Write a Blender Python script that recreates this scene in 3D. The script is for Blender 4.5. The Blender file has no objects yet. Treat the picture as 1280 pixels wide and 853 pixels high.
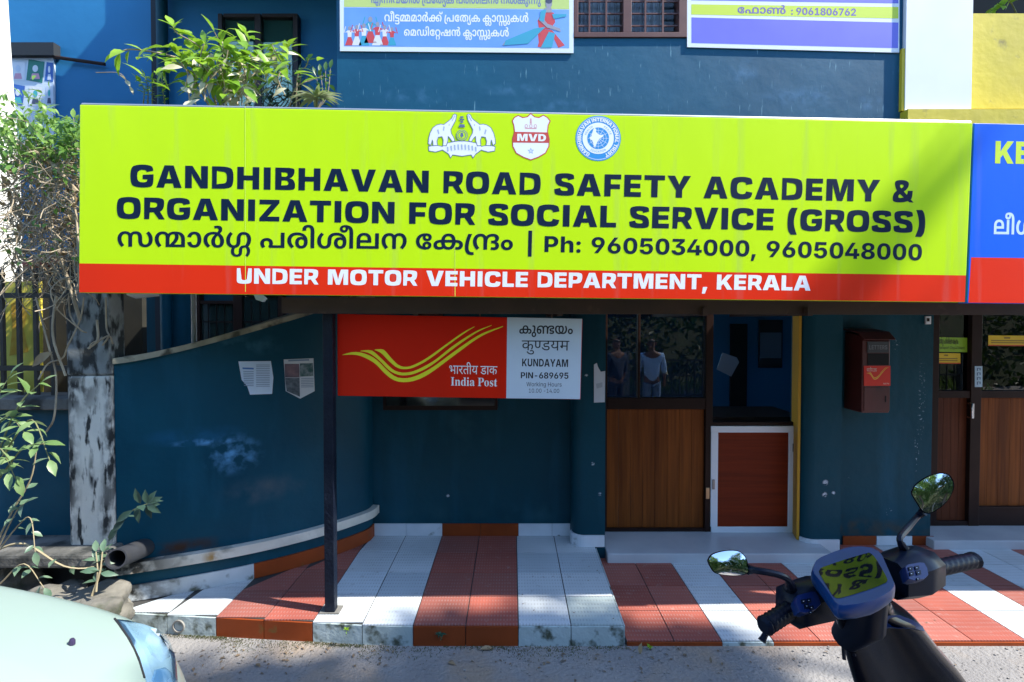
import bpy, bmesh, math, random
from mathutils import Vector, Matrix
from mathutils.geometry import delaunay_2d_cdt
from mathutils.bvhtree import BVHTree
from mathutils import noise as mnoise
SC = bpy.context.scene
COL = SC.collection
R = math.radians
rnd = random.Random(7)

# ---------------------------------------------------------------- camera, light, exposure
ZC = 1.58                      # camera height above the road at the kerb
PITCH = R(1.2)
cam = bpy.data.cameras.new('camera')
cam.sensor_width = 36; cam.lens = 18.0; cam.shift_y = -13.1 / 1280
cam.clip_start = 0.05; cam.clip_end = 500
camo = bpy.data.objects.new('camera', cam); COL.objects.link(camo)
camo.location = (0, 0, ZC); camo.rotation_euler = (R(90) - PITCH, 0, 0)
SC.camera = camo

SUN = Vector((0.85, -0.205, 1.0)).normalized()      # towards the sun
world = bpy.data.worlds.new('World'); SC.world = world; world.use_nodes = True
wn = world.node_tree; bg = wn.nodes['Background']
sky = wn.nodes.new('ShaderNodeTexSky'); sky.sky_type = 'NISHITA'; sky.sun_disc = False
sky.sun_elevation = math.asin(SUN.z); sky.sun_rotation = math.atan2(SUN.x, SUN.y)
sky.air_density = 1.0; sky.dust_density = 0.3; sky.ozone_density = 3.0
hs = wn.nodes.new('ShaderNodeHueSaturation'); hs.inputs['Saturation'].default_value = 1.05   # a clear tropical sky
wn.links.new(sky.outputs[0], hs.inputs['Color']); wn.links.new(hs.outputs[0], bg.inputs[0]); bg.inputs[1].default_value = 0.15
sl = bpy.data.lights.new('sun', 'SUN'); sl.energy = 3.2; sl.angle = R(0.55); sl.color = (1.0, 0.95, 0.86)
so = bpy.data.objects.new('sun', sl); COL.objects.link(so); so.location = (6, -2, 12)
so.rotation_euler = (-SUN).to_track_quat('-Z', 'Y').to_euler()
SC.view_settings.view_transform = 'Standard'; SC.view_settings.look = 'None'
SC.view_settings.gamma = 1; SC.view_settings.exposure = 1.84
try: SC.view_settings.use_curve_mapping = False
except Exception: pass
SC.cycles.max_bounces = 8; SC.cycles.diffuse_bounces = 4; SC.cycles.glossy_bounces = 4
SC.cycles.transparent_max_bounces = 12

# ---------------------------------------------------------------- points from the photograph's pixels (1280 wide) at a real depth
def ray(px, py):
    x = (px - 640) / 640; y = -(py - 413.4) / 640
    c, s = math.cos(PITCH), math.sin(PITCH)
    return Vector((x, c + y * s, -s + y * c))
def W(px, py, y):
    d = ray(px, py); t = y / d.y
    return Vector((d.x * t, y, ZC + d.z * t))
def Wz(px, py, z):
    d = ray(px, py); t = (z - ZC) / d.z
    return Vector((d.x * t, d.y * t, z))
def Wp(px, py, p0, n):
    d = ray(px, py); o = Vector((0, 0, ZC)); t = (p0 - o).dot(n) / d.dot(n)
    return o + d * t

# ---------------------------------------------------------------- materials
MATS = {}
def nodes(name):
    m = bpy.data.materials.new(name); m.use_nodes = True; nt = m.node_tree
    return m, nt, nt.nodes['Principled BSDF']
def pm(name, c1, c2=None, scale=4.0, rough=0.6, bump=0.0, bscale=40.0, metal=0.0, spec=0.5, stretch=(1, 1, 1), lo=0.35, hi=0.65,
       coat=0.0, c3=None, s3=30.0, lo3=0.62, hi3=0.7, stretch3=None, detail=6.0, rough2=None):
    """base colour varied by noise, an optional second layer of specks or stains, and a bump"""
    if name in MATS: return MATS[name]
    m, nt, b = nodes(name); N = nt.nodes.new; Lk = nt.links.new
    b.inputs['Roughness'].default_value = rough; b.inputs['Metallic'].default_value = metal
    b.inputs['Specular IOR Level'].default_value = spec; b.inputs['Coat Weight'].default_value = coat
    b.inputs['Coat Roughness'].default_value = 0.05
    tc = N('ShaderNodeTexCoord')
    def noise(sc, st, d=detail):
        mp = N('ShaderNodeMapping'); mp.inputs['Scale'].default_value = st; Lk(tc.outputs['Object'], mp.inputs[0])
        t = N('ShaderNodeTexNoise'); t.inputs['Scale'].default_value = sc; t.inputs['Detail'].default_value = d; Lk(mp.outputs[0], t.inputs[0])
        return t
    def ramp(t, lo_, hi_):
        r = N('ShaderNodeMapRange'); r.inputs[1].default_value = lo_; r.inputs[2].default_value = hi_; Lk(t.outputs[0], r.inputs[0]); return r
    def mix(f, a, b2):
        x = N('ShaderNodeMix'); x.data_type = 'RGBA'; Lk(f.outputs[0], x.inputs[0])
        if isinstance(a, tuple): x.inputs[6].default_value = (*a, 1)
        else: Lk(a.outputs[2], x.inputs[6])
        x.inputs[7].default_value = (*b2, 1); return x
    cur = c1
    if c2: cur = mix(ramp(noise(scale, stretch), lo, hi), c1, c2)
    if c3: cur = mix(ramp(noise(s3, stretch3 or (1, 1, 1), 8), lo3, hi3), cur, c3)
    if isinstance(cur, tuple): b.inputs['Base Color'].default_value = (*cur, 1)
    else: Lk(cur.outputs[2], b.inputs['Base Color'])
    if rough2 is not None:
        r = ramp(noise(scale * 1.7, stretch), 0.3, 0.7); r.inputs[3].default_value = rough; r.inputs[4].default_value = rough2; Lk(r.outputs[0], b.inputs['Roughness'])
    if bump:
        t = noise(bscale, stretch, 8); bp = N('ShaderNodeBump'); bp.inputs['Strength'].default_value = bump; bp.inputs['Distance'].default_value = 0.01
        Lk(t.outputs[0], bp.inputs['Height']); Lk(bp.outputs[0], b.inputs['Normal'])
    MATS[name] = m; return m
def leafm(name, c1, c2, rough=0.4, trans=0.35):
    if name in MATS: return MATS[name]
    m, nt, b = nodes(name); N = nt.nodes.new; Lk = nt.links.new
    b.inputs['Roughness'].default_value = rough
    tc = N('ShaderNodeTexCoord'); t = N('ShaderNodeTexNoise'); t.inputs['Scale'].default_value = 9; Lk(tc.outputs['Object'], t.inputs[0])
    r = N('ShaderNodeMapRange'); r.inputs[1].default_value = .38; r.inputs[2].default_value = .62; Lk(t.outputs[0], r.inputs[0])
    x = N('ShaderNodeMix'); x.data_type = 'RGBA'; Lk(r.outputs[0], x.inputs[0]); x.inputs[6].default_value = (*c1, 1); x.inputs[7].default_value = (*c2, 1)
    Lk(x.outputs[2], b.inputs['Base Color'])
    tr = N('ShaderNodeBsdfTranslucent'); Lk(x.outputs[2], tr.inputs[0])
    ms = N('ShaderNodeMixShader'); ms.inputs[0].default_value = trans; Lk(b.outputs[0], ms.inputs[1]); Lk(tr.outputs[0], ms.inputs[2])
    Lk(ms.outputs[0], nt.nodes['Material Output'].inputs[0]); MATS[name] = m; return m
def glassm(name, tint, refl, rough=0.0):
    if name in MATS: return MATS[name]
    m, nt, b = nodes(name); N = nt.nodes.new; Lk = nt.links.new; nt.nodes.remove(b)
    t = N('ShaderNodeBsdfTransparent'); t.inputs[0].default_value = (*tint, 1)
    g = N('ShaderNodeBsdfGlossy'); g.inputs['Roughness'].default_value = rough; g.inputs[0].default_value = (1, 1, 1, 1)
    lw = N('ShaderNodeLayerWeight'); lw.inputs[0].default_value = refl
    ms = N('ShaderNodeMixShader'); Lk(lw.outputs['Fresnel'], ms.inputs[0]); Lk(t.outputs[0], ms.inputs[1]); Lk(g.outputs[0], ms.inputs[2])
    Lk(ms.outputs[0], nt.nodes['Material Output'].inputs[0]); MATS[name] = m; return m
def woodm(name, c1, c2, axis='Z', rough=0.5):
    if name in MATS: return MATS[name]
    m, nt, b = nodes(name); N = nt.nodes.new; Lk = nt.links.new
    tc = N('ShaderNodeTexCoord')
    def nz(st, sc, d=6):
        mp = N('ShaderNodeMapping'); mp.inputs['Scale'].default_value = st; Lk(tc.outputs['Object'], mp.inputs[0])
        t = N('ShaderNodeTexNoise'); t.inputs['Scale'].default_value = sc; t.inputs['Detail'].default_value = d; Lk(mp.outputs[0], t.inputs[0]); return t
    st = (1, 1, .04) if axis == 'Z' else (.04, 1, 1)
    t1 = nz(st, 60); t2 = nz(st, 9, 2)
    ad = N('ShaderNodeMath'); ad.operation = 'ADD'; Lk(t1.outputs[0], ad.inputs[0]); Lk(t2.outputs[0], ad.inputs[1])
    r = N('ShaderNodeMapRange'); r.inputs[1].default_value = .75; r.inputs[2].default_value = 1.25; Lk(ad.outputs[0], r.inputs[0])
    x = N('ShaderNodeMix'); x.data_type = 'RGBA'; Lk(r.outputs[0], x.inputs[0]); x.inputs[6].default_value = (*c1, 1); x.inputs[7].default_value = (*c2, 1)
    Lk(x.outputs[2], b.inputs['Base Color']); b.inputs['Roughness'].default_value = rough; b.inputs['Specular IOR Level'].default_value = .15
    MATS[name] = m; return m
def tilem(name, c1, c2, dirt):
    """ribbed anti-skid tile: small raised ribs across each tile, worn and dusty"""
    if name in MATS: return MATS[name]
    m, nt, b = nodes(name); N = nt.nodes.new; Lk = nt.links.new
    tc = N('ShaderNodeTexCoord')
    def nz(sc, d=6, st=(1, 1, 1)):
        mp = N('ShaderNodeMapping'); mp.inputs['Scale'].default_value = st; Lk(tc.outputs['Object'], mp.inputs[0])
        t = N('ShaderNodeTexNoise'); t.inputs['Scale'].default_value = sc; t.inputs['Detail'].default_value = d; Lk(mp.outputs[0], t.inputs[0]); return t
    def rg(t, a, z):
        r = N('ShaderNodeMapRange'); r.inputs[1].default_value = a; r.inputs[2].default_value = z; Lk(t.outputs[0], r.inputs[0]); return r
    def mix(f, a, c):
        x = N('ShaderNodeMix'); x.data_type = 'RGBA'; Lk(f.outputs[0], x.inputs[0])
        if isinstance(a, tuple): x.inputs[6].default_value = (*a, 1)
        else: Lk(a.outputs[2], x.inputs[6])
        x.inputs[7].default_value = (*c, 1); return x
    cur = mix(rg(nz(3), .35, .65), c1, c2)
    wx = N('ShaderNodeTexWave'); wx.bands_direction = 'X'; wx.inputs['Scale'].default_value = 20; wx.inputs['Distortion'].default_value = .3; Lk(tc.outputs['Object'], wx.inputs[0])
    wy = N('ShaderNodeTexWave'); wy.bands_direction = 'Y'; wy.inputs['Scale'].default_value = 9; wy.inputs['Distortion'].default_value = .3; Lk(tc.outputs['Object'], wy.inputs[0])
    mu = N('ShaderNodeMath'); mu.operation = 'MULTIPLY'; Lk(wx.outputs[1], mu.inputs[0]); Lk(wy.outputs[1], mu.inputs[1])
    dn = nz(7, 9)
    am = N('ShaderNodeMath'); am.operation = 'MULTIPLY'; Lk(mu.outputs[0], am.inputs[0]); Lk(dn.outputs[0], am.inputs[1])
    cur = mix(rg(am, .15, .9), cur, dirt)
    cur = mix(rg(nz(26, 9), .64, .8), cur, dirt)
    Lk(cur.outputs[2], b.inputs['Base Color']); b.inputs['Roughness'].default_value = .6; b.inputs['Specular IOR Level'].default_value = .2
    bp = N('ShaderNodeBump'); bp.inputs['Strength'].default_value = .25; bp.inputs['Distance'].default_value = .004; Lk(mu.outputs[0], bp.inputs['Height']); Lk(bp.outputs[0], b.inputs['Normal'])
    MATS[name] = m; return m

def add_spot(m, centre, size, col, scale=20.0, lo=.45, hi=.6, st=(1, 1, 1)):
    """a worn patch of its own shape: noise inside an ellipsoid round a point of the object"""
    nt = m.node_tree; N = nt.nodes.new; Lk = nt.links.new; b = nt.nodes['Principled BSDF']; inp = b.inputs['Base Color']
    tc = N('ShaderNodeTexCoord'); mp = N('ShaderNodeMapping'); mp.vector_type = 'TEXTURE'; mp.inputs['Location'].default_value = centre; mp.inputs['Scale'].default_value = size
    Lk(tc.outputs['Object'], mp.inputs[0]); ln = N('ShaderNodeVectorMath'); ln.operation = 'LENGTH'; Lk(mp.outputs[0], ln.inputs[0])
    r = N('ShaderNodeMapRange'); r.inputs[1].default_value = 1; r.inputs[2].default_value = .2; Lk(ln.outputs['Value'], r.inputs[0])
    m2 = N('ShaderNodeMapping'); m2.inputs['Scale'].default_value = st; Lk(tc.outputs['Object'], m2.inputs[0])
    t = N('ShaderNodeTexNoise'); t.inputs['Scale'].default_value = scale; t.inputs['Detail'].default_value = 9; Lk(m2.outputs[0], t.inputs[0])
    q = N('ShaderNodeMapRange'); q.inputs[1].default_value = lo; q.inputs[2].default_value = hi; Lk(t.outputs[0], q.inputs[0])
    mu = N('ShaderNodeMath'); mu.operation = 'MULTIPLY'; Lk(r.outputs[0], mu.inputs[0]); Lk(q.outputs[0], mu.inputs[1])
    x = N('ShaderNodeMix'); x.data_type = 'RGBA'; Lk(mu.outputs[0], x.inputs[0]); x.inputs[7].default_value = (*col, 1)
    if inp.links: Lk(inp.links[0].from_socket, x.inputs[6])
    else: x.inputs[6].default_value = inp.default_value
    Lk(x.outputs[2], inp)

# ---------------------------------------------------------------- mesh builder and tagging
def wloc(o):
    v = Vector((0, 0, 0))
    while o: v += o.location; o = o.parent
    return v
class MB:
    """collects shapes in world coordinates, links them as ONE mesh object"""
    def __init__(s): s.v = []; s.f = []; s.mi = []
    def add(s, V, F, m=0):
        o = len(s.v); s.v += [Vector(p) for p in V]; s.f += [tuple(i + o for i in q) for q in F]; s.mi += [m] * len(F); return s
    def box(s, a, b, m=0):
        x0, y0, z0 = a; x1, y1, z1 = b
        V = [(x, y, z) for x in (x0, x1) for y in (y0, y1) for z in (z0, z1)]
        return s.add(V, [(0, 1, 3, 2), (4, 6, 7, 5), (0, 4, 5, 1), (2, 3, 7, 6), (0, 2, 6, 4), (1, 5, 7, 3)], m)
    def prism(s, pts, vec, m=0):
        """polygon (world points) extruded along vec, with caps that may be concave"""
        pts = [Vector(p) for p in pts]; vec = Vector(vec); n = len(pts)
        nrm = Vector((0, 0, 0))
        for a, b in zip(pts, pts[1:] + pts[:1]): nrm += a.cross(b)
        nrm.normalize(); ax = (pts[1] - pts[0]).normalized(); ay = nrm.cross(ax)
        p2 = [Vector(((p - pts[0]).dot(ax), (p - pts[0]).dot(ay))) for p in pts]
        vo, eo, fo, *_ = delaunay_2d_cdt(p2, [(i, (i + 1) % n) for i in range(n)], [], 1, 1e-7)
        c3 = [pts[0] + ax * v.x + ay * v.y for v in vo]
        s.add(c3, fo, m)
        if vec.length > 0:
            s.add([p + vec for p in c3], [tuple(reversed(f)) for f in fo], m)
            s.add(pts + [p + vec for p in pts], [(i, (i + 1) % n, (i + 1) % n + n, i + n) for i in range(n)], m)
        return s
    def tube(s, pts, r, n=8, m=0, cap=True):
        pts = [Vector(p) for p in pts]; rs = r if isinstance(r, (list, tuple)) else [r] * len(pts)
        up = Vector((0.13, 0.21, 1)); V = []; F = []; prev = None
        for i, p in enumerate(pts):
            d = (pts[min(i + 1, len(pts) - 1)] - pts[max(i - 1, 0)]).normalized()
            a = d.cross(up if prev is None else prev) if prev is None else prev - d * prev.dot(d)
            if a.length < 1e-4: a = d.orthogonal()
            a.normalize(); b = d.cross(a); prev = a
            V += [p + (a * math.cos(2 * math.pi * k / n) + b * math.sin(2 * math.pi * k / n)) * rs[i] for k in range(n)]
        for i in range(len(pts) - 1):
            F += [(i * n + k, i * n + (k + 1) % n, (i + 1) * n + (k + 1) % n, (i + 1) * n + k) for k in range(n)]
        if cap: F += [tuple(reversed(range(n))), tuple(range((len(pts) - 1) * n, len(pts) * n))]
        return s.add(V, F, m)
    def rings(s, rings, m=0, cap=True, closed=True):
        n = len(rings[0]); V = [p for r in rings for p in r]; F = []
        for i in range(len(rings) - 1):
            for k in range(n if closed else n - 1): F.append((i * n + k, i * n + (k + 1) % n, (i + 1) * n + (k + 1) % n, (i + 1) * n + k))
        if cap: F += [tuple(reversed(range(n))), tuple(range((len(rings) - 1) * n, len(rings) * n))]
        return s.add(V, F, m)
    def leaf(s, p, d, up, L, w, m=0, droop=0.25, fold=0.25):
        p = Vector(p); d = Vector(d).normalized(); sd = d.cross(Vector(up))
        if sd.length < 1e-3: sd = d.orthogonal()
        sd.normalize(); nn = sd.cross(d)
        def q(t, k): return p + d * L * t - nn * L * droop * t * t + sd * w * k + nn * abs(k) * w * fold
        V = [q(0, 0)]
        for t, k in ((.16, .26), (.4, .48), (.66, .42), (.87, .18)): V += [q(t, -k), q(t, 0), q(t, k)]
        V.append(q(1.04, 0)); F = [(0, 1, 2), (0, 2, 3), (10, 13, 11), (11, 13, 12)]
        for i in (1, 4, 7): F += [(i, i + 3, i + 4, i + 1), (i + 1, i + 4, i + 5, i + 2)]
        return s.add(V, F, m)
    def blade(s, p, d, up, L, w, m=0):
        p = Vector(p); d = Vector(d).normalized(); sd = d.cross(Vector(up))
        if sd.length < 1e-3: sd = d.orthogonal()
        sd.normalize(); nn = sd.cross(d)
        return s.add([p, p + d * L * .5 - sd * w * .5 + nn * w * .15, p + d * L - nn * L * .2, p + d * L * .5 + sd * w * .5 + nn * w * .15], [(0, 1, 2), (0, 2, 3)], m)
    def build(s, name, mats, parent=None, smooth=False, bevel=0, seg=2, angle=40):
        off = wloc(parent) if parent else Vector((0, 0, 0))
        me = bpy.data.meshes.new(name); me.from_pydata([p - off for p in s.v], [], s.f)
        for m in (mats if isinstance(mats, (list, tuple)) else [mats]): me.materials.append(m)
        me.polygons.foreach_set('material_index', s.mi); me.update()
        bm = bmesh.new(); bm.from_mesh(me)
        if bevel or smooth: bmesh.ops.remove_doubles(bm, verts=bm.verts, dist=1e-5)
        bmesh.ops.recalc_face_normals(bm, faces=bm.faces)
        if bevel:
            ed = [e for e in bm.edges if len(e.link_faces) == 2 and e.calc_face_angle(0) > R(angle)]
            bmesh.ops.bevel(bm, geom=ed, offset=bevel, segments=seg, affect='EDGES', profile=0.5, clamp_overlap=True)
        bm.to_mesh(me); bm.free()
        if smooth:
            me.polygons.foreach_set('use_smooth', [True] * len(me.polygons))
            try: me.set_sharp_from_angle(angle=R(angle))
            except Exception: pass
        o = bpy.data.objects.new(name, me); COL.objects.link(o)
        if parent: o.parent = parent
        return o
def tag(o, label=None, cat=None, group=None, kind=None):
    if label: o['label'] = label
    if cat: o['category'] = cat
    if group: o['group'] = group
    if kind: o['kind'] = kind
    return o
def thing(name, loc, label, cat, group=None):
    o = bpy.data.objects.new(name, None); COL.objects.link(o); o.location = loc; o.empty_display_size = .1
    return tag(o, label, cat, group)
def copy_tree(o, parent=None):
    c = o.copy(); COL.objects.link(c); c.parent = parent
    for ch in list(o.children): copy_tree(ch, c)
    return c
def bvh(o):
    off = wloc(o)
    return BVHTree.FromPolygons([v.co + off for v in o.data.vertices], [tuple(p.vertices) for p in o.data.polygons])
def onto(tree, px, py, lift=0.003, fallback=3.0):
    d = ray(px, py).normalized(); h = tree.ray_cast(Vector((0, 0, ZC)), d)
    if h[0] is None: return W(px, py, fallback)
    n = h[1] if h[1].dot(d) < 0 else -h[1]
    return h[0] + n * lift
def smooth_path(pts, n=6):
    """Catmull-Rom through points"""
    pts = [Vector(p) for p in pts]; P = [pts[0] * 2 - pts[1]] + pts + [pts[-1] * 2 - pts[-2]]; out = []
    for i in range(1, len(P) - 2):
        a, b, c, d = P[i - 1:i + 3]
        for k in range(n):
            t = k / n; out.append(.5 * ((2 * b) + (c - a) * t + (2 * a - 5 * b + 4 * c - d) * t * t + (3 * b - a - 3 * c + d) * t ** 3))
    out.append(pts[-1]); return out
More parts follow.
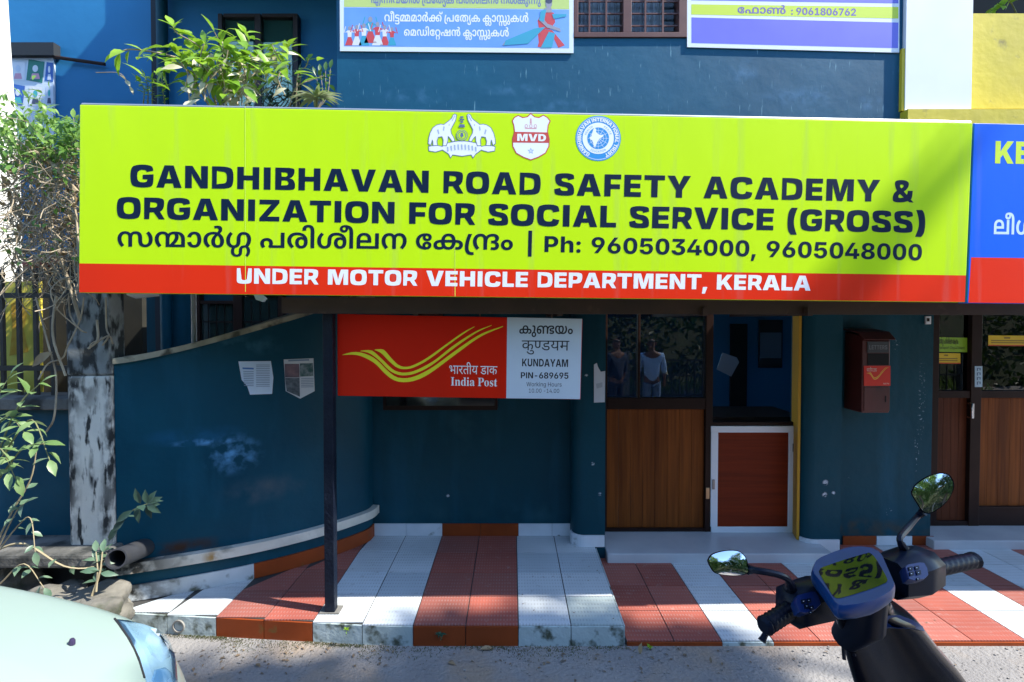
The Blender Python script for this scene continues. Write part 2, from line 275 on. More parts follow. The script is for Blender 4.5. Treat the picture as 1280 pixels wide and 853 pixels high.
# ---------------------------------------------------------------- lettering: glyph outlines and lines of glyphs (-1 is a blank)
# each glyph: advance, then its contours as steps (2*dx + 1 on the curve or + 0 off it, dy) in half-thousandths of the em
GLY=[
(754,[[393,-5,-108,0,-160,45,-90,84,1,57,0,60,96,84,162,43,99,0,64,0,110,-18,88,-34,52,-45,5,-27,-197,0,-6,9,-20,15,-28,10,-40,4,-21,0,-50,0,-70,-23,-38,-45,1,-32,0,-32,36,-45,68,-24,53,0,46,0,60,13,30,24,1,17,35,-2,-165,0,1,70,323,0,1,-50,0,-50,-84,-71,-148,-37]]),
(795,[[23,0,237,364,271,0,245,-364,-223,0,-83,141,-28,46,-48,99,-19,48,45,0,-20,-48,-42,-99,-25,-46,-79,-141],[197,70,1,74,403,0,1,-74]]),
(770,[[49,0,1,364,215,0,175,-143,22,-19,38,-36,36,-46,21,-29,-15,0,-4,19,-8,52,-4,51,1,17,1,134,205,0,1,-364,-215,0,-161,133,-26,23,-44,39,-36,44,-25,29,21,0,4,-26,8,-51,4,-43,1,-15,1,-133]]),
(723,[[329,0,-199,0,1,84,193,0,54,0,76,17,40,43,1,38,0,38,-42,42,-76,18,-59,0,-187,0,1,84,201,0,112,0,164,-44,88,-82,1,-56,0,-57,-88,-81,-162,-44],[245,364,1,-364,-195,0,1,364]]),
(750,[[49,0,1,364,197,0,1,-138,263,0,1,138,199,0,1,-364,-197,0,1,146,-261,0,1,-146]]),
(328,[[63,0,1,364,205,0,1,-364]]),
(668,[[49,0,1,364,315,0,82,0,116,-22,56,-42,1,-27,0,-20,-36,-33,-62,-22,-41,-4,1,-4,46,-2,78,-21,44,-39,1,-25,0,-30,-60,-47,-116,-26,-77,0],[245,78,93,0,50,0,50,20,1,18,0,12,-24,18,-42,10,-29,0,-95,0],[245,217,81,0,28,0,40,8,20,15,1,12,0,16,-48,18,-35,0,-83,0]]),
(795,[[269,0,-245,364,225,0,87,-142,26,-45,46,-95,21,-49,-43,0,22,49,42,95,29,45,81,142,221,0,-235,-364]]),
(668,[[49,0,1,364,313,0,80,0,124,-30,68,-55,1,-39,0,-39,-70,-53,-126,-28,-81,0,-187,0,1,77,147,0,36,0,50,9,26,18,1,16,0,16,-26,20,-50,8,-35,0,-67,0,1,-284],[441,0,-175,167,209,0,185,-167]]),
(775,[[389,-5,-100,0,-160,43,-94,84,1,60,0,60,94,84,160,42,101,0,100,0,160,-42,92,-84,1,-60,0,-61,-92,-83,-160,-43],[389,81,48,0,68,23,34,45,1,33,0,32,-34,46,-68,22,-47,0,-48,0,-68,-22,-36,-46,1,-32,0,-33,36,-45,68,-23]]),
(666,[[345,-4,-96,0,-140,28,-80,58,1,46,189,0,2,-16,30,-24,54,-12,39,0,32,0,44,8,20,14,1,10,0,8,-20,12,-48,10,-39,4,-73,8,-96,10,-110,50,1,43,0,35,74,52,132,28,87,0,88,0,130,-29,70,-53,1,-36,-189,0,-2,18,-48,20,-47,0,-28,0,-40,-8,-20,-12,1,-8,0,-9,20,-13,44,-9,37,-4,59,-6,60,-7,86,-20,56,-28,26,-36,1,-20,0,-36,-70,-50,-132,-26]]),
(584,[[49,0,1,364,513,0,1,-80,-315,0,1,-82,285,0,1,-78,-283,0,1,-124]]),
(613,[[49,0,1,364,525,0,1,-80,-327,0,1,-62,301,0,1,-77,-299,0,1,-65,325,0,1,-80]]),
(687,[[29,284,1,80,633,0,1,-80,-217,0,1,-284,-197,0,1,284]]),
(775,[[293,0,1,126,-269,238,233,0,107,-110,14,-15,22,-31,13,-20,-27,0,10,20,20,31,15,15,99,110,231,0,-261,-238,1,-126]]),
(748,[[385,-5,-100,0,-158,43,-92,84,1,60,0,60,94,84,160,42,97,0,68,0,116,-18,86,-35,54,-51,9,-33,-199,0,-4,11,-20,20,-32,14,-42,6,-25,0,-52,0,-68,-24,-36,-44,1,-32,0,-34,36,-44,68,-23,51,0,26,0,44,7,32,14,20,19,5,12,201,0,-4,-23,-44,-48,-84,-42,-120,-25]]),
(956,[[49,0,1,364,311,0,67,-114,8,-14,22,-49,22,-55,16,-52,5,-17,-35,0,4,17,18,52,22,55,20,49,9,14,65,114,313,0,1,-364,-197,0,1,140,0,13,2,41,4,50,2,50,1,20,11,0,-8,-22,-22,-51,-24,-47,-22,-40,-7,-14,-83,-140,-163,0,-83,140,-8,14,-24,40,-24,47,-24,51,-7,22,15,0,0,-20,2,-50,4,-50,2,-41,1,-13,1,-140]]),
(695,[[283,-6,-78,0,-112,28,-62,46,1,28,0,21,30,32,56,27,41,12,165,51,16,5,20,11,8,11,1,4,0,8,-28,14,-23,0,-18,0,-24,-6,-14,-12,1,-7,0,-11,24,-22,40,-25,29,-15,353,-194,-195,0,-293,156,-22,12,-52,34,-38,42,1,24,0,28,54,46,96,27,65,0,60,0,88,-25,48,-42,1,-25,0,-17,-24,-31,-42,-27,-29,-11,-151,-53,-16,-6,-26,-16,1,-12,0,-10,18,-16,36,-7,25,0,36,0,72,17,60,32,38,44,1,26,155,0,0,-32,-24,-58,-60,-49,-47,-17,-51,-13,-44,-14,-100,-13]]),
(694,[[51,0,1,54,271,180,32,22,78,42,41,22,13,-32,-52,-3,-104,-1,-53,0,-219,0,1,80,593,0,1,-55,-263,-176,-32,-23,-82,-44,-41,-22,-11,32,56,2,112,2,59,0,207,0,1,-80]]),
(565,[[49,0,1,364,197,0,1,-284,295,0,1,-80]]),
(391,[[45,148,0,41,32,88,58,80,39,29,179,0,-34,-38,-46,-81,-26,-81,1,-38,0,-32,22,-62,46,-74,39,-48,-177,0,-64,50,-64,110]]),
(391,[[41,-68,40,48,44,74,22,62,1,32,0,38,-26,81,-46,81,-33,38,181,0,36,-29,56,-80,34,-88,1,-41,0,-56,-64,-110,-61,-50]]),
(722,[[361,-4,-92,0,-144,32,-76,62,1,41,1,233,197,0,1,-225,0,-17,30,-26,54,-15,33,0,36,0,52,15,30,26,1,17,1,225,199,0,1,-233,0,-41,-80,-62,-142,-32]]),
(656,[[49,0,1,364,313,0,80,0,124,-32,68,-58,1,-39,0,-39,-70,-57,-126,-31,-81,0,-187,0,1,76,147,0,36,0,50,13,26,23,1,15,0,15,-26,23,-50,11,-35,0,-67,0,1,-284]]),
(269,[[7,-104,43,162,189,0,-103,-162]]),
(759,[[197,64,1,83,20,23,40,37,50,38,39,25,145,94,237,0,-303,-188,-19,4],[49,0,1,364,197,0,1,-78,-3,-105,5,-48,1,-133],[505,0,-175,146,127,72,283,-218]]),
(380,[[265,481,1,-598,-149,0,1,598]]),
(650,[[61,0,1,364,293,0,84,0,116,-32,64,-56,1,-36,0,-38,-64,-54,-120,-32,-83,0,-183,0,1,64,157,0,44,0,56,16,28,26,1,18,0,18,-28,26,-56,14,-43,0,-97,0,1,-298]]),
(629,[[219,157,1,-157,-157,0,1,364,157,0,1,-160,-11,0,20,34,88,38,69,0,58,0,86,-24,46,-47,1,-31,1,-174,-157,0,1,159,0,24,-52,28,-43,0,-28,0,-44,-13,-26,-24]]),
(269,[[137,-5,-40,0,-48,25,1,19,0,19,48,24,41,0,36,0,52,-24,1,-19,0,-19,-52,-25],[137,173,-40,0,-48,25,1,18,0,20,48,24,41,0,36,0,52,-24,1,-20,0,-18,-52,-25]]),
(646,[[321,368,74,0,122,-28,74,-56,1,-38,0,-30,-46,-57,-43,-33,-169,-126,-161,0,227,166,47,0,-8,-9,-46,-16,-66,-11,-37,0,-66,0,-104,28,-56,50,1,36,0,37,68,57,120,30],[323,306,-34,0,-52,-16,-30,-27,1,-17,0,-18,30,-28,52,-15,35,0,34,0,52,15,28,28,1,18,0,17,-28,27,-52,16]]),
(646,[[325,-5,-72,0,-124,29,-72,55,1,39,0,30,44,56,49,34,169,126,161,0,-223,-166,-47,0,12,9,44,16,64,10,41,0,68,0,100,-27,58,-50,1,-36,0,-38,-68,-56,-120,-31],[325,58,34,0,52,16,30,26,1,18,0,18,-30,27,-52,15,-33,0,-32,0,-52,-15,-32,-27,1,-18,0,-17,32,-27,52,-16]]),
(646,[[325,-5,-96,0,-124,45,-64,82,1,60,0,58,64,84,124,44,97,0,92,0,128,-44,62,-84,1,-58,0,-60,-62,-82,-126,-45],[325,62,40,0,56,26,26,53,1,41,0,41,-26,53,-56,27,-39,0,-44,0,-54,-27,-26,-53,1,-41,0,-41,26,-53,54,-26]]),
(646,[[317,-5,-76,0,-120,28,-68,49,-3,32,159,0,2,-14,28,-20,52,-12,29,0,36,0,54,16,30,28,1,18,0,18,-32,29,-52,15,-35,0,-32,0,-60,-13,-15,-11,-143,12,37,194,453,0,1,-66,-319,0,-17,-89,5,0,18,14,80,18,49,0,48,0,84,-17,62,-32,34,-44,1,-26,0,-37,-68,-57,-124,-33]]),
(646,[[317,-5,-80,0,-126,27,-70,50,-3,32,165,0,0,-13,32,-19,52,-11,33,0,36,0,52,12,28,23,1,17,0,15,-30,24,-58,15,-43,0,-81,0,1,52,161,77,1,2,-305,0,1,66,499,0,1,-58,-241,-113,1,17,80,6,124,-25,68,-51,1,-32,0,-34,-74,-51,-128,-28]]),
(646,[[27,62,1,64,271,238,155,0,-261,-234,1,-3,433,0,1,-65],[377,0,1,82,5,28,1,117,149,0,1,-227]]),
(269,[[25,-98,43,154,155,0,-91,-154]]),
(646,[[323,-5,-82,0,-128,27,-76,46,1,30,0,22,44,38,72,26,45,4,1,2,-58,6,-74,45,1,29,0,29,68,44,116,25,75,0,74,0,120,-25,66,-44,1,-29,0,-29,-74,-45,-59,-6,1,-2,44,-4,74,-26,42,-38,1,-22,0,-30,-72,-46,-130,-27],[323,54,36,0,54,12,28,24,1,14,0,16,-30,23,-54,13,-33,0,-34,0,-52,-13,-32,-23,1,-16,0,-14,30,-24,54,-12],[323,214,30,0,46,12,26,22,1,14,0,14,-24,20,-48,12,-29,0,-30,0,-46,-12,-26,-20,1,-14,0,-14,28,-21,44,-13]]),
(646,[[83,0,1,65,501,0,1,-65],[433,364,1,-364,-159,0,1,294,-3,0,-163,-58,1,72,161,56]]),
(646,[[117,0,297,296,1,2,-347,0,1,66,517,0,1,-67,-299,-297]]),
(646,[[65,0,1,58,263,118,30,16,46,24,22,24,1,14,0,16,-28,23,-48,12,-31,0,-32,0,-48,-13,-28,-24,1,-18,-151,0,0,36,66,54,118,28,77,0,80,0,120,-27,64,-49,1,-32,0,-20,-32,-40,-84,-50,-75,-34,-99,-48,1,-2,303,0,1,-66]]),
(274,[[63,0,1,364,151,0,1,-364]]),
(764,[[61,0,1,364,181,0,217,-174,18,-16,38,-34,36,-42,21,-26,-15,0,-4,20,-6,48,-4,44,1,15,1,165,167,0,1,-364,-179,0,-195,159,-24,19,-40,37,-42,43,-29,30,21,0,4,-26,6,-50,4,-40,1,-13,1,-159]]),
(646,[[489,180,1,-62,-331,0,1,62]]),
(729,[[181,78,1,72,24,20,40,35,52,35,37,22,169,102,197,0,-307,-180,-11,2],[61,0,1,364,163,0,1,-94,-1,-96,3,-40,1,-134],[517,0,-207,160,103,60,295,-220]]),
(730,[[365,-5,-90,0,-138,33,-76,60,1,40,1,236,163,0,1,-229,0,-20,36,-31,64,-18,43,0,44,0,64,18,36,31,1,20,1,229,161,0,1,-236,0,-40,-76,-60,-136,-33]]),
(722,[[325,0,-191,0,1,69,185,0,66,0,90,23,48,50,1,40,0,40,-48,50,-90,23,-65,0,-187,0,1,69,197,0,110,0,158,-44,88,-82,1,-56,0,-56,-88,-82,-158,-44],[223,364,1,-364,-161,0,1,364]]),
(758,[[25,0,245,364,215,0,255,-364,-179,0,-109,168,-22,36,-44,86,-23,48,37,0,-24,-49,-40,-85,-21,-36,-105,-168],[185,81,1,62,393,0,1,-62]]),
(742,[[293,0,1,134,-267,230,189,0,119,-112,18,-18,28,-32,17,-23,-31,0,12,23,28,33,17,17,117,112,187,0,-265,-230,1,-134]]),
(938,[[61,0,1,364,251,0,107,-154,8,-13,18,-39,20,-46,18,-44,5,-16,-29,0,6,16,16,43,20,46,20,40,9,13,105,154,249,0,1,-364,-159,0,1,164,0,12,0,37,4,43,0,44,1,19,13,0,-10,-21,-22,-44,-24,-43,-20,-35,-7,-12,-111,-164,-133,0,-113,164,-8,12,-20,34,-24,43,-24,45,-7,21,13,0,0,-19,0,-43,4,-43,2,-38,1,-12,1,-164]]),
(565,[[61,0,1,364,163,0,1,-298,311,0,1,-66]]),
(609,[[61,0,1,364,497,0,1,-66,-333,0,1,-82,311,0,1,-64,-309,0,1,-86,337,0,1,-66]]),
(672,[[37,298,1,66,603,0,1,-66,-221,0,1,-298,-159,0,1,298]]),
(659,[[61,0,1,364,293,0,84,0,116,-30,64,-54,1,-36,0,-36,-64,-53,-120,-27,-83,0,-191,0,1,64,165,0,44,0,56,12,28,22,1,18,0,18,-28,24,-56,12,-43,0,-97,0,1,-298],[465,0,-177,166,175,0,181,-166]]),
(657,[[337,-5,-90,0,-132,27,-74,54,-1,40,155,0,4,-18,36,-24,62,-12,39,0,40,0,56,11,28,19,1,13,0,11,-28,16,-52,12,-39,4,-79,10,-92,11,-108,48,1,41,0,33,74,50,126,27,81,0,84,0,120,-28,68,-50,1,-32,-151,0,-4,20,-64,24,-51,0,-36,0,-52,-10,-24,-18,1,-11,0,-13,28,-16,52,-10,33,-4,65,-8,48,-6,80,-18,60,-26,32,-35,1,-23,0,-33,-68,-49,-128,-27]]),
(985,[[225,0,-199,364,97,0,117,-224,8,-17,16,-37,16,-38,9,-20,-11,0,8,20,16,38,16,37,11,17,119,224,105,0,119,-224,10,-17,16,-37,18,-38,7,-20,-11,0,8,20,16,38,16,37,11,17,115,224,97,0,-199,-364,-107,0,-123,230,-12,23,-24,53,-9,34,21,0,-10,-32,-20,-52,-15,-26,-123,-230]]),
(600,[[301,-6,-76,0,-112,36,-60,63,1,42,0,43,60,63,112,35,77,0,74,0,112,-35,62,-63,1,-43,0,-42,-62,-63,-112,-36],[301,34,54,0,72,28,34,46,1,27,0,27,-34,46,-72,29,-53,0,-56,0,-70,-29,-34,-46,1,-27,0,-27,34,-46,70,-28]]),
(376,[[77,0,1,273,87,0,1,-42,7,0,16,21,76,25,51,0,10,0,26,-1,9,0,1,-44,-4,0,-30,2,-19,0,-38,0,-62,-16,-36,-28,1,-19,1,-171]]),
(549,[[161,98,1,54,17,0,233,121,111,0,-251,-129,-9,0],[77,0,1,364,89,0,1,-364],[423,0,-209,134,65,30,261,-164]]),
(242,[[77,0,1,273,89,0,1,-273],[123,318,-26,0,-36,16,1,12,0,13,36,17,27,0,26,0,36,-17,1,-13,0,-12,-36,-16]]),
(591,[[165,164,1,-164,-87,0,1,273,87,0,1,-66,-11,0,26,37,92,32,61,0,56,0,84,-22,46,-46,1,-34,1,-174,-87,0,1,170,0,31,-66,36,-55,0,-40,0,-64,-17,-36,-33]]),
(613,[[299,-108,-60,0,-90,16,-56,25,-17,15,71,22,12,-7,36,-19,58,-14,49,0,66,0,84,32,1,34,1,54,-7,0,-8,-8,-36,-21,-62,-17,-53,0,-64,0,-104,32,-60,59,1,43,0,42,58,62,106,34,69,0,52,0,64,-17,32,-23,11,-7,11,0,1,44,85,0,1,-280,0,-35,-64,-45,-108,-21],[297,44,50,0,68,22,34,43,1,29,0,30,-32,44,-70,25,-49,0,-52,0,-68,-27,-36,-44,1,-28,0,-28,36,-42,68,-24]]),
(743,[[89,0,1,364,93,0,1,-158,383,0,1,158,95,0,1,-364,-93,0,1,166,-381,0,1,-166]]),
(591,[[263,-4,-54,0,-84,24,-48,45,1,35,1,173,89,0,1,-169,0,-32,68,-36,57,0,40,0,62,17,36,33,1,24,1,163,89,0,1,-273,-85,0,1,66,13,0,-24,-38,-94,-32]]),
(528,[[265,-6,-56,0,-88,16,-58,32,-9,24,85,10,12,-22,64,-22,51,0,58,0,68,25,1,17,0,14,-40,19,-39,5,-91,10,-74,9,-74,37,1,29,0,23,54,36,90,20,61,0,56,0,78,-16,50,-30,13,-20,-79,-10,-12,15,-52,24,-51,0,-48,0,-66,-23,1,-16,0,-16,44,-18,49,-6,83,-10,76,-8,70,-37,1,-28,0,-24,-54,-37,-96,-22]]),
(648,[[111,0,1,39,451,0,1,-39],[397,364,1,-364,-91,0,1,321,-3,0,-175,-65,1,50,159,58]]),
(648,[[325,-5,-80,0,-116,44,-60,83,1,60,0,58,62,84,114,44,81,0,80,0,116,-44,60,-84,1,-58,0,-60,-60,-83,-114,-44],[325,36,52,0,76,34,38,66,1,46,0,46,-38,66,-76,34,-51,0,-52,0,-76,-34,-38,-66,1,-46,0,-46,38,-66,76,-34]]),
(269,[[137,-3,-28,0,-38,19,1,14,0,14,38,18,29,0,28,0,38,-18,1,-14,0,-14,-38,-19]]),
(648,[[483,176,1,-41,-317,0,1,41]]),
(648,[[61,74,1,38,289,252,93,0,-283,-246,1,-4,433,0,1,-40],[403,0,1,85,1,18,1,124,89,0,1,-227]]),
(646,[[49,323,1,41,551,0,1,-41,-227,0,1,-323,-93,0,1,323]]),
(562,[[231,-6,-52,0,-84,19,-50,38,1,27,0,23,36,29,64,17,74,9,39,2,48,3,64,3,28,9,1,10,1,1,0,18,-24,23,-52,13,-37,0,-38,0,-56,-12,-36,-18,-7,-10,-83,14,20,24,72,28,86,12,43,0,28,0,68,-6,66,-20,42,-38,1,-32,1,-180,-85,0,1,37,-5,0,-8,-9,-42,-20,-66,-14],[245,32,50,0,66,20,36,30,1,16,1,38,-4,-2,-36,-6,-48,-4,-44,-2,-11,-1,-32,-2,-54,-9,-34,-19,1,-15,0,-14,30,-20,50,-10]]),
(612,[[77,-102,1,375,87,0,1,-44,11,0,8,7,34,23,62,17,55,0,68,0,104,-34,60,-63,1,-43,0,-44,-58,-63,-104,-35,-67,0,-52,0,-64,18,-36,22,-7,8,-7,0,1,-144],[317,34,52,0,70,27,34,47,1,28,0,28,-34,46,-70,27,-51,0,-48,0,-68,-25,-36,-46,1,-30,0,-30,36,-46,68,-26]]),
(327,[[293,273,1,-37,-281,0,1,37],[93,338,89,0,1,-267,0,-19,28,-16,37,0,8,0,26,2,11,0,21,-36,-16,-3,-32,-3,-17,0,-70,0,-80,38,1,34]]),
(722,[[317,0,-175,0,1,41,169,0,90,0,118,34,56,63,1,44,0,44,-56,63,-114,34,-83,0,-181,0,1,41,189,0,108,0,150,-44,80,-81,1,-57,0,-56,-82,-82,-154,-44],[181,364,1,-364,-91,0,1,364]]),
(583,[[309,-6,-80,0,-116,36,-60,62,1,42,0,42,60,64,110,36,75,0,44,0,84,-14,68,-32,42,-52,1,-38,1,-18,-423,0,1,36,379,0,-41,-13,0,27,-34,42,-66,24,-49,0,-48,0,-72,-25,-36,-39,1,-22,1,-24,0,-31,42,-42,74,-22,53,0,32,0,52,9,38,20,11,13,85,-11,-12,-21,-60,-31,-88,-18]]),
(876,[[77,0,1,273,89,0,1,-61,-7,0,12,22,48,29,64,15,37,0,60,0,72,-37,13,-29,-11,0,10,20,52,30,74,16,45,0,46,0,78,-20,48,-42,1,-32,1,-184,-87,0,1,183,0,29,-68,26,-43,0,-36,0,-52,-16,-30,-26,1,-18,1,-178,-87,0,1,188,0,22,-62,28,-43,0,-32,0,-56,-15,-36,-29,1,-22,1,-172]]),
(601,[[89,0,1,364,445,0,1,-41,-351,0,1,-119,329,0,1,-41,-327,0,1,-122,357,0,1,-41]]),
(744,[[373,-6,-84,0,-130,34,-70,58,1,38,1,240,93,0,1,-236,0,-26,48,-42,84,-23,61,0,60,0,86,23,46,42,1,26,1,236,93,0,1,-240,0,-38,-70,-58,-128,-34]]),
(730,[[383,-5,-94,0,-144,45,-84,84,1,58,0,58,84,83,144,45,95,0,56,0,98,-16,78,-30,52,-44,11,-28,-91,0,-8,18,-38,28,-54,20,-66,10,-35,0,-66,0,-104,-34,-62,-64,1,-46,0,-46,62,-65,104,-33,67,0,36,0,66,10,54,20,38,28,9,18,93,0,-8,-28,-54,-44,-78,-30,-98,-17]]),
(690,[[25,0,267,364,107,0,269,-364,-95,0,-155,216,-14,20,-38,60,-25,46,19,0,-28,-47,-36,-61,-13,-18,-149,-216],[159,102,1,40,375,0,1,-40]]),
(214,[[63,0,1,364,91,0,1,-364]]),
(765,[[385,-5,-94,0,-146,45,-84,84,1,58,0,58,84,83,146,45,95,0,92,0,146,-45,82,-83,1,-58,0,-58,-82,-84,-146,-45],[385,38,64,0,104,33,64,65,1,46,0,46,-64,64,-104,34,-63,0,-68,0,-104,-34,-62,-64,1,-46,0,-46,62,-64,104,-34]]),
(753,[[89,0,1,364,109,0,297,-233,12,-9,34,-28,38,-36,21,-20,-13,0,-4,21,-4,38,-2,33,1,10,1,224,95,0,1,-364,-109,0,-263,207,-20,15,-36,30,-46,42,-33,30,17,0,4,-26,4,-46,0,-34,1,-10,1,-208]]),
(639,[[89,0,1,364,249,0,86,0,110,-31,52,-53,1,-32,0,-32,-52,-53,-110,-31,-85,0,-175,0,1,40,173,0,60,0,68,20,32,34,1,22,0,22,-32,34,-70,19,-57,0,-151,0,1,-323]]),
(565,[[89,0,1,364,93,0,1,-323,339,0,1,-41]]),
(1313,[[673,286,56,0,84,-16,31,-16,20,-10,26,-28,16,-37,1,-26,1,-17,0,-28,8,-33,15,-11,12,-10,42,-10,33,0,36,0,56,20,34,40,1,31,0,22,-22,39,-44,36,-33,18,95,36,46,-20,64,-46,34,-55,1,-33,0,-42,-66,-62,-120,-34,-81,0,-64,0,-92,18,-29,15,-20,12,-26,29,-12,38,1,22,1,16,0,32,-10,32,-13,10,-12,9,-40,9,-27,0,-24,0,-40,-8,-11,-7,-16,-10,-16,-29,1,-26,1,-156,-135,0,1,150,0,29,-8,29,-13,9,-14,10,-44,9,-23,0,-38,0,-62,-21,-36,-41,1,-29,0,-21,20,-39,44,-36,37,-18,-95,-37,-44,22,-64,46,-36,54,1,33,0,39,64,62,118,36,85,0,66,0,88,-20,37,-20,-7,0,34,18,84,22]]),
(1159,[[311,286,50,0,70,-10,58,-22,29,-16,41,-112,1,-126,-135,0,1,159,0,23,-8,26,-13,10,-10,8,-40,10,-31,0,-36,0,-64,-19,-40,-40,1,-30,0,-23,20,-39,44,-36,37,-18,-95,-37,-44,22,-64,45,-36,54,1,32,0,41,66,62,122,36],[753,286,90,0,130,-20,43,-17,30,-13,40,-33,20,-45,1,-30,1,-128,-677,0,3,130,0,32,24,49,25,18,32,21,88,26,100,10],[685,236,-34,0,-50,-16,-15,-15,-14,-12,-14,-34,1,-25,1,-100,-27,1,60,25,100,54,60,55,1,28,0,11,-12,18,-28,10],[881,187,0,-25,-40,-48,-76,-48,-49,-24,-21,4,26,2,54,1,17,0,181,0,1,77,0,34,-26,42,-54,28,-47,10,5,2,12,-9,24,-26]]),
(563,[[525,141,0,-29,-26,-53,-58,-41,-100,-24,-75,0,-64,0,-86,18,-56,28,-30,34,-7,16,139,12,6,-13,24,-27,42,-19,37,0,42,0,52,25,24,44,1,28,0,29,-24,44,-52,25,-39,0,-32,0,-44,-18,-24,-27,-7,-14,-135,12,8,17,36,34,58,28,88,16,63,0,70,0,96,-24,56,-40,26,-52]]),
(804,[[537,-6,-72,0,-102,28,-50,53,1,37,0,22,28,44,66,46,59,24,19,13,40,17,42,26,1,16,0,14,-32,16,-35,0,-20,0,-36,-3,-11,-2,-23,45,24,4,72,5,39,0,66,0,68,-21,28,-30,1,-15,0,-27,-60,-46,-55,-23,-15,-9,-44,-17,-52,-40,-24,-41,1,-20,0,-22,20,-30,40,-15,31,0,46,0,44,33,1,36,0,16,-14,32,-28,30,-42,24,-31,9,-24,7,-52,8,-43,0,-72,0,-96,-24,-48,-44,1,-30,0,-24,24,-38,48,-32,35,-15,-89,-37,-44,18,-70,41,-42,53,1,34,0,30,42,52,86,40,132,24,93,0,50,0,88,-8,39,-8,4,-1,8,-2,5,-1,62,-16,82,-48,44,-57,1,-30,0,-57,-118,-64]]),
(960,[[687,43,66,0,94,-25,50,-48,1,-32,0,-21,-24,-38,-40,-33,-27,-14,-85,28,30,16,32,40,1,24,0,31,-52,29,-39,0,-20,0,-32,-8,-7,-6,-12,-7,-6,-23,1,-22,1,-6,0,-26,-24,-36,-25,-11,-24,-11,-72,-12,-43,0,-68,0,-94,25,-50,45,1,32,0,31,50,51,45,21,87,-28,-32,-15,-30,-38,1,-23,0,-31,50,-28,41,0,22,0,30,8,9,6,12,8,6,22,1,20,1,9,0,26,24,35,27,12,24,12,74,11],[657,286,82,0,120,-34,66,-61,1,-41,0,-33,-34,-54,-64,-47,-45,-22,-95,37,36,18,44,37,20,38,1,22,0,30,-32,40,-58,20,-37,0,-30,0,-42,-10,-11,-10,-12,-10,-12,-36,1,-32,1,-10,0,-22,-12,-38,-24,-29,-19,-12,-30,-15,-92,-18,-63,0,-82,0,-120,34,-68,62,1,42,0,33,36,55,64,46,47,20,95,-36,-36,-18,-44,-36,-20,-39,1,-22,0,-31,32,-40,56,-20,37,0,34,0,42,10,13,10,12,11,10,34,1,29,1,14,0,35,32,49,35,18,28,14,84,18]]),
(959,[[259,180,78,0,100,-28,48,-43,1,-23,0,-16,-20,-28,-11,-8,-11,15,321,0,1,231,137,0,1,-280,-531,0,-47,28,14,9,22,25,1,18,0,22,-46,28,-45,0,-32,0,-44,-12,-20,-23,1,-14,0,-19,28,-28,21,-12,-101,-28,-38,20,-42,43,1,27,0,29,58,43,102,24]]),
(803,[[389,286,96,0,142,-26,94,-46,46,-60,1,-36,0,-42,-58,-56,-106,-26,-71,0,-76,0,-94,30,-44,49,1,29,0,46,100,56,97,0,60,0,88,-30,54,-46,3,-26,-47,2,-8,13,-32,24,-50,17,-33,0,-52,0,-46,-32,1,-26,0,-16,18,-26,40,-15,33,0,32,0,42,17,22,33,1,27,0,6,-2,19,-1,9,-2,2,0,7,-1,2,-8,19,-56,32,-92,20,-67,0,-74,0,-100,-24,-50,-43,1,-29,0,-24,24,-38,48,-32,35,-15,-89,-37,-44,18,-70,42,-42,52,1,34,0,28,40,53,84,41,136,24]]),
(265,[[-23,424,44,0,68,-8,25,-8,34,-12,38,-30,16,-48,1,-38,1,-280,-135,0,1,268,0,25,-4,36,-12,24,-7,7,-12,8,-28,8,-23,0,-20,0,-32,-8,-20,-17,1,-13,0,-4,2,-10,3,-4,-131,-8,-4,6,-4,13,1,7,0,29,56,39,92,18]]),
(1127,[[729,286,84,0,134,-23,94,-45,48,-61,1,-39,0,-42,-56,-56,-108,-26,-71,0,-74,0,-94,30,-46,49,1,29,0,46,102,56,97,0,60,0,88,-30,52,-46,5,-26,-49,2,-6,13,-32,24,-52,17,-31,0,-52,0,-46,-32,1,-26,0,-16,18,-26,40,-15,33,0,28,0,44,17,24,33,1,27,0,6,0,19,-3,9,0,2,2,7,-1,1,-8,20,-54,32,-94,20,-63,0,-46,0,-62,-8,-21,-10,-34,-14,-24,-46,1,-30,1,-4,0,-30,-26,-50,-31,-17,-30,-15,-88,-18,-65,0,-82,0,-118,34,-66,62,1,42,0,33,36,55,64,46,47,20,95,-36,-36,-18,-44,-36,-20,-39,1,-22,0,-31,32,-40,56,-20,35,0,30,0,44,10,13,10,12,11,10,32,1,19,1,6,0,48,46,55,41,17,46,18,110,16]]),
(265,[[-95,424,56,0,92,-9,43,-13,62,-20,44,-66,1,-56,1,-260,-135,0,1,256,0,32,-8,44,-26,29,-23,8,-18,9,-56,6,-35,0,-20,0,-36,-6,-24,-12,1,-11,0,-9,24,-14,25,0,32,0,24,16,1,12,0,12,-26,19,-17,7,123,-10,8,-5,10,-17,1,-10,0,-18,-32,-30,-64,-19,-55,0,-46,0,-68,15,-36,30,1,20,0,20,40,32,86,18]]),
(923,[[861,280,1,-280,-799,0,1,152,0,40,36,45,33,15,32,16,100,18,65,0,68,0,96,-17,33,-17,38,-18,30,-47,1,-35,1,-44,-393,0,1,-59,531,0,1,231],[325,237,-68,0,-62,-41,1,-34,1,-6,261,0,1,5,0,37,-62,39]]),
(978,[[311,286,46,0,64,-9,50,-18,27,-13,-13,0,38,20,90,20,67,0,84,0,116,-36,64,-62,1,-39,0,-33,-32,-54,-64,-46,-47,-22,-93,37,34,18,44,37,24,38,1,21,0,31,-40,40,-62,20,-39,0,-30,0,-40,-10,-11,-8,-12,-10,-12,-28,1,-22,1,-158,-135,0,1,158,0,24,-8,26,-13,10,-10,8,-40,10,-31,0,-36,0,-64,-19,-40,-40,1,-30,0,-23,20,-39,44,-36,37,-18,-95,-37,-44,22,-64,45,-36,54,1,32,0,41,66,62,122,36]]),
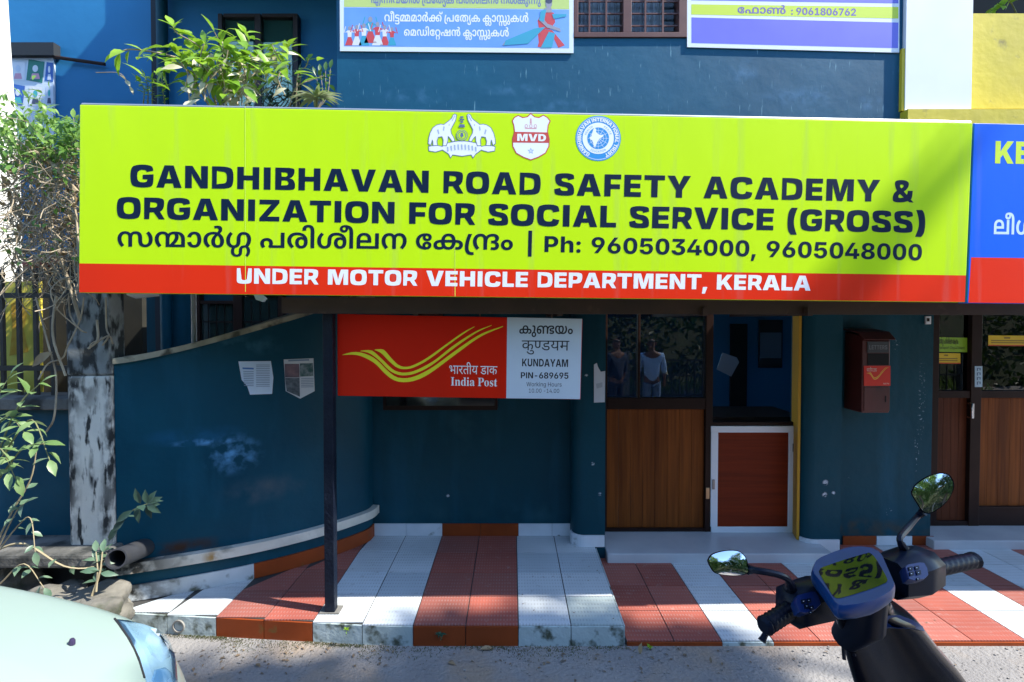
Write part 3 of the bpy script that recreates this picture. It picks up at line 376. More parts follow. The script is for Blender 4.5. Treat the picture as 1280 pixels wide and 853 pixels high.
(643,[[391,-6,-74,0,-128,17,-98,37,-54,55,1,39,0,38,56,54,100,36,128,16,73,0,76,0,96,-20,42,-32,1,-20,0,-23,-42,-30,-72,-16,-47,0,-60,0,-72,19,-32,31,1,17,0,11,12,17,7,6,127,10,-20,-6,-20,-22,1,-12,0,-12,24,-16,31,0,26,0,26,14,1,10,0,14,-44,14,-33,0,-16,0,-28,0,-11,-1,-60,-1,-82,-24,-46,-44,1,-28,0,-29,44,-45,82,-26,59,-1,12,-1,28,0,13,0,26,0,34,6,20,13,1,10,0,11,-24,14,-23,0,-30,0,-26,-18,1,-12,0,-12,20,-20,19,-6,-125,9,-6,5,-10,18,1,12,0,17,28,30,72,19,65,0,48,0,72,-16,40,-30,1,-24,0,-20,-44,-32,-94,-20]]),
(1130,[[229,-6,-96,0,-102,46,1,40,0,24,46,36,37,11,28,7,60,10,88,4,65,0,437,0,92,0,112,-10,41,-14,32,-11,36,-33,1,-24,0,-42,-112,-44,-87,0,-24,0,-44,3,-23,3,25,48,12,-2,30,-3,17,0,38,0,40,19,1,18,0,12,-20,15,-15,5,-22,7,-60,3,-53,0,-471,0,-52,0,-56,-4,-21,-6,-14,-5,-20,-15,1,-11,0,-13,20,-17,40,-8,29,0,28,0,60,9,33,14,61,-43,-32,-11,-60,-12,-68,-6],[569,286,94,0,118,-38,54,-65,1,-42,0,-47,-62,-66,-118,-34,-83,0,-62,0,-104,20,-31,18,-36,20,-32,56,1,33,0,67,140,78],[569,237,-68,0,-64,-49,1,-48,0,-30,28,-44,60,-23,45,0,44,0,58,22,30,44,1,31,0,33,-28,43,-60,21]]),
(293,[[299,280,-46,-50,-54,-86,-22,-73,1,-35,0,-32,30,-36,56,-14,37,0,14,0,28,0,17,2,13,-50,-20,-2,-44,-2,-19,0,-86,0,-106,32,-52,60,1,41,0,41,26,77,52,81,39,46]]),
(1028,[[311,286,50,0,72,-10,56,-22,29,-16,41,-112,1,-126,-135,0,1,159,0,23,-8,26,-13,10,-10,8,-40,10,-31,0,-36,0,-64,-19,-40,-40,1,-30,0,-23,20,-39,44,-36,37,-18,-95,-37,-44,22,-64,45,-36,54,1,32,0,41,66,62,122,36],[751,286,78,0,102,-20,52,-36,1,-22,0,-16,-18,-25,-42,-20,-35,-9,-1,3,56,-9,52,-36,1,-24,0,-36,-100,-42,-95,0,-40,0,-52,4,-21,2,19,48,18,-2,34,-2,21,0,44,0,40,14,1,19,0,7,-12,14,-11,5,-14,5,-42,6,-41,0,-33,0,1,49,33,0,32,0,48,6,17,7,8,4,10,12,1,8,0,18,-52,19,-49,0,-48,0,-68,-15,-23,-14,-16,-10,-22,-26,-10,-37,1,-27,1,-70,-123,0,1,83,21,70,20,29,82,43,118,23]]),
(493,[[247,-6,-66,0,-98,24,-52,44,1,28,0,28,54,43,98,24,63,0,66,0,98,-23,56,-43,1,-29,0,-30,-56,-42,-98,-24],[245,138,-36,0,-52,-24,1,-25,0,-23,52,-24,39,0,38,0,52,24,1,24,0,24,-52,24]]),
(1040,[[369,286,84,0,124,-24,76,-40,38,-51,1,-27,0,-30,-30,-45,-54,-36,-33,-19,19,35,251,0,1,231,137,0,1,-280,-475,0,-47,34,28,13,46,29,26,38,1,24,0,30,-46,44,-82,24,-55,0,-60,0,-84,-24,-46,-44,1,-28,0,-24,24,-38,46,-32,37,-15,-91,-37,-44,18,-70,42,-42,52,1,34,0,28,40,52,80,42,124,24]]),
(603,[[289,286,96,0,148,-20,49,-13,-55,-45,-50,13,-106,15,-71,0,-44,0,-58,-10,-26,-15,1,-11,0,-6,8,-10,9,-4,16,-8,60,-4,45,0,31,0,82,0,96,-18,29,-16,18,-9,14,-26,1,-15,0,-25,-58,-37,-110,-22,-79,0,-287,0,1,49,265,0,48,0,56,5,17,8,8,4,8,11,1,7,0,7,-12,13,-13,4,-14,5,-40,3,-35,0,-35,0,-76,0,-116,16,-27,18,-16,9,-20,25,1,16,0,24,58,40,114,22],[309,-126,-60,0,-102,8,-90,16,-39,12,57,44,34,-8,70,-14,78,-8,47,0,50,0,62,10,26,17,1,11,0,14,-34,20,-33,6,75,40,40,-7,56,-22,32,-31,1,-20,0,-26,-56,-40,-118,-22]]),
(1342,[[389,286,68,0,108,-13,80,-25,29,-16,20,-12,26,-32,12,-37,1,-20,1,-131,-673,0,1,130,0,28,20,44,38,34,31,12,42,18,116,20],[321,236,-32,0,-52,-16,-15,-15,-14,-12,-14,-34,1,-25,1,-100,-27,1,60,25,100,54,60,55,1,28,0,11,-12,18,-28,10],[517,187,0,-25,-40,-48,-76,-48,-49,-24,-21,4,28,2,52,1,17,0,181,0,1,77,0,34,-24,42,-56,28,-47,10,5,2,14,-9,22,-26],[933,286,92,0,130,-20,43,-17,32,-13,40,-33,16,-45,1,-30,1,-128,-671,0,1,132,0,20,12,36,24,32,21,12,28,18,72,24,100,12],[865,236,-32,0,-50,-16,-15,-15,-14,-12,-14,-35,1,-28,1,-96,-27,1,62,25,100,54,58,55,1,28,0,11,-12,18,-28,10],[1065,187,0,-25,-42,-48,-74,-48,-51,-24,-21,4,26,2,54,1,17,0,181,0,1,77,0,34,-26,42,-54,28,-45,10,5,2,12,-9,24,-26]]),
(796,[[389,286,90,0,130,-20,43,-17,32,-13,38,-33,20,-45,1,-30,1,-128,-683,0,1,130,0,28,20,44,38,34,31,12,42,18,116,20],[321,236,-32,0,-52,-16,-15,-15,-14,-12,-14,-34,1,-25,1,-100,-27,1,60,25,100,54,60,55,1,28,0,11,-12,18,-28,10],[517,187,0,-25,-40,-48,-76,-48,-49,-24,-21,4,28,2,52,1,17,0,181,0,1,77,0,34,-24,42,-56,28,-47,10,5,2,14,-9,22,-26]]),
(1636,[[569,286,94,0,118,-38,54,-65,1,-42,0,-47,-62,-66,-118,-34,-83,0,-62,0,-104,20,-31,18,-36,20,-32,56,1,33,0,67,140,78],[569,237,-68,0,-64,-49,1,-48,0,-30,28,-44,60,-23,45,0,44,0,58,22,30,44,1,31,0,33,-28,43,-60,21],[229,-6,-96,0,-102,46,1,40,0,24,46,36,37,11,28,7,60,10,88,4,65,0,713,0,56,0,68,-5,46,-9,19,-8,36,-12,32,-34,1,-21,0,-41,-102,-48,-93,0,-68,0,-100,25,-56,50,1,37,0,12,4,18,3,9,2,4,0,5,3,4,14,31,64,47,92,33,116,17,69,0,90,0,128,-24,78,-41,38,-53,1,-28,0,-34,-40,-52,-70,-42,-45,-18,-89,37,32,14,48,31,26,38,1,24,0,30,-48,44,-90,24,-59,0,-60,0,-92,-20,-60,-36,-15,-26,0,-3,-2,-7,-1,-4,-4,-7,0,-17,1,-10,0,-24,24,-28,42,-13,31,0,32,0,36,19,1,18,0,10,-12,16,-13,6,-14,6,-46,6,-53,0,-723,0,-52,0,-56,-4,-21,-6,-14,-5,-20,-15,1,-11,0,-13,20,-17,40,-8,29,0,28,0,60,9,33,14,61,-43,-32,-11,-60,-12,-68,-6]]),
(0,[[-115,298,-70,0,-90,20,-44,38,1,24,0,10,6,18,7,6,119,-10,-2,-4,-4,-12,1,-5,0,-15,20,-17,40,-7,23,0,24,0,38,7,20,17,1,15,0,5,-2,12,-1,4,117,10,4,-6,4,-18,1,-10,0,-24,-42,-38,-90,-20]]),
(1111,[[553,-6,-72,0,-104,28,-56,54,1,38,0,31,48,53,86,44,59,16,33,8,40,10,96,10,65,0,88,0,128,-24,76,-41,36,-53,1,-28,0,-34,-38,-53,-70,-41,-47,-18,-85,37,30,14,48,31,28,38,1,24,0,31,-48,45,-90,24,-65,0,-32,0,-48,-2,-21,-3,-17,-3,-48,-9,-70,-35,-36,-46,1,-24,0,-29,26,-31,44,-13,25,0,28,0,44,13,24,30,1,28,0,26,-34,45,-64,34,-43,10,-23,4,-20,3,-42,2,-21,0,-76,0,-98,-25,-48,-45,1,-28,0,-24,24,-38,48,-32,35,-15,-89,-37,-44,18,-70,41,-42,53,1,34,0,28,40,52,80,42,132,24,97,0,56,0,92,-10,43,-10,29,-6,84,-22,100,-76,1,-48,0,-40,-54,-53,-104,-27]]),
(282,[[-19,-34,-2,-2,-2,-7,1,-4,0,-9,12,-18,36,-12,37,0,40,0,40,20,1,19,0,9,-8,22,-20,30,-19,22,-20,26,-32,60,1,30,0,36,42,64,31,28,141,0,-26,-24,-34,-40,-16,-40,1,-20,0,-26,26,-48,19,-26,20,-24,24,-35,12,-29,1,-15,0,-45,-116,-43,-101,0,-110,0,-108,48,1,39,0,5,4,11,1,4]]),
(1130,[[229,-6,-96,0,-102,46,1,40,0,24,46,36,37,11,28,7,60,10,88,4,65,0,437,0,92,0,112,-10,41,-14,32,-11,36,-33,1,-24,0,-42,-112,-44,-87,0,-24,0,-44,3,-23,3,25,48,12,-2,30,-3,17,0,38,0,40,19,1,18,0,12,-20,15,-15,5,-22,7,-60,3,-53,0,-471,0,-52,0,-56,-4,-21,-6,-14,-5,-20,-15,1,-11,0,-13,20,-17,40,-8,29,0,28,0,60,9,33,14,61,-43,-32,-11,-60,-12,-68,-6],[569,286,94,0,118,-38,54,-65,1,-42,0,-48,-62,-63,-118,-30,-83,0,-62,0,-100,16,-35,18,-36,18,-32,56,1,33,0,67,140,78],[569,237,-68,0,-64,-49,1,-48,0,-30,28,-44,60,-23,45,0,44,0,58,22,30,44,1,31,0,33,-28,43,-60,21],[891,-168,-44,0,-70,10,-25,12,-24,10,-26,34,1,27,1,1,0,18,-16,29,-19,9,-14,7,-46,9,-31,0,-32,0,-60,-12,-44,-26,-3,-22,-2,-3,0,-11,1,-4,0,-20,18,-20,30,-9,17,0,24,0,30,13,1,14,0,13,-28,14,-27,0,-32,0,-52,-15,-23,-14,-19,36,32,14,74,18,43,0,68,0,68,-36,1,-30,0,-30,-74,-36,-77,0,-80,0,-92,50,1,42,0,26,40,42,72,27,88,14,53,0,32,0,62,-3,54,-8,23,-8,32,-12,36,-36,1,-30,1,-4,0,-15,6,-22,13,-7,8,-6,32,-8,21,0,40,0,52,28,1,30,0,22,-32,40,-29,15,87,28,44,-21,48,-51,1,-31,0,-32,-50,-45,-92,-25]]),
(1313,[[673,286,56,0,84,-16,31,-16,20,-10,26,-28,16,-37,1,-26,1,-17,0,-28,8,-33,15,-11,12,-10,42,-10,33,0,36,0,56,20,34,40,1,31,0,22,-22,39,-44,36,-33,18,95,36,46,-20,64,-47,34,-54,1,-33,0,-42,-66,-62,-122,-34,-79,0,-48,0,-88,17,-29,11,-30,12,-34,30,-14,40,1,24,1,16,0,32,-10,32,-13,10,-12,9,-40,9,-27,0,-24,0,-40,-8,-11,-7,-16,-10,-16,-29,1,-26,1,-156,-135,0,1,150,0,29,-8,29,-13,9,-14,10,-44,9,-23,0,-38,0,-62,-21,-36,-41,1,-29,0,-21,20,-39,44,-36,37,-18,-95,-37,-44,22,-64,45,-36,54,1,34,0,39,64,62,118,36,85,0,66,0,88,-20,37,-20,-7,0,34,18,84,22],[1061,-168,-44,0,-74,12,-23,10,-24,12,-26,36,1,24,1,10,0,20,-6,22,-9,8,-10,6,-30,7,-19,0,-18,0,-28,-5,-7,-6,-14,-6,-8,-22,1,-20,1,-106,-115,0,1,108,0,20,-4,18,-9,6,-8,7,-30,6,-15,0,-44,0,-56,-28,1,-32,0,-24,32,-39,29,-17,-83,-27,-30,14,-42,33,-20,37,1,22,0,32,52,47,92,25,65,0,44,0,68,-14,31,-14,-9,0,28,14,64,14,51,0,42,0,70,-12,25,-10,26,-12,24,-36,1,-26,1,-6,0,-22,8,-22,13,-8,8,-6,28,-8,25,0,38,0,50,29,1,30,0,23,-32,38,-27,16,85,28,44,-22,48,-51,1,-32,0,-31,-48,-45,-94,-25]]),
(370,[[173,-116,-94,0,-110,50,1,40,0,26,52,41,92,22,61,0,60,0,92,-21,52,-40,1,-28,0,-28,-52,-40,-92,-22],[173,-72,36,0,50,23,1,23,0,22,-48,22,-37,0,-36,0,-48,-22,1,-23,0,-21,48,-24],[135,286,66,0,74,-23,32,-39,1,-22,0,-37,-38,-73,-25,-44,-125,7,24,39,28,68,1,28,0,19,-28,27,-39,0,-16,0,-28,-2,-11,-2,-21,48,22,2,54,4]]),
(1137,[[873,399,64,0,70,-21,26,-30,1,-15,0,-27,-60,-46,-51,-23,-17,-9,-44,-17,-54,-40,-24,-41,1,-20,0,-22,20,-30,42,-15,31,0,44,0,44,33,1,36,0,16,-12,31,-26,29,-42,26,-29,10,-22,6,-56,8,-39,0,-36,0,-68,-10,-23,-10,-32,-14,-26,-46,1,-30,1,-4,0,-20,-10,-36,-26,-30,-21,-11,-28,-15,-90,-18,-65,0,-80,0,-120,34,-68,62,1,42,0,33,36,55,64,46,47,20,95,-36,-36,-18,-44,-36,-20,-39,1,-22,0,-31,32,-40,56,-20,35,0,34,0,40,10,13,10,16,11,8,33,1,20,1,6,0,46,46,56,41,16,46,18,112,16,85,0,46,0,78,-8,37,-7,19,-4,60,-15,84,-48,42,-58,1,-30,0,-58,-116,-64,-113,0,-74,0,-100,28,-52,53,1,37,0,22,28,44,68,46,59,24,19,13,38,17,44,26,1,16,0,14,-30,16,-39,0,-20,0,-34,-3,-11,-2,-23,45,22,4,72,5]]),
(775,[[263,-6,-58,0,-104,26,-64,56,1,44,0,38,54,60,98,44,138,24,87,0,80,0,124,-22,82,-40,40,-53,1,-31,0,-34,-42,-52,-68,-42,-47,-18,-85,37,30,14,48,31,28,38,1,24,0,30,-46,44,-90,24,-65,0,-70,0,-108,-31,-58,-53,1,-34,0,-28,26,-34,44,-15,27,0,22,0,30,9,18,19,1,13,0,20,-40,22,-37,0,-38,0,-68,-20,-31,-18,-11,46,28,15,92,25,61,0,56,0,80,-22,42,-38,1,-26,0,-28,-46,-42,-88,-22]]),
(1313,[[643,-6,-56,0,-84,16,-29,16,-20,11,-28,27,-14,37,1,26,1,18,0,27,-10,34,-11,10,-12,10,-42,10,-33,0,-36,0,-56,-19,-32,-41,1,-30,0,-22,20,-40,44,-36,37,-18,-93,-36,-46,22,-64,46,-36,54,1,32,0,42,68,62,120,34,83,0,64,0,92,-17,31,-16,20,-11,24,-30,12,-38,1,-22,1,-16,0,-32,12,-31,13,-10,12,-9,40,-10,31,0,24,0,42,8,11,8,18,9,12,29,1,26,1,156,137,0,1,-150,0,-28,8,-28,17,-11,14,-9,42,-10,25,0,40,0,62,21,36,41,1,30,0,21,-22,39,-44,36,-33,17,95,37,46,-21,64,-45,34,-55,1,-33,0,-40,-62,-62,-118,-36,-83,0,-64,0,-90,20,-37,20,11,0,-34,-18,-84,-22]]),
(730,[[369,286,86,0,124,-23,78,-39,36,-51,1,-27,0,-32,-40,-50,-68,-40,-47,-17,-87,37,28,12,48,29,28,36,1,23,0,28,-46,41,-82,23,-55,0,-60,0,-84,-23,-46,-41,1,-27,0,-33,54,-47,53,-21,-91,-37,-44,16,-70,40,-42,51,1,32,0,26,40,51,80,40,124,23],[365,37,80,0,104,-29,58,-48,1,-26,0,-34,-58,-50,-45,-18,-75,30,26,13,36,30,1,25,0,20,-30,28,-56,16,-37,0,-58,0,-66,-34,1,-30,0,-23,32,-31,31,-14,-75,-30,-44,18,-60,48,1,36,0,26,56,48,108,29]]),
(1255,[[259,180,78,0,100,-28,48,-43,1,-23,0,-16,-20,-28,-11,-8,-11,15,285,0,49,-49,-407,0,-47,28,14,9,22,25,1,18,0,22,-46,28,-45,0,-32,0,-44,-12,-20,-23,1,-14,0,-19,28,-28,21,-12,-101,-28,-38,20,-42,43,1,27,0,29,58,43,102,24],[707,0,1,192,0,14,-6,16,-7,6,-4,4,-20,6,-15,0,-24,0,-32,-16,1,-17,0,-11,16,-19,52,-13,49,0,45,0,60,0,92,22,72,34,54,42,23,20,137,0,1,-280],[653,286,40,0,66,-9,23,-9,28,-12,32,-36,1,-33,1,-138,217,0,1,106,0,9,2,18,2,18,3,6,3,-6,-32,-29,-96,-38,-106,-18,-53,0,-59,0,-92,0,-110,25,-50,42,1,24,0,22,44,36,84,22]]),
(1159,[[311,286,46,0,68,-9,54,-19,29,-14,51,-128,1,-116,-135,0,1,158,0,24,-8,26,-13,10,-10,8,-40,10,-31,0,-36,0,-64,-19,-40,-40,1,-30,0,-23,20,-39,44,-36,37,-18,-95,-37,-44,22,-64,45,-36,54,1,32,0,41,66,62,122,36],[891,-6,-74,0,-100,28,-52,53,1,37,0,22,28,44,68,46,61,24,17,13,40,17,44,26,1,16,0,14,-32,16,-37,0,-20,0,-34,-3,-11,-2,-23,45,22,4,72,5,39,0,66,0,70,-21,26,-30,1,-15,0,-27,-58,-46,-55,-23,-15,-9,-44,-17,-56,-40,-24,-41,1,-20,0,-22,22,-30,40,-15,31,0,44,0,48,33,1,36,0,20,-26,44,-50,36,-39,11,-24,7,-52,8,-43,0,-42,0,-64,-8,-25,-10,-16,-8,-28,-22,-16,-36,1,-28,1,-76,-125,0,1,93,47,89,28,16,68,24,102,14,71,0,50,0,86,-8,37,-8,6,-1,6,-2,5,-1,64,-16,84,-47,40,-57,1,-30,0,-58,-116,-64]]),
(1372,[[259,180,78,0,100,-28,48,-43,1,-23,0,-16,-20,-28,-11,-8,-11,15,493,0,-5,-49,-561,0,-47,28,14,9,22,25,1,18,0,22,-46,28,-45,0,-32,0,-44,-12,-20,-23,1,-14,0,-19,28,-28,21,-12,-101,-28,-38,20,-42,43,1,27,0,29,58,43,102,24],[973,286,88,0,134,-27,90,-52,46,-75,1,-48,0,-39,-34,-69,-68,-62,-45,-28,-101,32,40,24,48,53,20,58,1,32,0,30,-20,55,-52,42,-84,26,-59,0,-80,0,-104,-42,-48,-76,1,-49,0,-13,0,-24,5,-11,0,-3,0,-4,1,-4,4,-29,28,-35,44,-14,29,0,22,0,11,7,8,3,4,12,1,9,1,231,137,0,1,-220,0,-26,-24,-32,-21,-10,-22,-10,-64,-12,-45,0,-76,0,-112,40,-60,83,1,63,0,46,46,78,92,58,140,32]]),
(1330,[[665,286,66,0,86,-20,33,-20,-11,0,40,22,90,18,65,0,82,0,120,-36,60,-62,1,-39,0,-33,-32,-54,-64,-46,-45,-22,-93,37,34,18,46,37,20,38,1,21,0,29,-36,41,-62,21,-41,0,-24,0,-42,-9,-13,-9,-14,-10,-10,-28,1,-26,1,-154,-135,0,1,156,0,26,-12,30,-15,10,-14,6,-40,8,-27,0,-28,0,-40,-9,-13,-7,-16,-10,-16,-28,1,-30,1,-152,-135,0,1,159,0,23,-8,26,-13,10,-10,8,-40,10,-31,0,-32,0,-64,-19,-40,-40,1,-30,0,-23,20,-39,44,-36,37,-18,-95,-37,-44,22,-64,45,-36,54,1,32,0,41,64,62,124,36,85,0,46,0,64,-9,50,-18,25,-13,-11,0,40,20,88,20]]),
(1124,[[721,-6,-54,0,-86,9,-49,11,-6,2,-20,4,-7,2,-60,18,-72,48,-32,52,1,27,0,19,14,30,13,11,11,5,20,20,68,24,76,10,41,0,112,0,124,-60,1,-60,0,-46,-88,-70,-67,-23,-12,-3,-14,-4,-11,-3,-46,-11,-102,-12,-61,0,-88,0,-138,25,-94,45,-48,64,1,38,0,36,56,54,112,30,81,0,64,0,104,-23,33,-25,-107,-32,-16,15,-46,16,-29,0,-36,0,-48,-17,-26,-32,1,-22,0,-36,58,-56,108,-32,75,0,26,0,44,2,19,3,10,1,22,2,11,2,32,8,60,32,36,46,1,28,0,27,-30,31,-46,13,-23,0,-32,0,-48,-15,-24,-32,1,-24,0,-26,32,-46,56,-34,41,-10,8,-2,14,2,11,-2,16,-2,48,-4,29,0,70,0,102,28,56,51,1,36,0,25,-32,49,-33,23,105,32,50,-29,48,-65,1,-34,0,-33,-38,-59,-86,-46,-140,-26]]),
(1316,[[799,286,66,0,96,-6,72,-10,35,-8,35,-6,88,-25,90,-73,1,-46,0,-54,-118,-64,-111,0,-74,0,-100,28,-52,53,1,37,0,22,28,44,68,46,59,24,17,13,40,17,44,26,1,16,0,14,-32,16,-35,0,-20,0,-36,-3,-11,-2,-23,45,24,4,70,5,41,0,66,0,68,-21,28,-30,1,-15,0,-27,-60,-46,-55,-23,-15,-9,-44,-17,-52,-40,-26,-41,1,-20,0,-22,22,-30,40,-15,31,0,44,0,46,33,1,33,0,23,-32,42,-58,34,-37,10,-39,6,-38,7,-86,6,-47,0,-44,0,-90,-6,-39,-7,-33,-6,-56,-14,-78,-56,1,-43,0,-23,26,-27,44,-12,25,0,28,0,44,13,24,30,1,28,0,26,-34,45,-64,34,-43,10,-23,4,-20,3,-42,2,-21,0,-76,0,-98,-25,-48,-45,1,-28,0,-24,24,-38,48,-32,35,-15,-89,-37,-44,18,-70,41,-42,53,1,34,0,28,40,52,82,42,130,24,97,0,56,0,92,-10,43,-10,29,-6,84,-22,100,-76,1,-48,0,-40,-54,-53,-104,-27,-75,0,-72,0,-104,27,-56,52,1,35,0,32,44,52,84,42,61,16,21,8,50,14,132,14]]),
(1227,[[259,180,78,0,100,-28,48,-43,1,-23,0,-16,-20,-28,-11,-8,-15,15,297,0,1,-49,-367,0,-47,28,14,9,22,25,1,18,0,22,-46,28,-45,0,-32,0,-44,-12,-20,-23,1,-14,0,-19,28,-28,21,-12,-101,-28,-38,20,-42,43,1,27,0,29,58,43,102,24],[893,286,68,0,102,-18,35,-16,38,-17,34,-51,1,-40,1,-144,-551,0,1,140,0,30,16,42,32,28,25,12,36,16,100,18],[893,237,-32,0,-52,-10,-15,-9,-18,-10,-22,-32,1,-36,1,-91,281,0,1,87,0,36,-20,36,-17,10,-18,9,-48,10]]),
(1647,[[393,286,88,0,116,-26,49,-24,-33,9,34,21,96,20,59,0,70,0,88,-24,37,-21,1,-21,53,-70,1,-150,-133,0,1,156,0,26,-14,30,-15,10,-12,6,-40,8,-31,0,-24,0,-40,-8,-15,-8,-16,-10,-16,-29,1,-30,1,-151,-133,0,1,137,0,37,-24,36,-21,8,-20,10,-52,8,-43,0,-64,0,-104,-26,-56,-53,1,-37,1,-2,0,-28,24,-34,44,-15,27,0,22,0,32,9,16,19,1,13,0,20,-40,22,-35,0,-40,0,-68,-20,-31,-18,-11,46,28,15,96,25,61,0,54,0,78,-22,42,-38,1,-26,0,-28,-46,-42,-88,-22,-61,0,-58,0,-104,26,-62,56,1,45,0,53,94,74,160,38],[1381,-6,-74,0,-100,28,-52,53,1,37,0,22,28,44,66,46,61,24,17,13,40,17,44,26,1,16,0,14,-32,16,-37,0,-18,0,-36,-3,-11,-2,-23,45,22,4,74,5,37,0,66,0,70,-21,28,-30,1,-15,0,-27,-60,-46,-55,-23,-15,-9,-44,-17,-54,-40,-24,-41,1,-20,0,-22,20,-30,42,-15,29,0,46,0,46,33,1,36,0,20,-24,44,-52,36,-39,11,-24,7,-52,8,-43,0,-42,0,-64,-8,-25,-10,-16,-8,-28,-22,-16,-36,1,-28,1,-76,-123,0,1,93,45,89,28,16,70,24,102,14,69,0,52,0,84,-8,39,-8,4,-1,8,-2,5,-1,62,-16,84,-47,42,-57,1,-30,0,-58,-118,-64]]),
(1584,[[393,286,88,0,116,-26,49,-24,-33,9,34,21,96,20,59,0,78,0,102,-28,41,-31,-21,-9,49,-68,1,-150,-133,0,1,156,0,26,-14,30,-15,10,-12,6,-40,8,-31,0,-24,0,-40,-8,-15,-8,-16,-10,-16,-29,1,-30,1,-151,-133,0,1,137,0,37,-24,36,-21,8,-20,10,-52,8,-43,0,-64,0,-104,-26,-56,-53,1,-37,1,-2,0,-28,24,-34,44,-15,27,0,22,0,32,9,16,19,1,13,0,20,-40,22,-35,0,-40,0,-68,-20,-31,-18,-11,46,28,15,96,25,61,0,54,0,78,-22,42,-38,1,-26,0,-28,-46,-42,-88,-22,-61,0,-58,0,-104,26,-62,56,1,45,0,53,94,74,160,38],[1299,286,78,0,112,-17,64,-33,1,-24,0,-12,-12,-20,-13,-8,-18,-10,-58,-10,-57,0,-31,0,-32,0,-28,-2,-7,-2,-8,-2,-6,-6,1,-4,0,-10,46,-4,41,0,15,0,58,0,64,-10,21,-9,16,-7,16,-21,1,-15,0,-18,-42,-31,-90,-17,-71,0,-42,0,-74,4,-62,8,-27,6,43,44,38,-6,74,-7,45,0,48,0,36,9,1,8,0,10,-28,4,-27,0,-11,0,-80,0,-82,14,-17,12,-12,6,-12,18,1,11,0,13,16,22,21,8,24,10,68,10,63,0,35,0,24,0,24,6,1,8,0,14,-68,11,-59,0,-64,0,-92,-17,-27,-14,-36,-17,-32,-49,1,-30,1,-50,-119,2,-1,65,2,36,48,59,92,42,140,22]]),
(960,[[657,286,82,0,120,-34,66,-61,1,-41,0,-33,-34,-54,-64,-47,-45,-22,-95,37,36,18,44,37,20,38,1,22,0,30,-32,40,-58,20,-37,0,-30,0,-42,-10,-11,-10,-12,-10,-12,-36,1,-32,1,-10,0,-22,-12,-38,-24,-29,-19,-12,-30,-15,-92,-18,-63,0,-82,0,-120,34,-68,62,1,42,0,33,36,55,64,46,47,20,95,-36,-36,-18,-44,-36,-20,-39,1,-22,0,-31,32,-40,56,-20,37,0,34,0,42,10,13,10,12,11,10,34,1,29,1,14,0,35,32,49,35,18,28,14,84,18]]),
(773,[[409,237,-52,0,-84,-7,-64,-13,-44,-20,-7,-13,-2,-2,2,-3,1,-1,-4,-5,-4,-10,1,-8,0,-23,40,-26,37,0,36,0,32,20,1,14,0,10,-16,14,-28,8,-21,0,-34,0,-48,-11,-23,-7,-67,9,18,11,64,24,78,16,41,0,60,0,72,-21,32,-33,1,-20,0,-20,-40,-36,-82,-22,-65,0,-56,0,-86,24,-48,44,1,30,0,25,44,46,94,35,144,20,101,0,106,0,134,-18,68,-38,1,-27,0,-20,-44,-29,-80,-20,-59,-4,-63,22,1,13,11,0,26,0,38,3,15,5,12,4,12,11,1,9,0,13,-32,18,-82,9],[739,77,0,-17,-26,-29,-21,-9,-18,-8,-48,-10,-76,-4,-55,0,-195,0,-42,0,-38,-2,-9,-4,-14,-2,-12,-10,1,-6,0,-6,10,-10,11,-3,12,-3,40,-4,43,0,425,0,1,-50,-439,0,-58,0,-86,8,-25,8,-32,10,-32,29,1,18,0,19,32,30,33,10,18,6,42,8,64,3,45,0,201,0,42,0,48,4,15,5,12,4,10,12,1,8,0,8,-14,14,-11,4,-12,4,-36,4,-33,0,-13,0,1,43,113,-7,76,-12,70,-36]]),
(703,[[175,316,38,0,56,-10,25,-13,16,-9,24,-34,1,-32,1,-58,201,0,1,116,-129,0,1,35,315,0,1,-35,-101,0,1,-276,-81,0,1,125,-199,0,1,-19,0,-16,-28,-14,-19,0,-20,0,-42,12,-36,20,-22,22,1,9,0,9,28,12,33,0,29,0,1,53,0,23,-8,26,-11,7,-20,15,-43,0,-26,0,-28,-13,1,-11,0,-14,46,-14,59,-2,-7,-36,-74,4,-90,30,1,32,0,30,76,26]]),
(259,[[171,276,1,-276,-81,0,1,276,-87,0,1,35,273,0,1,-35]]),
(409,[[397,21,-55,-27,-58,24,-104,50,-80,44,-21,16,-24,16,-12,18,1,8,0,10,30,16,35,0,24,0,38,-11,15,-11,40,10,36,30,1,20,0,12,-10,22,-5,8,-239,0,1,35,425,0,1,-35,-103,0,16,-18,1,-29,0,-27,-44,-38,-76,-27,-47,-10,44,-26,120,-55]]),
(570,[[481,276,1,-276,-79,0,1,164,-107,0,-62,0,-62,-6,-17,-8,-24,-10,1,-22,0,-24,74,-46,73,-28,-55,-26,-44,20,-80,40,-48,43,1,24,0,17,28,28,21,10,30,12,82,12,69,0,129,0,1,76,-399,0,1,35,585,0,1,-35]]),
(259,[[-183,308,-18,17,-18,32,1,17,0,32,84,42,77,0,60,0,80,-28,56,-61,29,-48,109,0,1,-35,-101,0,1,-276,-81,0,1,276,-87,0,1,35,89,0,-28,52,-62,49,-53,0,-40,0,-44,-24,1,-22,0,-16,20,-28,17,-14]]),
(580,[[597,311,1,-35,-103,0,1,-276,-81,0,1,90,-28,-10,-78,-14,-51,0,-88,0,-112,60,-13,50,62,7,60,23,1,22,0,14,-24,24,-11,10,-123,0,1,35],[129,150,20,-24,62,-24,51,0,48,0,76,20,27,15,1,139,-197,0,28,-26,1,-28,0,-54]]),
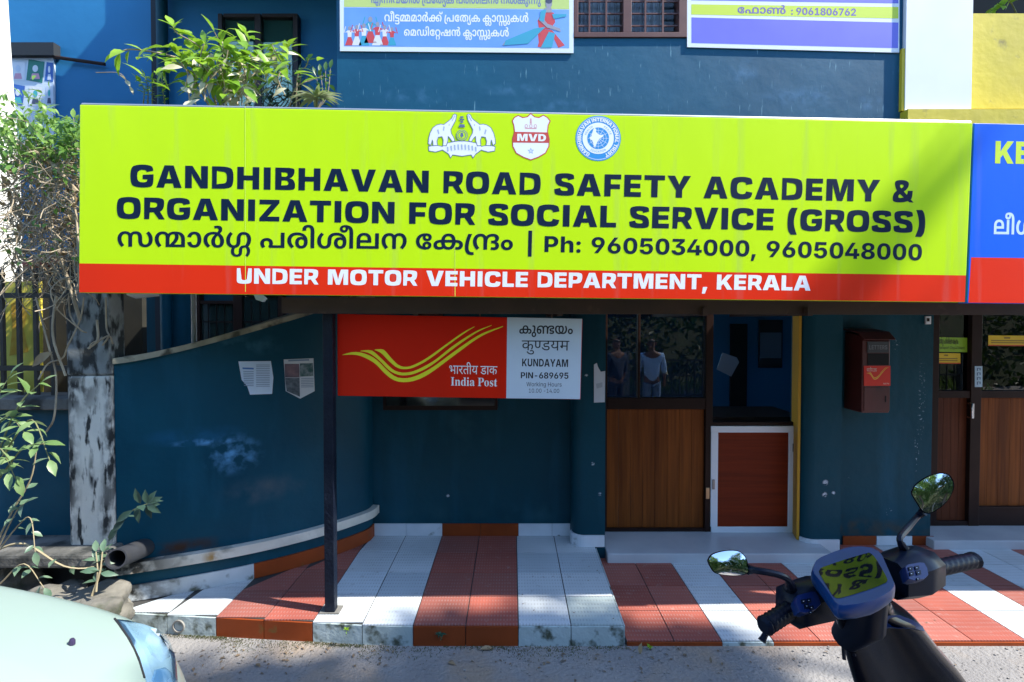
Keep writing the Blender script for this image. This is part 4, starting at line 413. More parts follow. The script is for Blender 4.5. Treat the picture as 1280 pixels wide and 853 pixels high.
(577,[[359,111,-30,0,-56,-7,-23,-6,-48,14,-64,38,1,26,0,14,20,20,19,6,22,9,64,7,49,0,93,0,1,44,-399,0,1,35,593,0,1,-35,-109,0,1,-79,-183,0,-30,0,-28,-3,-7,-4,-16,-6,1,-10,0,-12,28,-17,17,-7,48,9,55,0,74,0,98,-37,1,-33,0,-33,-98,-44,-99,0,-96,0,-156,44,-59,35,63,25,58,-34,118,-33,75,0,116,0,1,39,0,18,-48,17]]),
(762,[[777,276,-323,0,1,-102,48,26,69,0,66,0,82,-42,1,-38,0,-24,-30,-52,-33,-24,-71,20,24,16,32,42,1,20,0,24,-40,23,-33,0,-54,0,-55,-36,1,-129,-79,0,1,87,-24,-10,-72,-18,-49,0,-46,0,-84,19,-50,38,1,29,0,40,110,47,89,0,24,0,56,-4,17,-1,-7,-37,-16,2,-48,4,-19,0,-56,0,-64,-26,1,-24,0,-26,60,-26,41,0,44,0,68,21,33,15,1,146,-371,0,1,35,777,0]]),
(0,[[-247,-6,54,12,59,0,76,0,82,-39,1,-31,0,-31,-94,-39,-83,0,-98,0,-142,46,-59,38,63,22,38,-24,72,-32,78,-14,51,0,104,0,1,37,0,17,-48,16,-31,0,-26,0,-42,-6,-21,-6]]),
(467,[[253,73,-94,0,-43,29,-18,12,-16,35,1,27,1,100,-79,0,1,35,481,0,1,-35,-59,0,1,-116,0,-20,-16,-30,-19,-11,-20,-13,-66,-13],[249,108,52,0,21,16,12,9,8,22,1,21,1,100,-179,0,1,-100,0,-19,8,-23,11,-8,10,-8,34,-10]]),
(598,[[509,276,1,-276,-79,0,1,125,-219,0,1,-19,0,-16,-30,-14,-17,0,-20,0,-42,12,-36,20,-22,22,1,9,0,9,26,12,35,0,27,0,1,116,-125,0,1,35,613,0,1,-35],[429,276,-219,0,1,-116,221,0]]),
(388,[[21,0,1,13,50,3,42,16,1,24,1,232,0,23,-36,15,-55,0,1,13,345,0,1,-13,-52,0,-40,-15,1,-23,1,-230,0,-16,14,-18,42,-9,39,-2,1,-13]]),
(567,[[29,0,1,12,28,0,22,14,1,16,1,146,0,16,-20,14,-29,1,1,12,193,0,1,-32,56,38,87,0,130,0,1,-79,1,-116,0,-16,20,-14,29,0,1,-12,-239,0,1,12,9,0,42,0,1,30,1,120,0,20,-18,20,-29,0,-46,0,-35,-27,1,-133,0,-16,20,-14,29,0,1,-12]]),
(551,[[209,-8,-52,0,-80,31,-48,53,1,34,0,38,50,58,86,31,53,0,72,0,45,-29,1,90,0,16,-32,12,-37,1,1,12,215,0,1,-283,0,-18,16,-15,35,-3,1,-12,-80,0,-113,-16,1,37,-42,-37],[257,21,22,0,46,19,9,16,1,124,-4,12,-42,17,-25,0,-48,0,-17,-23,-18,-24,1,-48,0,-47,17,-23,20,-23]]),
(295,[[151,270,-32,0,-42,21,1,16,0,16,42,22,33,0,32,0,42,-22,1,-16,0,-16,-44,-21],[29,0,1,12,28,1,22,12,1,17,1,146,0,18,-18,12,-29,0,3,13,189,0,1,-189,0,-16,20,-13,29,-1,1,-12]]),
(512,[[381,-8,-76,0,-5,34,-68,-32,-87,0,-52,0,-60,30,1,23,0,33,130,42,137,20,1,38,0,20,-36,20,-39,0,-64,0,1,-16,0,-3,13,-10,16,-10,1,-9,0,-14,-40,-16,-27,0,-32,0,-36,18,1,16,0,18,50,27,86,16,57,0,108,0,88,-39,1,-42,1,-110,0,-12,5,-4,2,-4,11,0,12,0,13,5,15,-11,-50,-28],[225,25,16,0,40,11,17,11,1,79,-120,-14,1,-50,0,-37]]),
(622,[[25,0,1,13,52,1,36,19,1,27,1,222,0,24,-38,19,-49,1,1,13,295,0,128,0,55,-11,52,-12,56,-40,1,-29,0,-43,-124,-51,-123,0,-87,0,1,-93,0,-27,36,-19,53,-1,1,-13],[273,171,29,0,74,0,62,34,1,40,0,39,-52,37,-61,0,-30,0,-20,-11,1,-14]]),
(501,[[253,-8,-68,0,-100,32,-56,56,1,34,0,36,56,56,100,31,67,0,66,0,100,-31,56,-55,1,-37,0,-36,-56,-54,-100,-32],[253,8,40,0,21,21,8,10,8,43,1,32,0,66,-19,22,-16,20,-39,0,-44,0,-15,-20,-18,-22,1,-65,0,-33,8,-43,11,-10,16,-21]]),
(429,[[225,-8,-40,0,-55,12,-8,2,-11,0,-24,0,-7,-12,-23,0,1,84,29,0,12,-31,72,-36,45,0,38,0,40,17,1,16,0,20,-53,14,-71,18,-52,14,-52,32,1,22,0,32,82,42,73,0,16,0,42,-5,29,-4,4,-1,12,-1,5,0,18,0,11,11,21,0,1,-73,-23,0,-16,27,-64,28,-37,0,-32,0,-34,-15,1,-12,0,-12,32,-16,31,-7,67,-17,52,-13,48,-31,1,-27,0,-36,-88,-42]]),
(340,[[185,-7,-60,0,-52,29,1,31,1,155,-41,0,1,15,60,29,82,46,21,18,25,0,1,-85,93,0,1,-23,-91,0,1,-147,0,-15,14,-16,21,0,34,0,25,26,25,-7,-48,-56]]),
]
ROUND=[0,3,6,8,9,10,15,17,20,21,22,23]
LINES={
's1':[0,1,2,3,4,5,6,4,1,7,1,2,-1,8,9,1,3,-1,10,1,11,12,13,14,-1,1,15,1,3,12,16,14,-1,17],
's2':[9,8,0,1,2,5,18,1,13,5,9,2,-1,11,9,8,-1,10,9,15,5,1,19,-1,10,12,8,7,5,15,12,-1,20,0,8,9,10,10,21],
's3':[22,2,3,12,8,-1,16,9,13,9,8,-1,7,12,4,5,15,19,12,-1,3,12,23,1,8,13,16,12,2,13,24,-1,25,12,8,1,19,1],
'mvd':[16,7,3],
'ring':[0,1,2,3,4,5,6,4,1,7,1,2,-1,5,2,13,12,8,2,1,13,5,9,2,1,19,-1,13,8,22,10,13],
'ke':[25,12],
'ph':[26,-1,27,28,29,-1,30,31,32,33,32,34,35,32,32,32,36,-1,30,31,32,33,32,35,37,32,32,32],
'phone':[29,-1,30,32,31,38,37,32,31,39,31,40],
'pin':[27,41,42,43,31,37,30,31,30,33],
'kund':[44,45,42,46,47,48,47,49],
'letters':[50,51,52,52,51,53,54],
'wh':[55,56,57,58,59,60,61,-1,62,56,63,57,64],
'hr':[65,66,67,66,66,-1,68,65,69,67,66,66],
'tpt':[70,57,71,60,64,72,56,57,73,-1,74,75,72,71,57,73,76,75,60,73],
'edu':[77,74,78,79,80,70,81,82,83],
'peace':[84,77,80,79,77],
'health':[62,77,80,85,70,62],
'm1':[86,87,88,89,90,-1,91,92,93,94,95,96,97,-1,98,99,100,101,102],
'b1':[103,95,104,105,106,88,89,107,108,-1,100,91,98,109,110,99,-1,111,88,112,113,99,114],
'b2':[115,106,116,93,98,117,118,119,-1,111,88,112,113,99,114],
'b0':[120,121,93,103,122,93,123,-1,100,91,98,109,110,99,-1,91,92,93,94,95,96,97,102,-1,97,123,99,113,121,113],
'fon':[98,124,88,125],
'kun':[99,113,126,122,102],
'lig':[96,95,127,123],
'kendr':[98,99,92,128],
'd1':[129,130,131,132,133,134,-1,135,130,136],
'd2':[136,137,138,135,134,139],
'ip':[140,141,142,143,144,-1,145,146,147,148],
}
def contours(key,n):
    res=[]
    for e in GLY[key][1]:
        pts=[];x=y=0
        for k in range(0,len(e),2):
            x+=e[k]>>1; y+=e[k+1]; pts.append((x*2,y*2,e[k]&1))
        full=[]
        for a,b in zip(pts,pts[1:]+pts[:1]):
            full.append(a)
            if not a[2] and not b[2]: full.append(((a[0]+b[0])/2,(a[1]+b[1])/2,1))
        while not full[0][2]: full=full[1:]+full[:1]
        o=[];m=len(full);i=0
        while i<m:
            p=full[i]; q=full[(i+1)%m]
            o.append((p[0],p[1]))
            if not q[2]:
                r=full[(i+2)%m]
                for k in range(1,n):
                    t=k/n; o.append(((1-t)**2*p[0]+2*t*(1-t)*q[0]+t*t*r[0],(1-t)**2*p[1]+2*t*(1-t)*q[1]+t*t*r[1]))
                i+=2
            else: i+=1
        res.append(o)
    return res
_c={}
def glyph_tris(key,n=3,warp=0):
    if (key,n,warp) in _c: return _c[key,n,warp]
    cs=contours(key,n)
    if warp and key in ROUND:
        xs=[p[0] for c in cs for p in c]; ys=[p[1] for c in cs for p in c]
        x0,x1,y0,y1=min(xs),max(xs),min(ys),max(ys); a,b=(x0+x1)/2,(x1-x0)/2; c0,d=(y0+y1)/2,(y1-y0)/2
        def w(p):
            u=(p[0]-a)/b; v=(p[1]-c0)/d
            return (a+b*u*(1+warp*v*v*(1-u*u)), c0+d*v*(1+warp*u*u*(1-v*v)))
        cs=[[w(p) for p in c] for c in cs]
    V=[];E=[]
    for c in cs:
        s=len(V); V+=[Vector(p) for p in c]; E+=[(s+i,s+(i+1)%len(c)) for i in range(len(c))]
    vo,eo,fo,_,_,_=delaunay_2d_cdt(V,E,[],0,1e-3) if V else ([],[],[],0,0,0)
    keep=[]
    for f in fo:
        x=sum(vo[i].x for i in f)/len(f); y=sum(vo[i].y for i in f)/len(f); wn=0
        for c in cs:
            for (ax,ay),(bx,by) in zip(c,c[1:]+c[:1]):
                if (ay<=y)!=(by<=y) and ax+(y-ay)/(by-ay)*(bx-ax)>x: wn+=1 if by>ay else -1
        if wn: keep.append(tuple(f))
    _c[key,n,warp]=([tuple(v) for v in vo],keep); return _c[key,n,warp]
def line(name,warp=0,n=3,sp=0,space=260):
    x=0;V=[];F=[]
    for k in LINES[name]:
        if k<0: x+=space; continue
        v,f=glyph_tris(k,n,warp); s=len(V)
        V+=[(p[0]+x,p[1]) for p in v]; F+=[tuple(i+s for i in q) for q in f]
        x+=GLY[k][0]+sp
    return V,F,x
# ---------------------------------------------------------------- base materials
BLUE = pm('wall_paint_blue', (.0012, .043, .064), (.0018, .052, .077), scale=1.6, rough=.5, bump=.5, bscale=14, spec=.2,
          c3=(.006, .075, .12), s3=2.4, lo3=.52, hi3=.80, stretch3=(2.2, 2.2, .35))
BLUEUP = pm('wall_paint_blue_weathered_lit', (.0024, .072, .138), (.004, .090, .168), scale=1.1, rough=.55, bump=.35, bscale=7, spec=.3,
            c3=(.10, .24, .32), s3=34, lo3=.645, hi3=.70, stretch3=(1.8, 1, .22))  # lighter base stands for open shade above the canopy; flecks are wear
BLUELIT = pm('wall_paint_blue_lit', (.016, .155, .33), (.022, .185, .38), scale=1.3, rough=.6, bump=.2, bscale=12, spec=.3)  # lit copy of the blue paint, brightened for open sky light
CURVEP = pm('wall_paint_blue_scuffed', (.0013, .046, .078), (.002, .062, .100), scale=1.8, rough=.5, bump=.55, bscale=11, spec=.2,
            c3=(.007, .08, .13), s3=2.8, lo3=.54, hi3=.80, stretch3=(2.2, 2.2, .4))
WHITEP = pm('white_paint', (.72, .74, .76), (.64, .67, .70), scale=3, rough=.6, bump=.1, bscale=30)
CREAMP = pm('cream_moulding', (.66, .62, .54), (.46, .43, .36), scale=5, rough=.7, bump=.3, bscale=40, c3=(.08, .09, .07), s3=6, lo3=.60, hi3=.75)
YELP = pm('yellow_wall_paint', (.62, .50, .02), (.52, .42, .03), scale=3, rough=.6, bump=.2, bscale=20, c3=(.2, .16, .03), s3=8, lo3=.66, hi3=.78)
YELJ = pm('yellow_ochre_paint', (.55, .28, .01), (.48, .25, .015), scale=4, rough=.5)
DARK = pm('dark_brown_aluminium', (.020, .010, .008), (.028, .014, .011), scale=6, rough=.4, spec=.14)
BEAMP = pm('rusty_brown_steel', (.035, .016, .012), (.055, .024, .016), scale=5, rough=.55, c3=(.09, .045, .03), s3=14, lo3=.62, hi3=.75)
CONC = pm('mossy_concrete', (.16, .155, .14), (.09, .088, .08), scale=5, rough=.9, bump=.8, bscale=30, c3=(.018, .020, .018), s3=7, lo3=.52, hi3=.68)
GROUT = pm('cement_bed', (.055, .055, .052), (.035, .035, .035), scale=6, rough=.9, bump=.5)
TWHITE = tilem('white_ribbed_tile', (.57, .60, .61), (.47, .50, .51), (.28, .275, .265))
TRED = tilem('red_ribbed_tile', (.33, .092, .066), (.265, .074, .056), (.33, .21, .19))
TWHITE2 = tilem('white_ribbed_tile_worn', (.46, .51, .54), (.40, .44, .46), (.24, .24, .235))
TRED2 = tilem('red_ribbed_tile_worn', (.285, .094, .072), (.24, .082, .066), (.31, .21, .19))
TWHITE3 = tilem('white_ribbed_tile_dusty', (.58, .63, .66), (.50, .54, .56), (.30, .29, .28))
TRED3 = tilem('red_ribbed_tile_faded', (.37, .115, .085), (.30, .10, .08), (.36, .24, .21))
TGREY = tilem('grey_green_tile', (.40, .46, .45), (.34, .40, .39), (.2, .22, .2))
SKW = pm('white_skirting_tile', (.66, .69, .72), (.55, .58, .61), scale=6, rough=.35, c3=(.12, .14, .11), s3=11, lo3=.66, hi3=.75)
SKM = pm('mossy_white_tile', (.42, .50, .50), (.34, .41, .40), scale=6, rough=.5, bump=.3, c3=(.055, .065, .04), s3=16, lo3=.50, hi3=.66)
SKR = pm('red_glazed_tile', (.27, .052, .012), (.20, .040, .010), scale=5, rough=.45, spec=.2, c3=(.11, .10, .03), s3=9, lo3=.66, hi3=.76)
MARB = pm('grey_marble', (.50, .52, .54), (.42, .44, .47), scale=4, rough=.25, spec=.5)

# ---------------------------------------------------------------- ground
def ground():
    ys = [-70, -40, -20, -15.5, -13.5, -12, -10.5, -9.5, -8, -5, -3.5, -2.5, -1.5, -.6, .2, .8, 1.3, 1.7, 2.0, 2.2, 2.4, 2.6, 3.4, 8, 20, 70]
    zf = lambda y: 0 if y > 1.9 else (-.55 if y < -3.5 else -.55 * ((1.9 - y) / 5.4))
    xs = [-70, -30, -14, -8] + [-5 + .5 * i for i in range(21)] + [8, 14, 30, 70]
    V = [(x, y, (zf(y) if y > -9.5 else -.55 + min(5.5, (-9.5 - y) * .9 + .4 * math.sin(x * .7))) + (rnd.uniform(-.006, .006) if abs(x) < 5 and -3 < y < 2.2 else 0)) for y in ys for x in xs]; n = len(xs)
    F = [(j * n + i, j * n + i + 1, (j + 1) * n + i + 1, (j + 1) * n + i) for j in range(len(ys) - 1) for i in range(n - 1)]
    m = pm('dusty_road', (.245, .232, .218), (.175, .166, .160), scale=1.8, rough=.95, bump=1.0, bscale=60, c3=(.25, .195, .145), s3=3.0, lo3=.48, hi3=.68)
    sp = len(xs) - 1; k7 = 7
    tag(MB().add(V, F[k7 * sp:]).build('road', m, smooth=True), kind='structure')
    tag(MB().add(V, F[:k7 * sp]).build('backdrop_bank', pm('bank_green', (.012, .024, .006), (.028, .040, .012), scale=2.2, rough=.95, bump=1, bscale=6, c3=(.045, .036, .022), s3=2.5, lo3=.55, hi3=.7), smooth=True), kind='structure')  # unseen bank added to block the horizon sky mirrored in the panes
ground()

PZ, RZ, SZ = .10, .023, .083        # platform, right porch, door step heights
fx = lambda p: (p - 640) * 2.454 / 640
# curved side wall, plan of its foot (right end to left end)
CURVE = smooth_path([(-.952, 3.482, 0), (-.985, 3.36, 0), (-1.20, 3.115, 0), (-1.48, 2.905, 0), (-1.78, 2.755, 0), (-2.06, 2.645, 0)], 6)
def curve_x(y):
    for a, b in zip(CURVE, CURVE[1:]):
        if b.y <= y <= a.y: return a.x + (b.x - a.x) * (a.y - y) / max(1e-6, a.y - b.y)
    return CURVE[-1].x if y < CURVE[-1].y else CURVE[0].x

def tiles(name, stripes, yf, yb, z, tw, td, clip=None):
    """tile sheet, grout gaps left open over the cement bed"""
    mb = MB(); g = .0028
    for x0, x1, mi in stripes:
        n = max(1, round((x1 - x0) / tw)); w = (x1 - x0) / n
        for i in range(n):
            y = yf(x0 + w * (i + .5)); 
            j = 0
            while y < yb - .01:
                y2 = min(y + td, yb); a, b = x0 + w * i + g, x0 + w * (i + 1) - g
                m2 = mi
                if clip:
                    # cut to the curved wall
                    al, ah = max(a, clip(y + g) + .004), max(a, clip(y2 - g) + .004)
                    if al < b - .004 or ah < b - .004:
                        al, ah = min(al, b - .003), min(ah, b - .003)
                        m2 = rnd.choice([m2, m2, m2 + 3, m2 + 5])
                        mb.prism([(al, y + g, z), (b, y + g, z), (b, y2 - g, z), (ah, y2 - g, z)], (0, 0, -.006), m2)
                else:
                    m2 = 2 if (mi == 0 and j == 0 and i == n - 1 and x1 > .5 and x1 < .6) else mi
                    if m2 < 2: m2 = rnd.choice([m2, m2, m2 + 3, m2 + 5])
                    mb.box((a, y + g, z - .006), (b, y2 - g, z), m2)
                y = y2; j += 1
    return mb.build(name, [TWHITE, TRED, TGREY, TWHITE2, TRED2, TWHITE3, TRED3])
yfL = lambda x: 2.454 if x > -.6 else 2.454 + (-.6 - x) * .085
# left platform: bed, tiles, tiled front face
pl = thing('tiled_platform', (-.7, 2.6, 0), 'raised platform striped in red and white ribbed tiles below the blue back wall', 'platform')
mb = MB()
foot = [Vector((.542, 2.458, 0)), Vector((-.6, 2.458, 0)), Vector((-2.05, 2.458 + 1.45 * .085, 0))] + [p.copy() for p in reversed(CURVE)] + [Vector((.40, 3.482, 0)), Vector((.542, 3.30, 0))]
foot = [p for i, p in enumerate(foot) if i == 0 or (p - foot[i - 1]).length > 1e-4]
mb.prism([(p.x, p.y, -.05) for p in foot], (0, 0, PZ - .004 + .05)); mb.build('base', GROUT, pl)
S = [(fx(648), .542, 0), (fx(515), fx(648), 1), (fx(385), fx(515), 0), (fx(255), fx(385), 1), (fx(120), fx(255), 0)]
a = tiles('floor_tile', S[:2], yfL, 3.478, PZ, .2535, .2565, None); a.parent = pl; a.location = -wloc(pl); a['label'] = 'red and white striped tile floor at the open end of the platform'
a = tiles('floor_tile', S[2:], yfL, 3.478, PZ, .2535, .2565, curve_x); a.parent = pl; a.location = -wloc(pl); a['label'] = 'striped tile floor cut along the curved wall'
mb = MB()
for x0, x1, mi in S:
    n = 2
    for i in range(n):
        xa, xb = x0 + (x1 - x0) * i / n, x0 + (x1 - x0) * (i + 1) / n
        if xb < -1.98: continue
        xa = max(xa, -1.98)
        mb.prism([(xa + .002, yfL(xa) - .007, -.03), (xb - .002, yfL(xb) - .007, -.03), (xb - .002, yfL(xb) - .007, PZ - .007), (xa + .002, yfL(xa) - .007, PZ - .007)], (0, .010, 0), mi)
mb.build('riser_tile', [SKM, SKR], pl)
mb = MB(); mb.box((.5425, 2.46, -.03), (.5495, 3.30, PZ - .007), 0); mb.build('side_riser_tile', SKM, pl)

# right porch
pr = thing('tiled_porch', (1.5, 2.6, 0), 'low porch floor of diagonal looking red and white tile stripes before the shop doors', 'porch floor')
edges = [785, 906, 971, 1090, 1155, 1292, 1365, 1413, 1522, 1640, 1705, 1825]
S2 = [(fx(a_), fx(b_), 1 if i % 2 == 0 else 0) for i, (a_, b_) in enumerate(zip(edges, edges[1:]))]
MB().box((.552, 2.458, -.05), (fx(1825), 3.60, RZ - .004)).build('base', GROUT, pr)
a = tiles('floor_tile', S2, lambda x: 2.454, 3.52, RZ, .2535, .2565, None); a.parent = pr; a.location = -wloc(pr)
mb = MB()
for x0, x1, mi in S2: mb.box((x0 + .001, 2.447, -.04), (x1 - .001, 2.456, RZ - .007), mi)
mb.build('riser_tile', [SKM, SKR], pr)

# ---------------------------------------------------------------- the office building
bld = thing('office_building', (1.0, 3.5, 0), 'navy blue two storey office building with shop doors behind the long yellow signboard', 'building')
YB, YD, YU = 3.482, 3.615, 3.50
XR = 5.6
def part(mb, name, mat, parent=bld, **k): return mb.build(name, mat, parent, **k)
# platform back wall, with the low dark recess under the post office sign
MB().box((-1.25, YB, -.05), (.43, YB + .15, 2.2)).build('rear_wall', BLUE, bld)
# columns
def column(x0, x1, yf, yb, rad, zb, name='column'):
    pts = [(x0, yb), (x0, yf + rad)]
    pts += [(x0 + rad - rad * math.cos(t), yf + rad - rad * math.sin(t)) for t in [R(15 * k) for k in range(1, 7)]] + [(x1, yf), (x1, yb)]
    return MB().prism([(x, y, zb) for x, y in pts], (0, 0, 2.2 - zb)), pts
mb, cp = column(.398, .607, 3.315, 3.70, .075, -.05); c1 = mb.build('column', BLUE, bld, smooth=True, angle=30)
MB().prism([(x - (.012 if i < 3 else .004), y - .010, .10) for i, (x, y) in enumerate(cp[1:-1])] + [(.607, 3.42, .10), (.41, 3.44, .10)], (0, 0, .075)).build('skirting', SKW, c1)
# right column: yellow jamb face, rounded corner
cx = [(2.02, 3.64), (1.958, 3.455)] + [(2.03 - .072 * math.cos(t), 3.475 - .072 * math.sin(t)) for t in [R(15 * k) for k in range(1, 7)]] + [(2.20, 3.403), (2.20, 3.70), (2.02, 3.70)]
c2 = MB().prism([(x, y, -.05) for x, y in cx], (0, 0, 2.25)).build('column', BLUE, bld, smooth=True, angle=30)
MB().prism([(x - .010, y - .012, .0235) for x, y in cx[1:9]] + [(2.195, 3.45, .0235), (2.0, 3.5, .0235)], (0, 0, .085)).build('skirting', SKW, c2)
MB().prism([(2.016, 3.64, SZ), (1.953, 3.452, SZ), (1.938, 3.458, SZ), (1.995, 3.64, SZ)], (0, 0, 2.1)).build('jamb', YELJ, bld)
# wall with the letter box
wr = MB().box((2.2005, 3.514, -.05), (2.894, 3.75, 2.2)).build('front_wall', BLUE, bld)
mb = MB()
for a_, b_, mi in ((1053, 1095, 1), (1095, 1140, 0), (1140, 1167, 1)):
    x0, x1 = W(a_, 680, 3.508).x, W(b_, 680, 3.508).x; mb.box((x0 + .004, 3.506, RZ + .001), (x1 - .001, 3.5135, RZ + .062), mi)
mb.build('skirting', [SKW, SKR], wr)
mb = MB()
for a_, b_, mi in ((462, 508, 0), (508, 553, 0), (553, 601, 1), (601, 648, 1), (648, 690, 0), (690, 716, 0)):
    x0, x1 = W(a_, 665, YB).x, W(b_, 665, YB).x; mb.box((x0 + .001, YB - .008, PZ + .001), (x1 - .001, YB - .0005, PZ + .085), mi)
mb.build('skirting', [SKW, SKR], bld)
# dark sill strip behind the post sign
mb = MB(); p, q = W(480, 512, YB), W(622, 512, YB); mb.box((p.x, YB - .025, p.z), (q.x, YB - .001, p.z + .13)); mb.build('window_frame', DARK, bld)
mb = MB(); mb.box((p.x + .02, YB - .028, p.z + .03), (q.x - .02, YB - .0255, p.z + .12)); mb.build('window_glass', pm('dark_glass', (.004, .005, .007), rough=.08), bld)
# steps
st = MB().box((.612, 3.246, RZ - .02), (2.06, 3.62, SZ)).build('door_step', MARB, bld, bevel=.006)
MB().box((2.86, 3.44, RZ - .02), (XR, 3.80, SZ)).build('door_step', MARB, bld, bevel=.006)
# canopy
MB().box((-2.02, 2.53, 1.86), (XR, 3.48, 1.96)).build('canopy_slab', pm('soffit_paint', (.05, .05, .055), rough=.8), bld)  # left end lengthened, unseen, to keep sun off the curved wall
bm_ = MB().prism([W(352, 392, 2.50), W(352, 372, 2.50), W(1330, 372, 2.62), W(1330, 394, 2.62)], (0, .06, 0))
bm_.build('canopy_beam', BEAMP, bld)
mb = MB()
for px in (520, 700, 880, 1010): a_ = W(px, 385, 2.56); mb.box((a_.x - .012, 2.54, 1.60), (a_.x + .012, 3.46, 1.64))
mb.build('canopy_bracket', BEAMP, bld)
p = W(414, 768, 2.574)
po = MB().box((p.x - .025, 2.55, PZ), (p.x + .025, 2.60, 1.66)).build('canopy_post', pm('post_paint', (.003, .006, .015), (.008, .012, .022), scale=12, rough=.5, spec=.2, bump=.6, bscale=60), bld, bevel=.004)
MB().box((p.x - .05, 2.54, PZ + .0005), (p.x + .05, 2.615, PZ + .006)).build('base_plate', CONC, po)

# door set
wood1 = woodm('teak_laminate', (.25, .070, .012), (.115, .030, .006), 'Z')
wood2 = woodm('rosewood_laminate', (.20, .026, .006), (.125, .017, .005), 'X')
wood3 = woodm('dark_teak_laminate', (.13, .036, .014), (.075, .021, .009), 'Z')
GL = glassm('tinted_glass', (.40, .46, .52), .42)
ALU = pm('white_aluminium', (.70, .73, .76), rough=.35, spec=.5)
def PX(px, y=YD): return W(px, 500, y).x
def PZy(py, y=YD): return W(640, py, y).z
def rbox(mb, p0, p1, y0, y1, m=0):
    a_, b_ = W(p0[0], p0[1], y0), W(p1[0], p1[1], y0)
    return mb.box((min(a_.x, b_.x), y0, min(a_.z, b_.z)), (max(a_.x, b_.x), y1, max(a_.z, b_.z)), m)
d1 = bpy.data.objects.new('door', None); COL.objects.link(d1); d1.parent = bld; d1.location = Vector((1.3, YD, SZ)) - wloc(bld); d1['label'] = 'glazed wooden counter partition with a white framed half door'
mb = MB(); FY = YD - .03
top = PZy(360)
mb.box((PX(752), FY, SZ + .001), (PX(758), YD + .03, top))
mb.box((PX(880), FY - .004, SZ + .001), (PX(889), YD + .03, top))
mb.box((PX(796), FY + .004, PZy(497)), (PX(799), YD + .02, top))
mb.box((PX(758), FY, PZy(511)), (PX(880), YD + .03, PZy(497)))
mb.box((PX(758), FY, SZ + .001), (PX(880), YD + .03, PZy(659)))
mb.box((PX(889), FY + .002, PZy(533)), (PX(996), YD + .03, PZy(527)))
mb.box((PX(994), FY + .002, SZ + .001), (PX(1003), YD + .03, top))
mb.build('frame', DARK, d1, bevel=.003)
MB().box((PX(758), YD, PZy(497)), (PX(796), YD + .006, top)).build('glass', GL, d1)
MB().box((PX(799), YD, PZy(497)), (PX(880), YD + .006, top)).build('glass', GL, d1)
MB().box((PX(889), YD + .008, PZy(527)), (PX(994), YD + .014, top)).build('glass', glassm('clear_glass', (.93, .95, .97), .04), d1)
mb = MB(); n = 8; x0, x1 = PX(758), PX(880)
for i in range(n):   # grooved boards
    mb.box((x0 + (x1 - x0) * i / n + .0012, YD - .004, PZy(659)), (x0 + (x1 - x0) * (i + 1) / n - .0012, YD + .01, PZy(511)))
mb.build('panel', wood1, d1)
hd = MB(); 
rbox(hd, (889, 533), (994, 541), FY - .01, FY + .02); rbox(hd, (889, 659), (994, 666.5), FY - .01, FY + .02)
rbox(hd, (889, 541), (897, 659), FY - .01, FY + .02); rbox(hd, (986.5, 541), (994, 659), FY - .01, FY + .02)
hdo = hd.build('half_door', ALU, d1, bevel=.003)
mb = MB(); rbox(mb, (897, 541), (986.5, 659), FY, FY + .01); mb.build('door_panel', wood2, hdo)
mb = MB()
for py in (560, 645): rbox(mb, (991.5, py - 5), (994.2, py + 5), FY - .018, FY - .0105)
mb.build('hinge', pm('dull_steel', (.25, .25, .26), rough=.4, metal=1), hdo)
# room behind the counter
ROOM = pm('room_paint_blue', (.03, .19, .36), rough=.6)
mb = MB(); mb.box((.45, 5.4, -.02), (3.05, 5.5, 2.3)); mb.box((3.0, 3.76, -.02), (3.05, 5.4, 2.3))
rm = mb.build('room_wall', ROOM, bld)
mb = MB(); mb.box((.40, 3.66, -.01), (2.99, 5.39, .06)); mb.build('room_floor', MARB, bld)
mb = MB(); mb.box((.40, 3.66, 2.3), (5.6, 5.6, 2.36)); mb.build('room_ceiling', WHITEP, bld)
mb = MB(); rbox(mb, (914, 405), (933, 560), 5.37, 5.399); mb.build('doorway_panel', pm('dark_doorway', (.012, .008, .007), rough=.6), bld)  # flat dark panel painted for the unlit doorway
mb = MB(); mb.box((.95, 4.1, .06), (2.35, 4.6, .80)); mb.build('counter_desk', pm('desk_brown', (.05, .03, .02), (.03, .02, .014), rough=.5), bld)
mb = MB(); rbox(mb, (882.5, 610), (887, 624), FY - .012, FY - .0045); mb.build('lock', pm('dull_brass', (.35, .27, .18), rough=.35, metal=1), d1, bevel=.002)
mb = MB(); rbox(mb, (891, 600), (893.5, 612), FY - .02, FY - .0105); mb.build('latch', MATS['dull_steel'], hdo)
# right hand shop doors
YR = 3.72
d2 = bpy.data.objects.new('door', None); COL.objects.link(d2); d2.parent = bld; d2.location = Vector((3.4, YR, SZ)) - wloc(bld); d2['label'] = 'double shop door with dark glass over wooden panels at the building edge'
mb = MB(); F2 = YR - .03; x_ = lambda p: W(p, 500, YR).x; z_ = lambda p: W(640, p, YR).z
xe = x_(1345)
mb.box((2.80, F2, SZ + .001), (x_(1169), YR + .03, z_(360))); mb.box((x_(1208), F2 - .006, SZ + .001), (x_(1221), YR + .03, z_(360)))
mb.box((x_(1169), F2, z_(497)), (x_(1208), YR + .03, z_(488))); mb.box((x_(1221), F2, z_(497)), (xe, YR + .03, z_(488)))
mb.box((x_(1169), F2, SZ + .001), (x_(1208), YR + .03, z_(650))); mb.box((x_(1221), F2, SZ + .001), (xe, YR + .03, z_(632)))
mb.box((xe, F2 - .002, SZ + .001), (xe + .08, YR + .03, z_(360)))
mb.build('frame', DARK, d2, bevel=.003)
MB().box((x_(1169), YR, z_(488)), (x_(1208), YR + .006, z_(360))).build('glass', GL, d2)
MB().box((x_(1221), YR, z_(488)), (xe, YR + .006, z_(360))).build('glass', GL, d2)
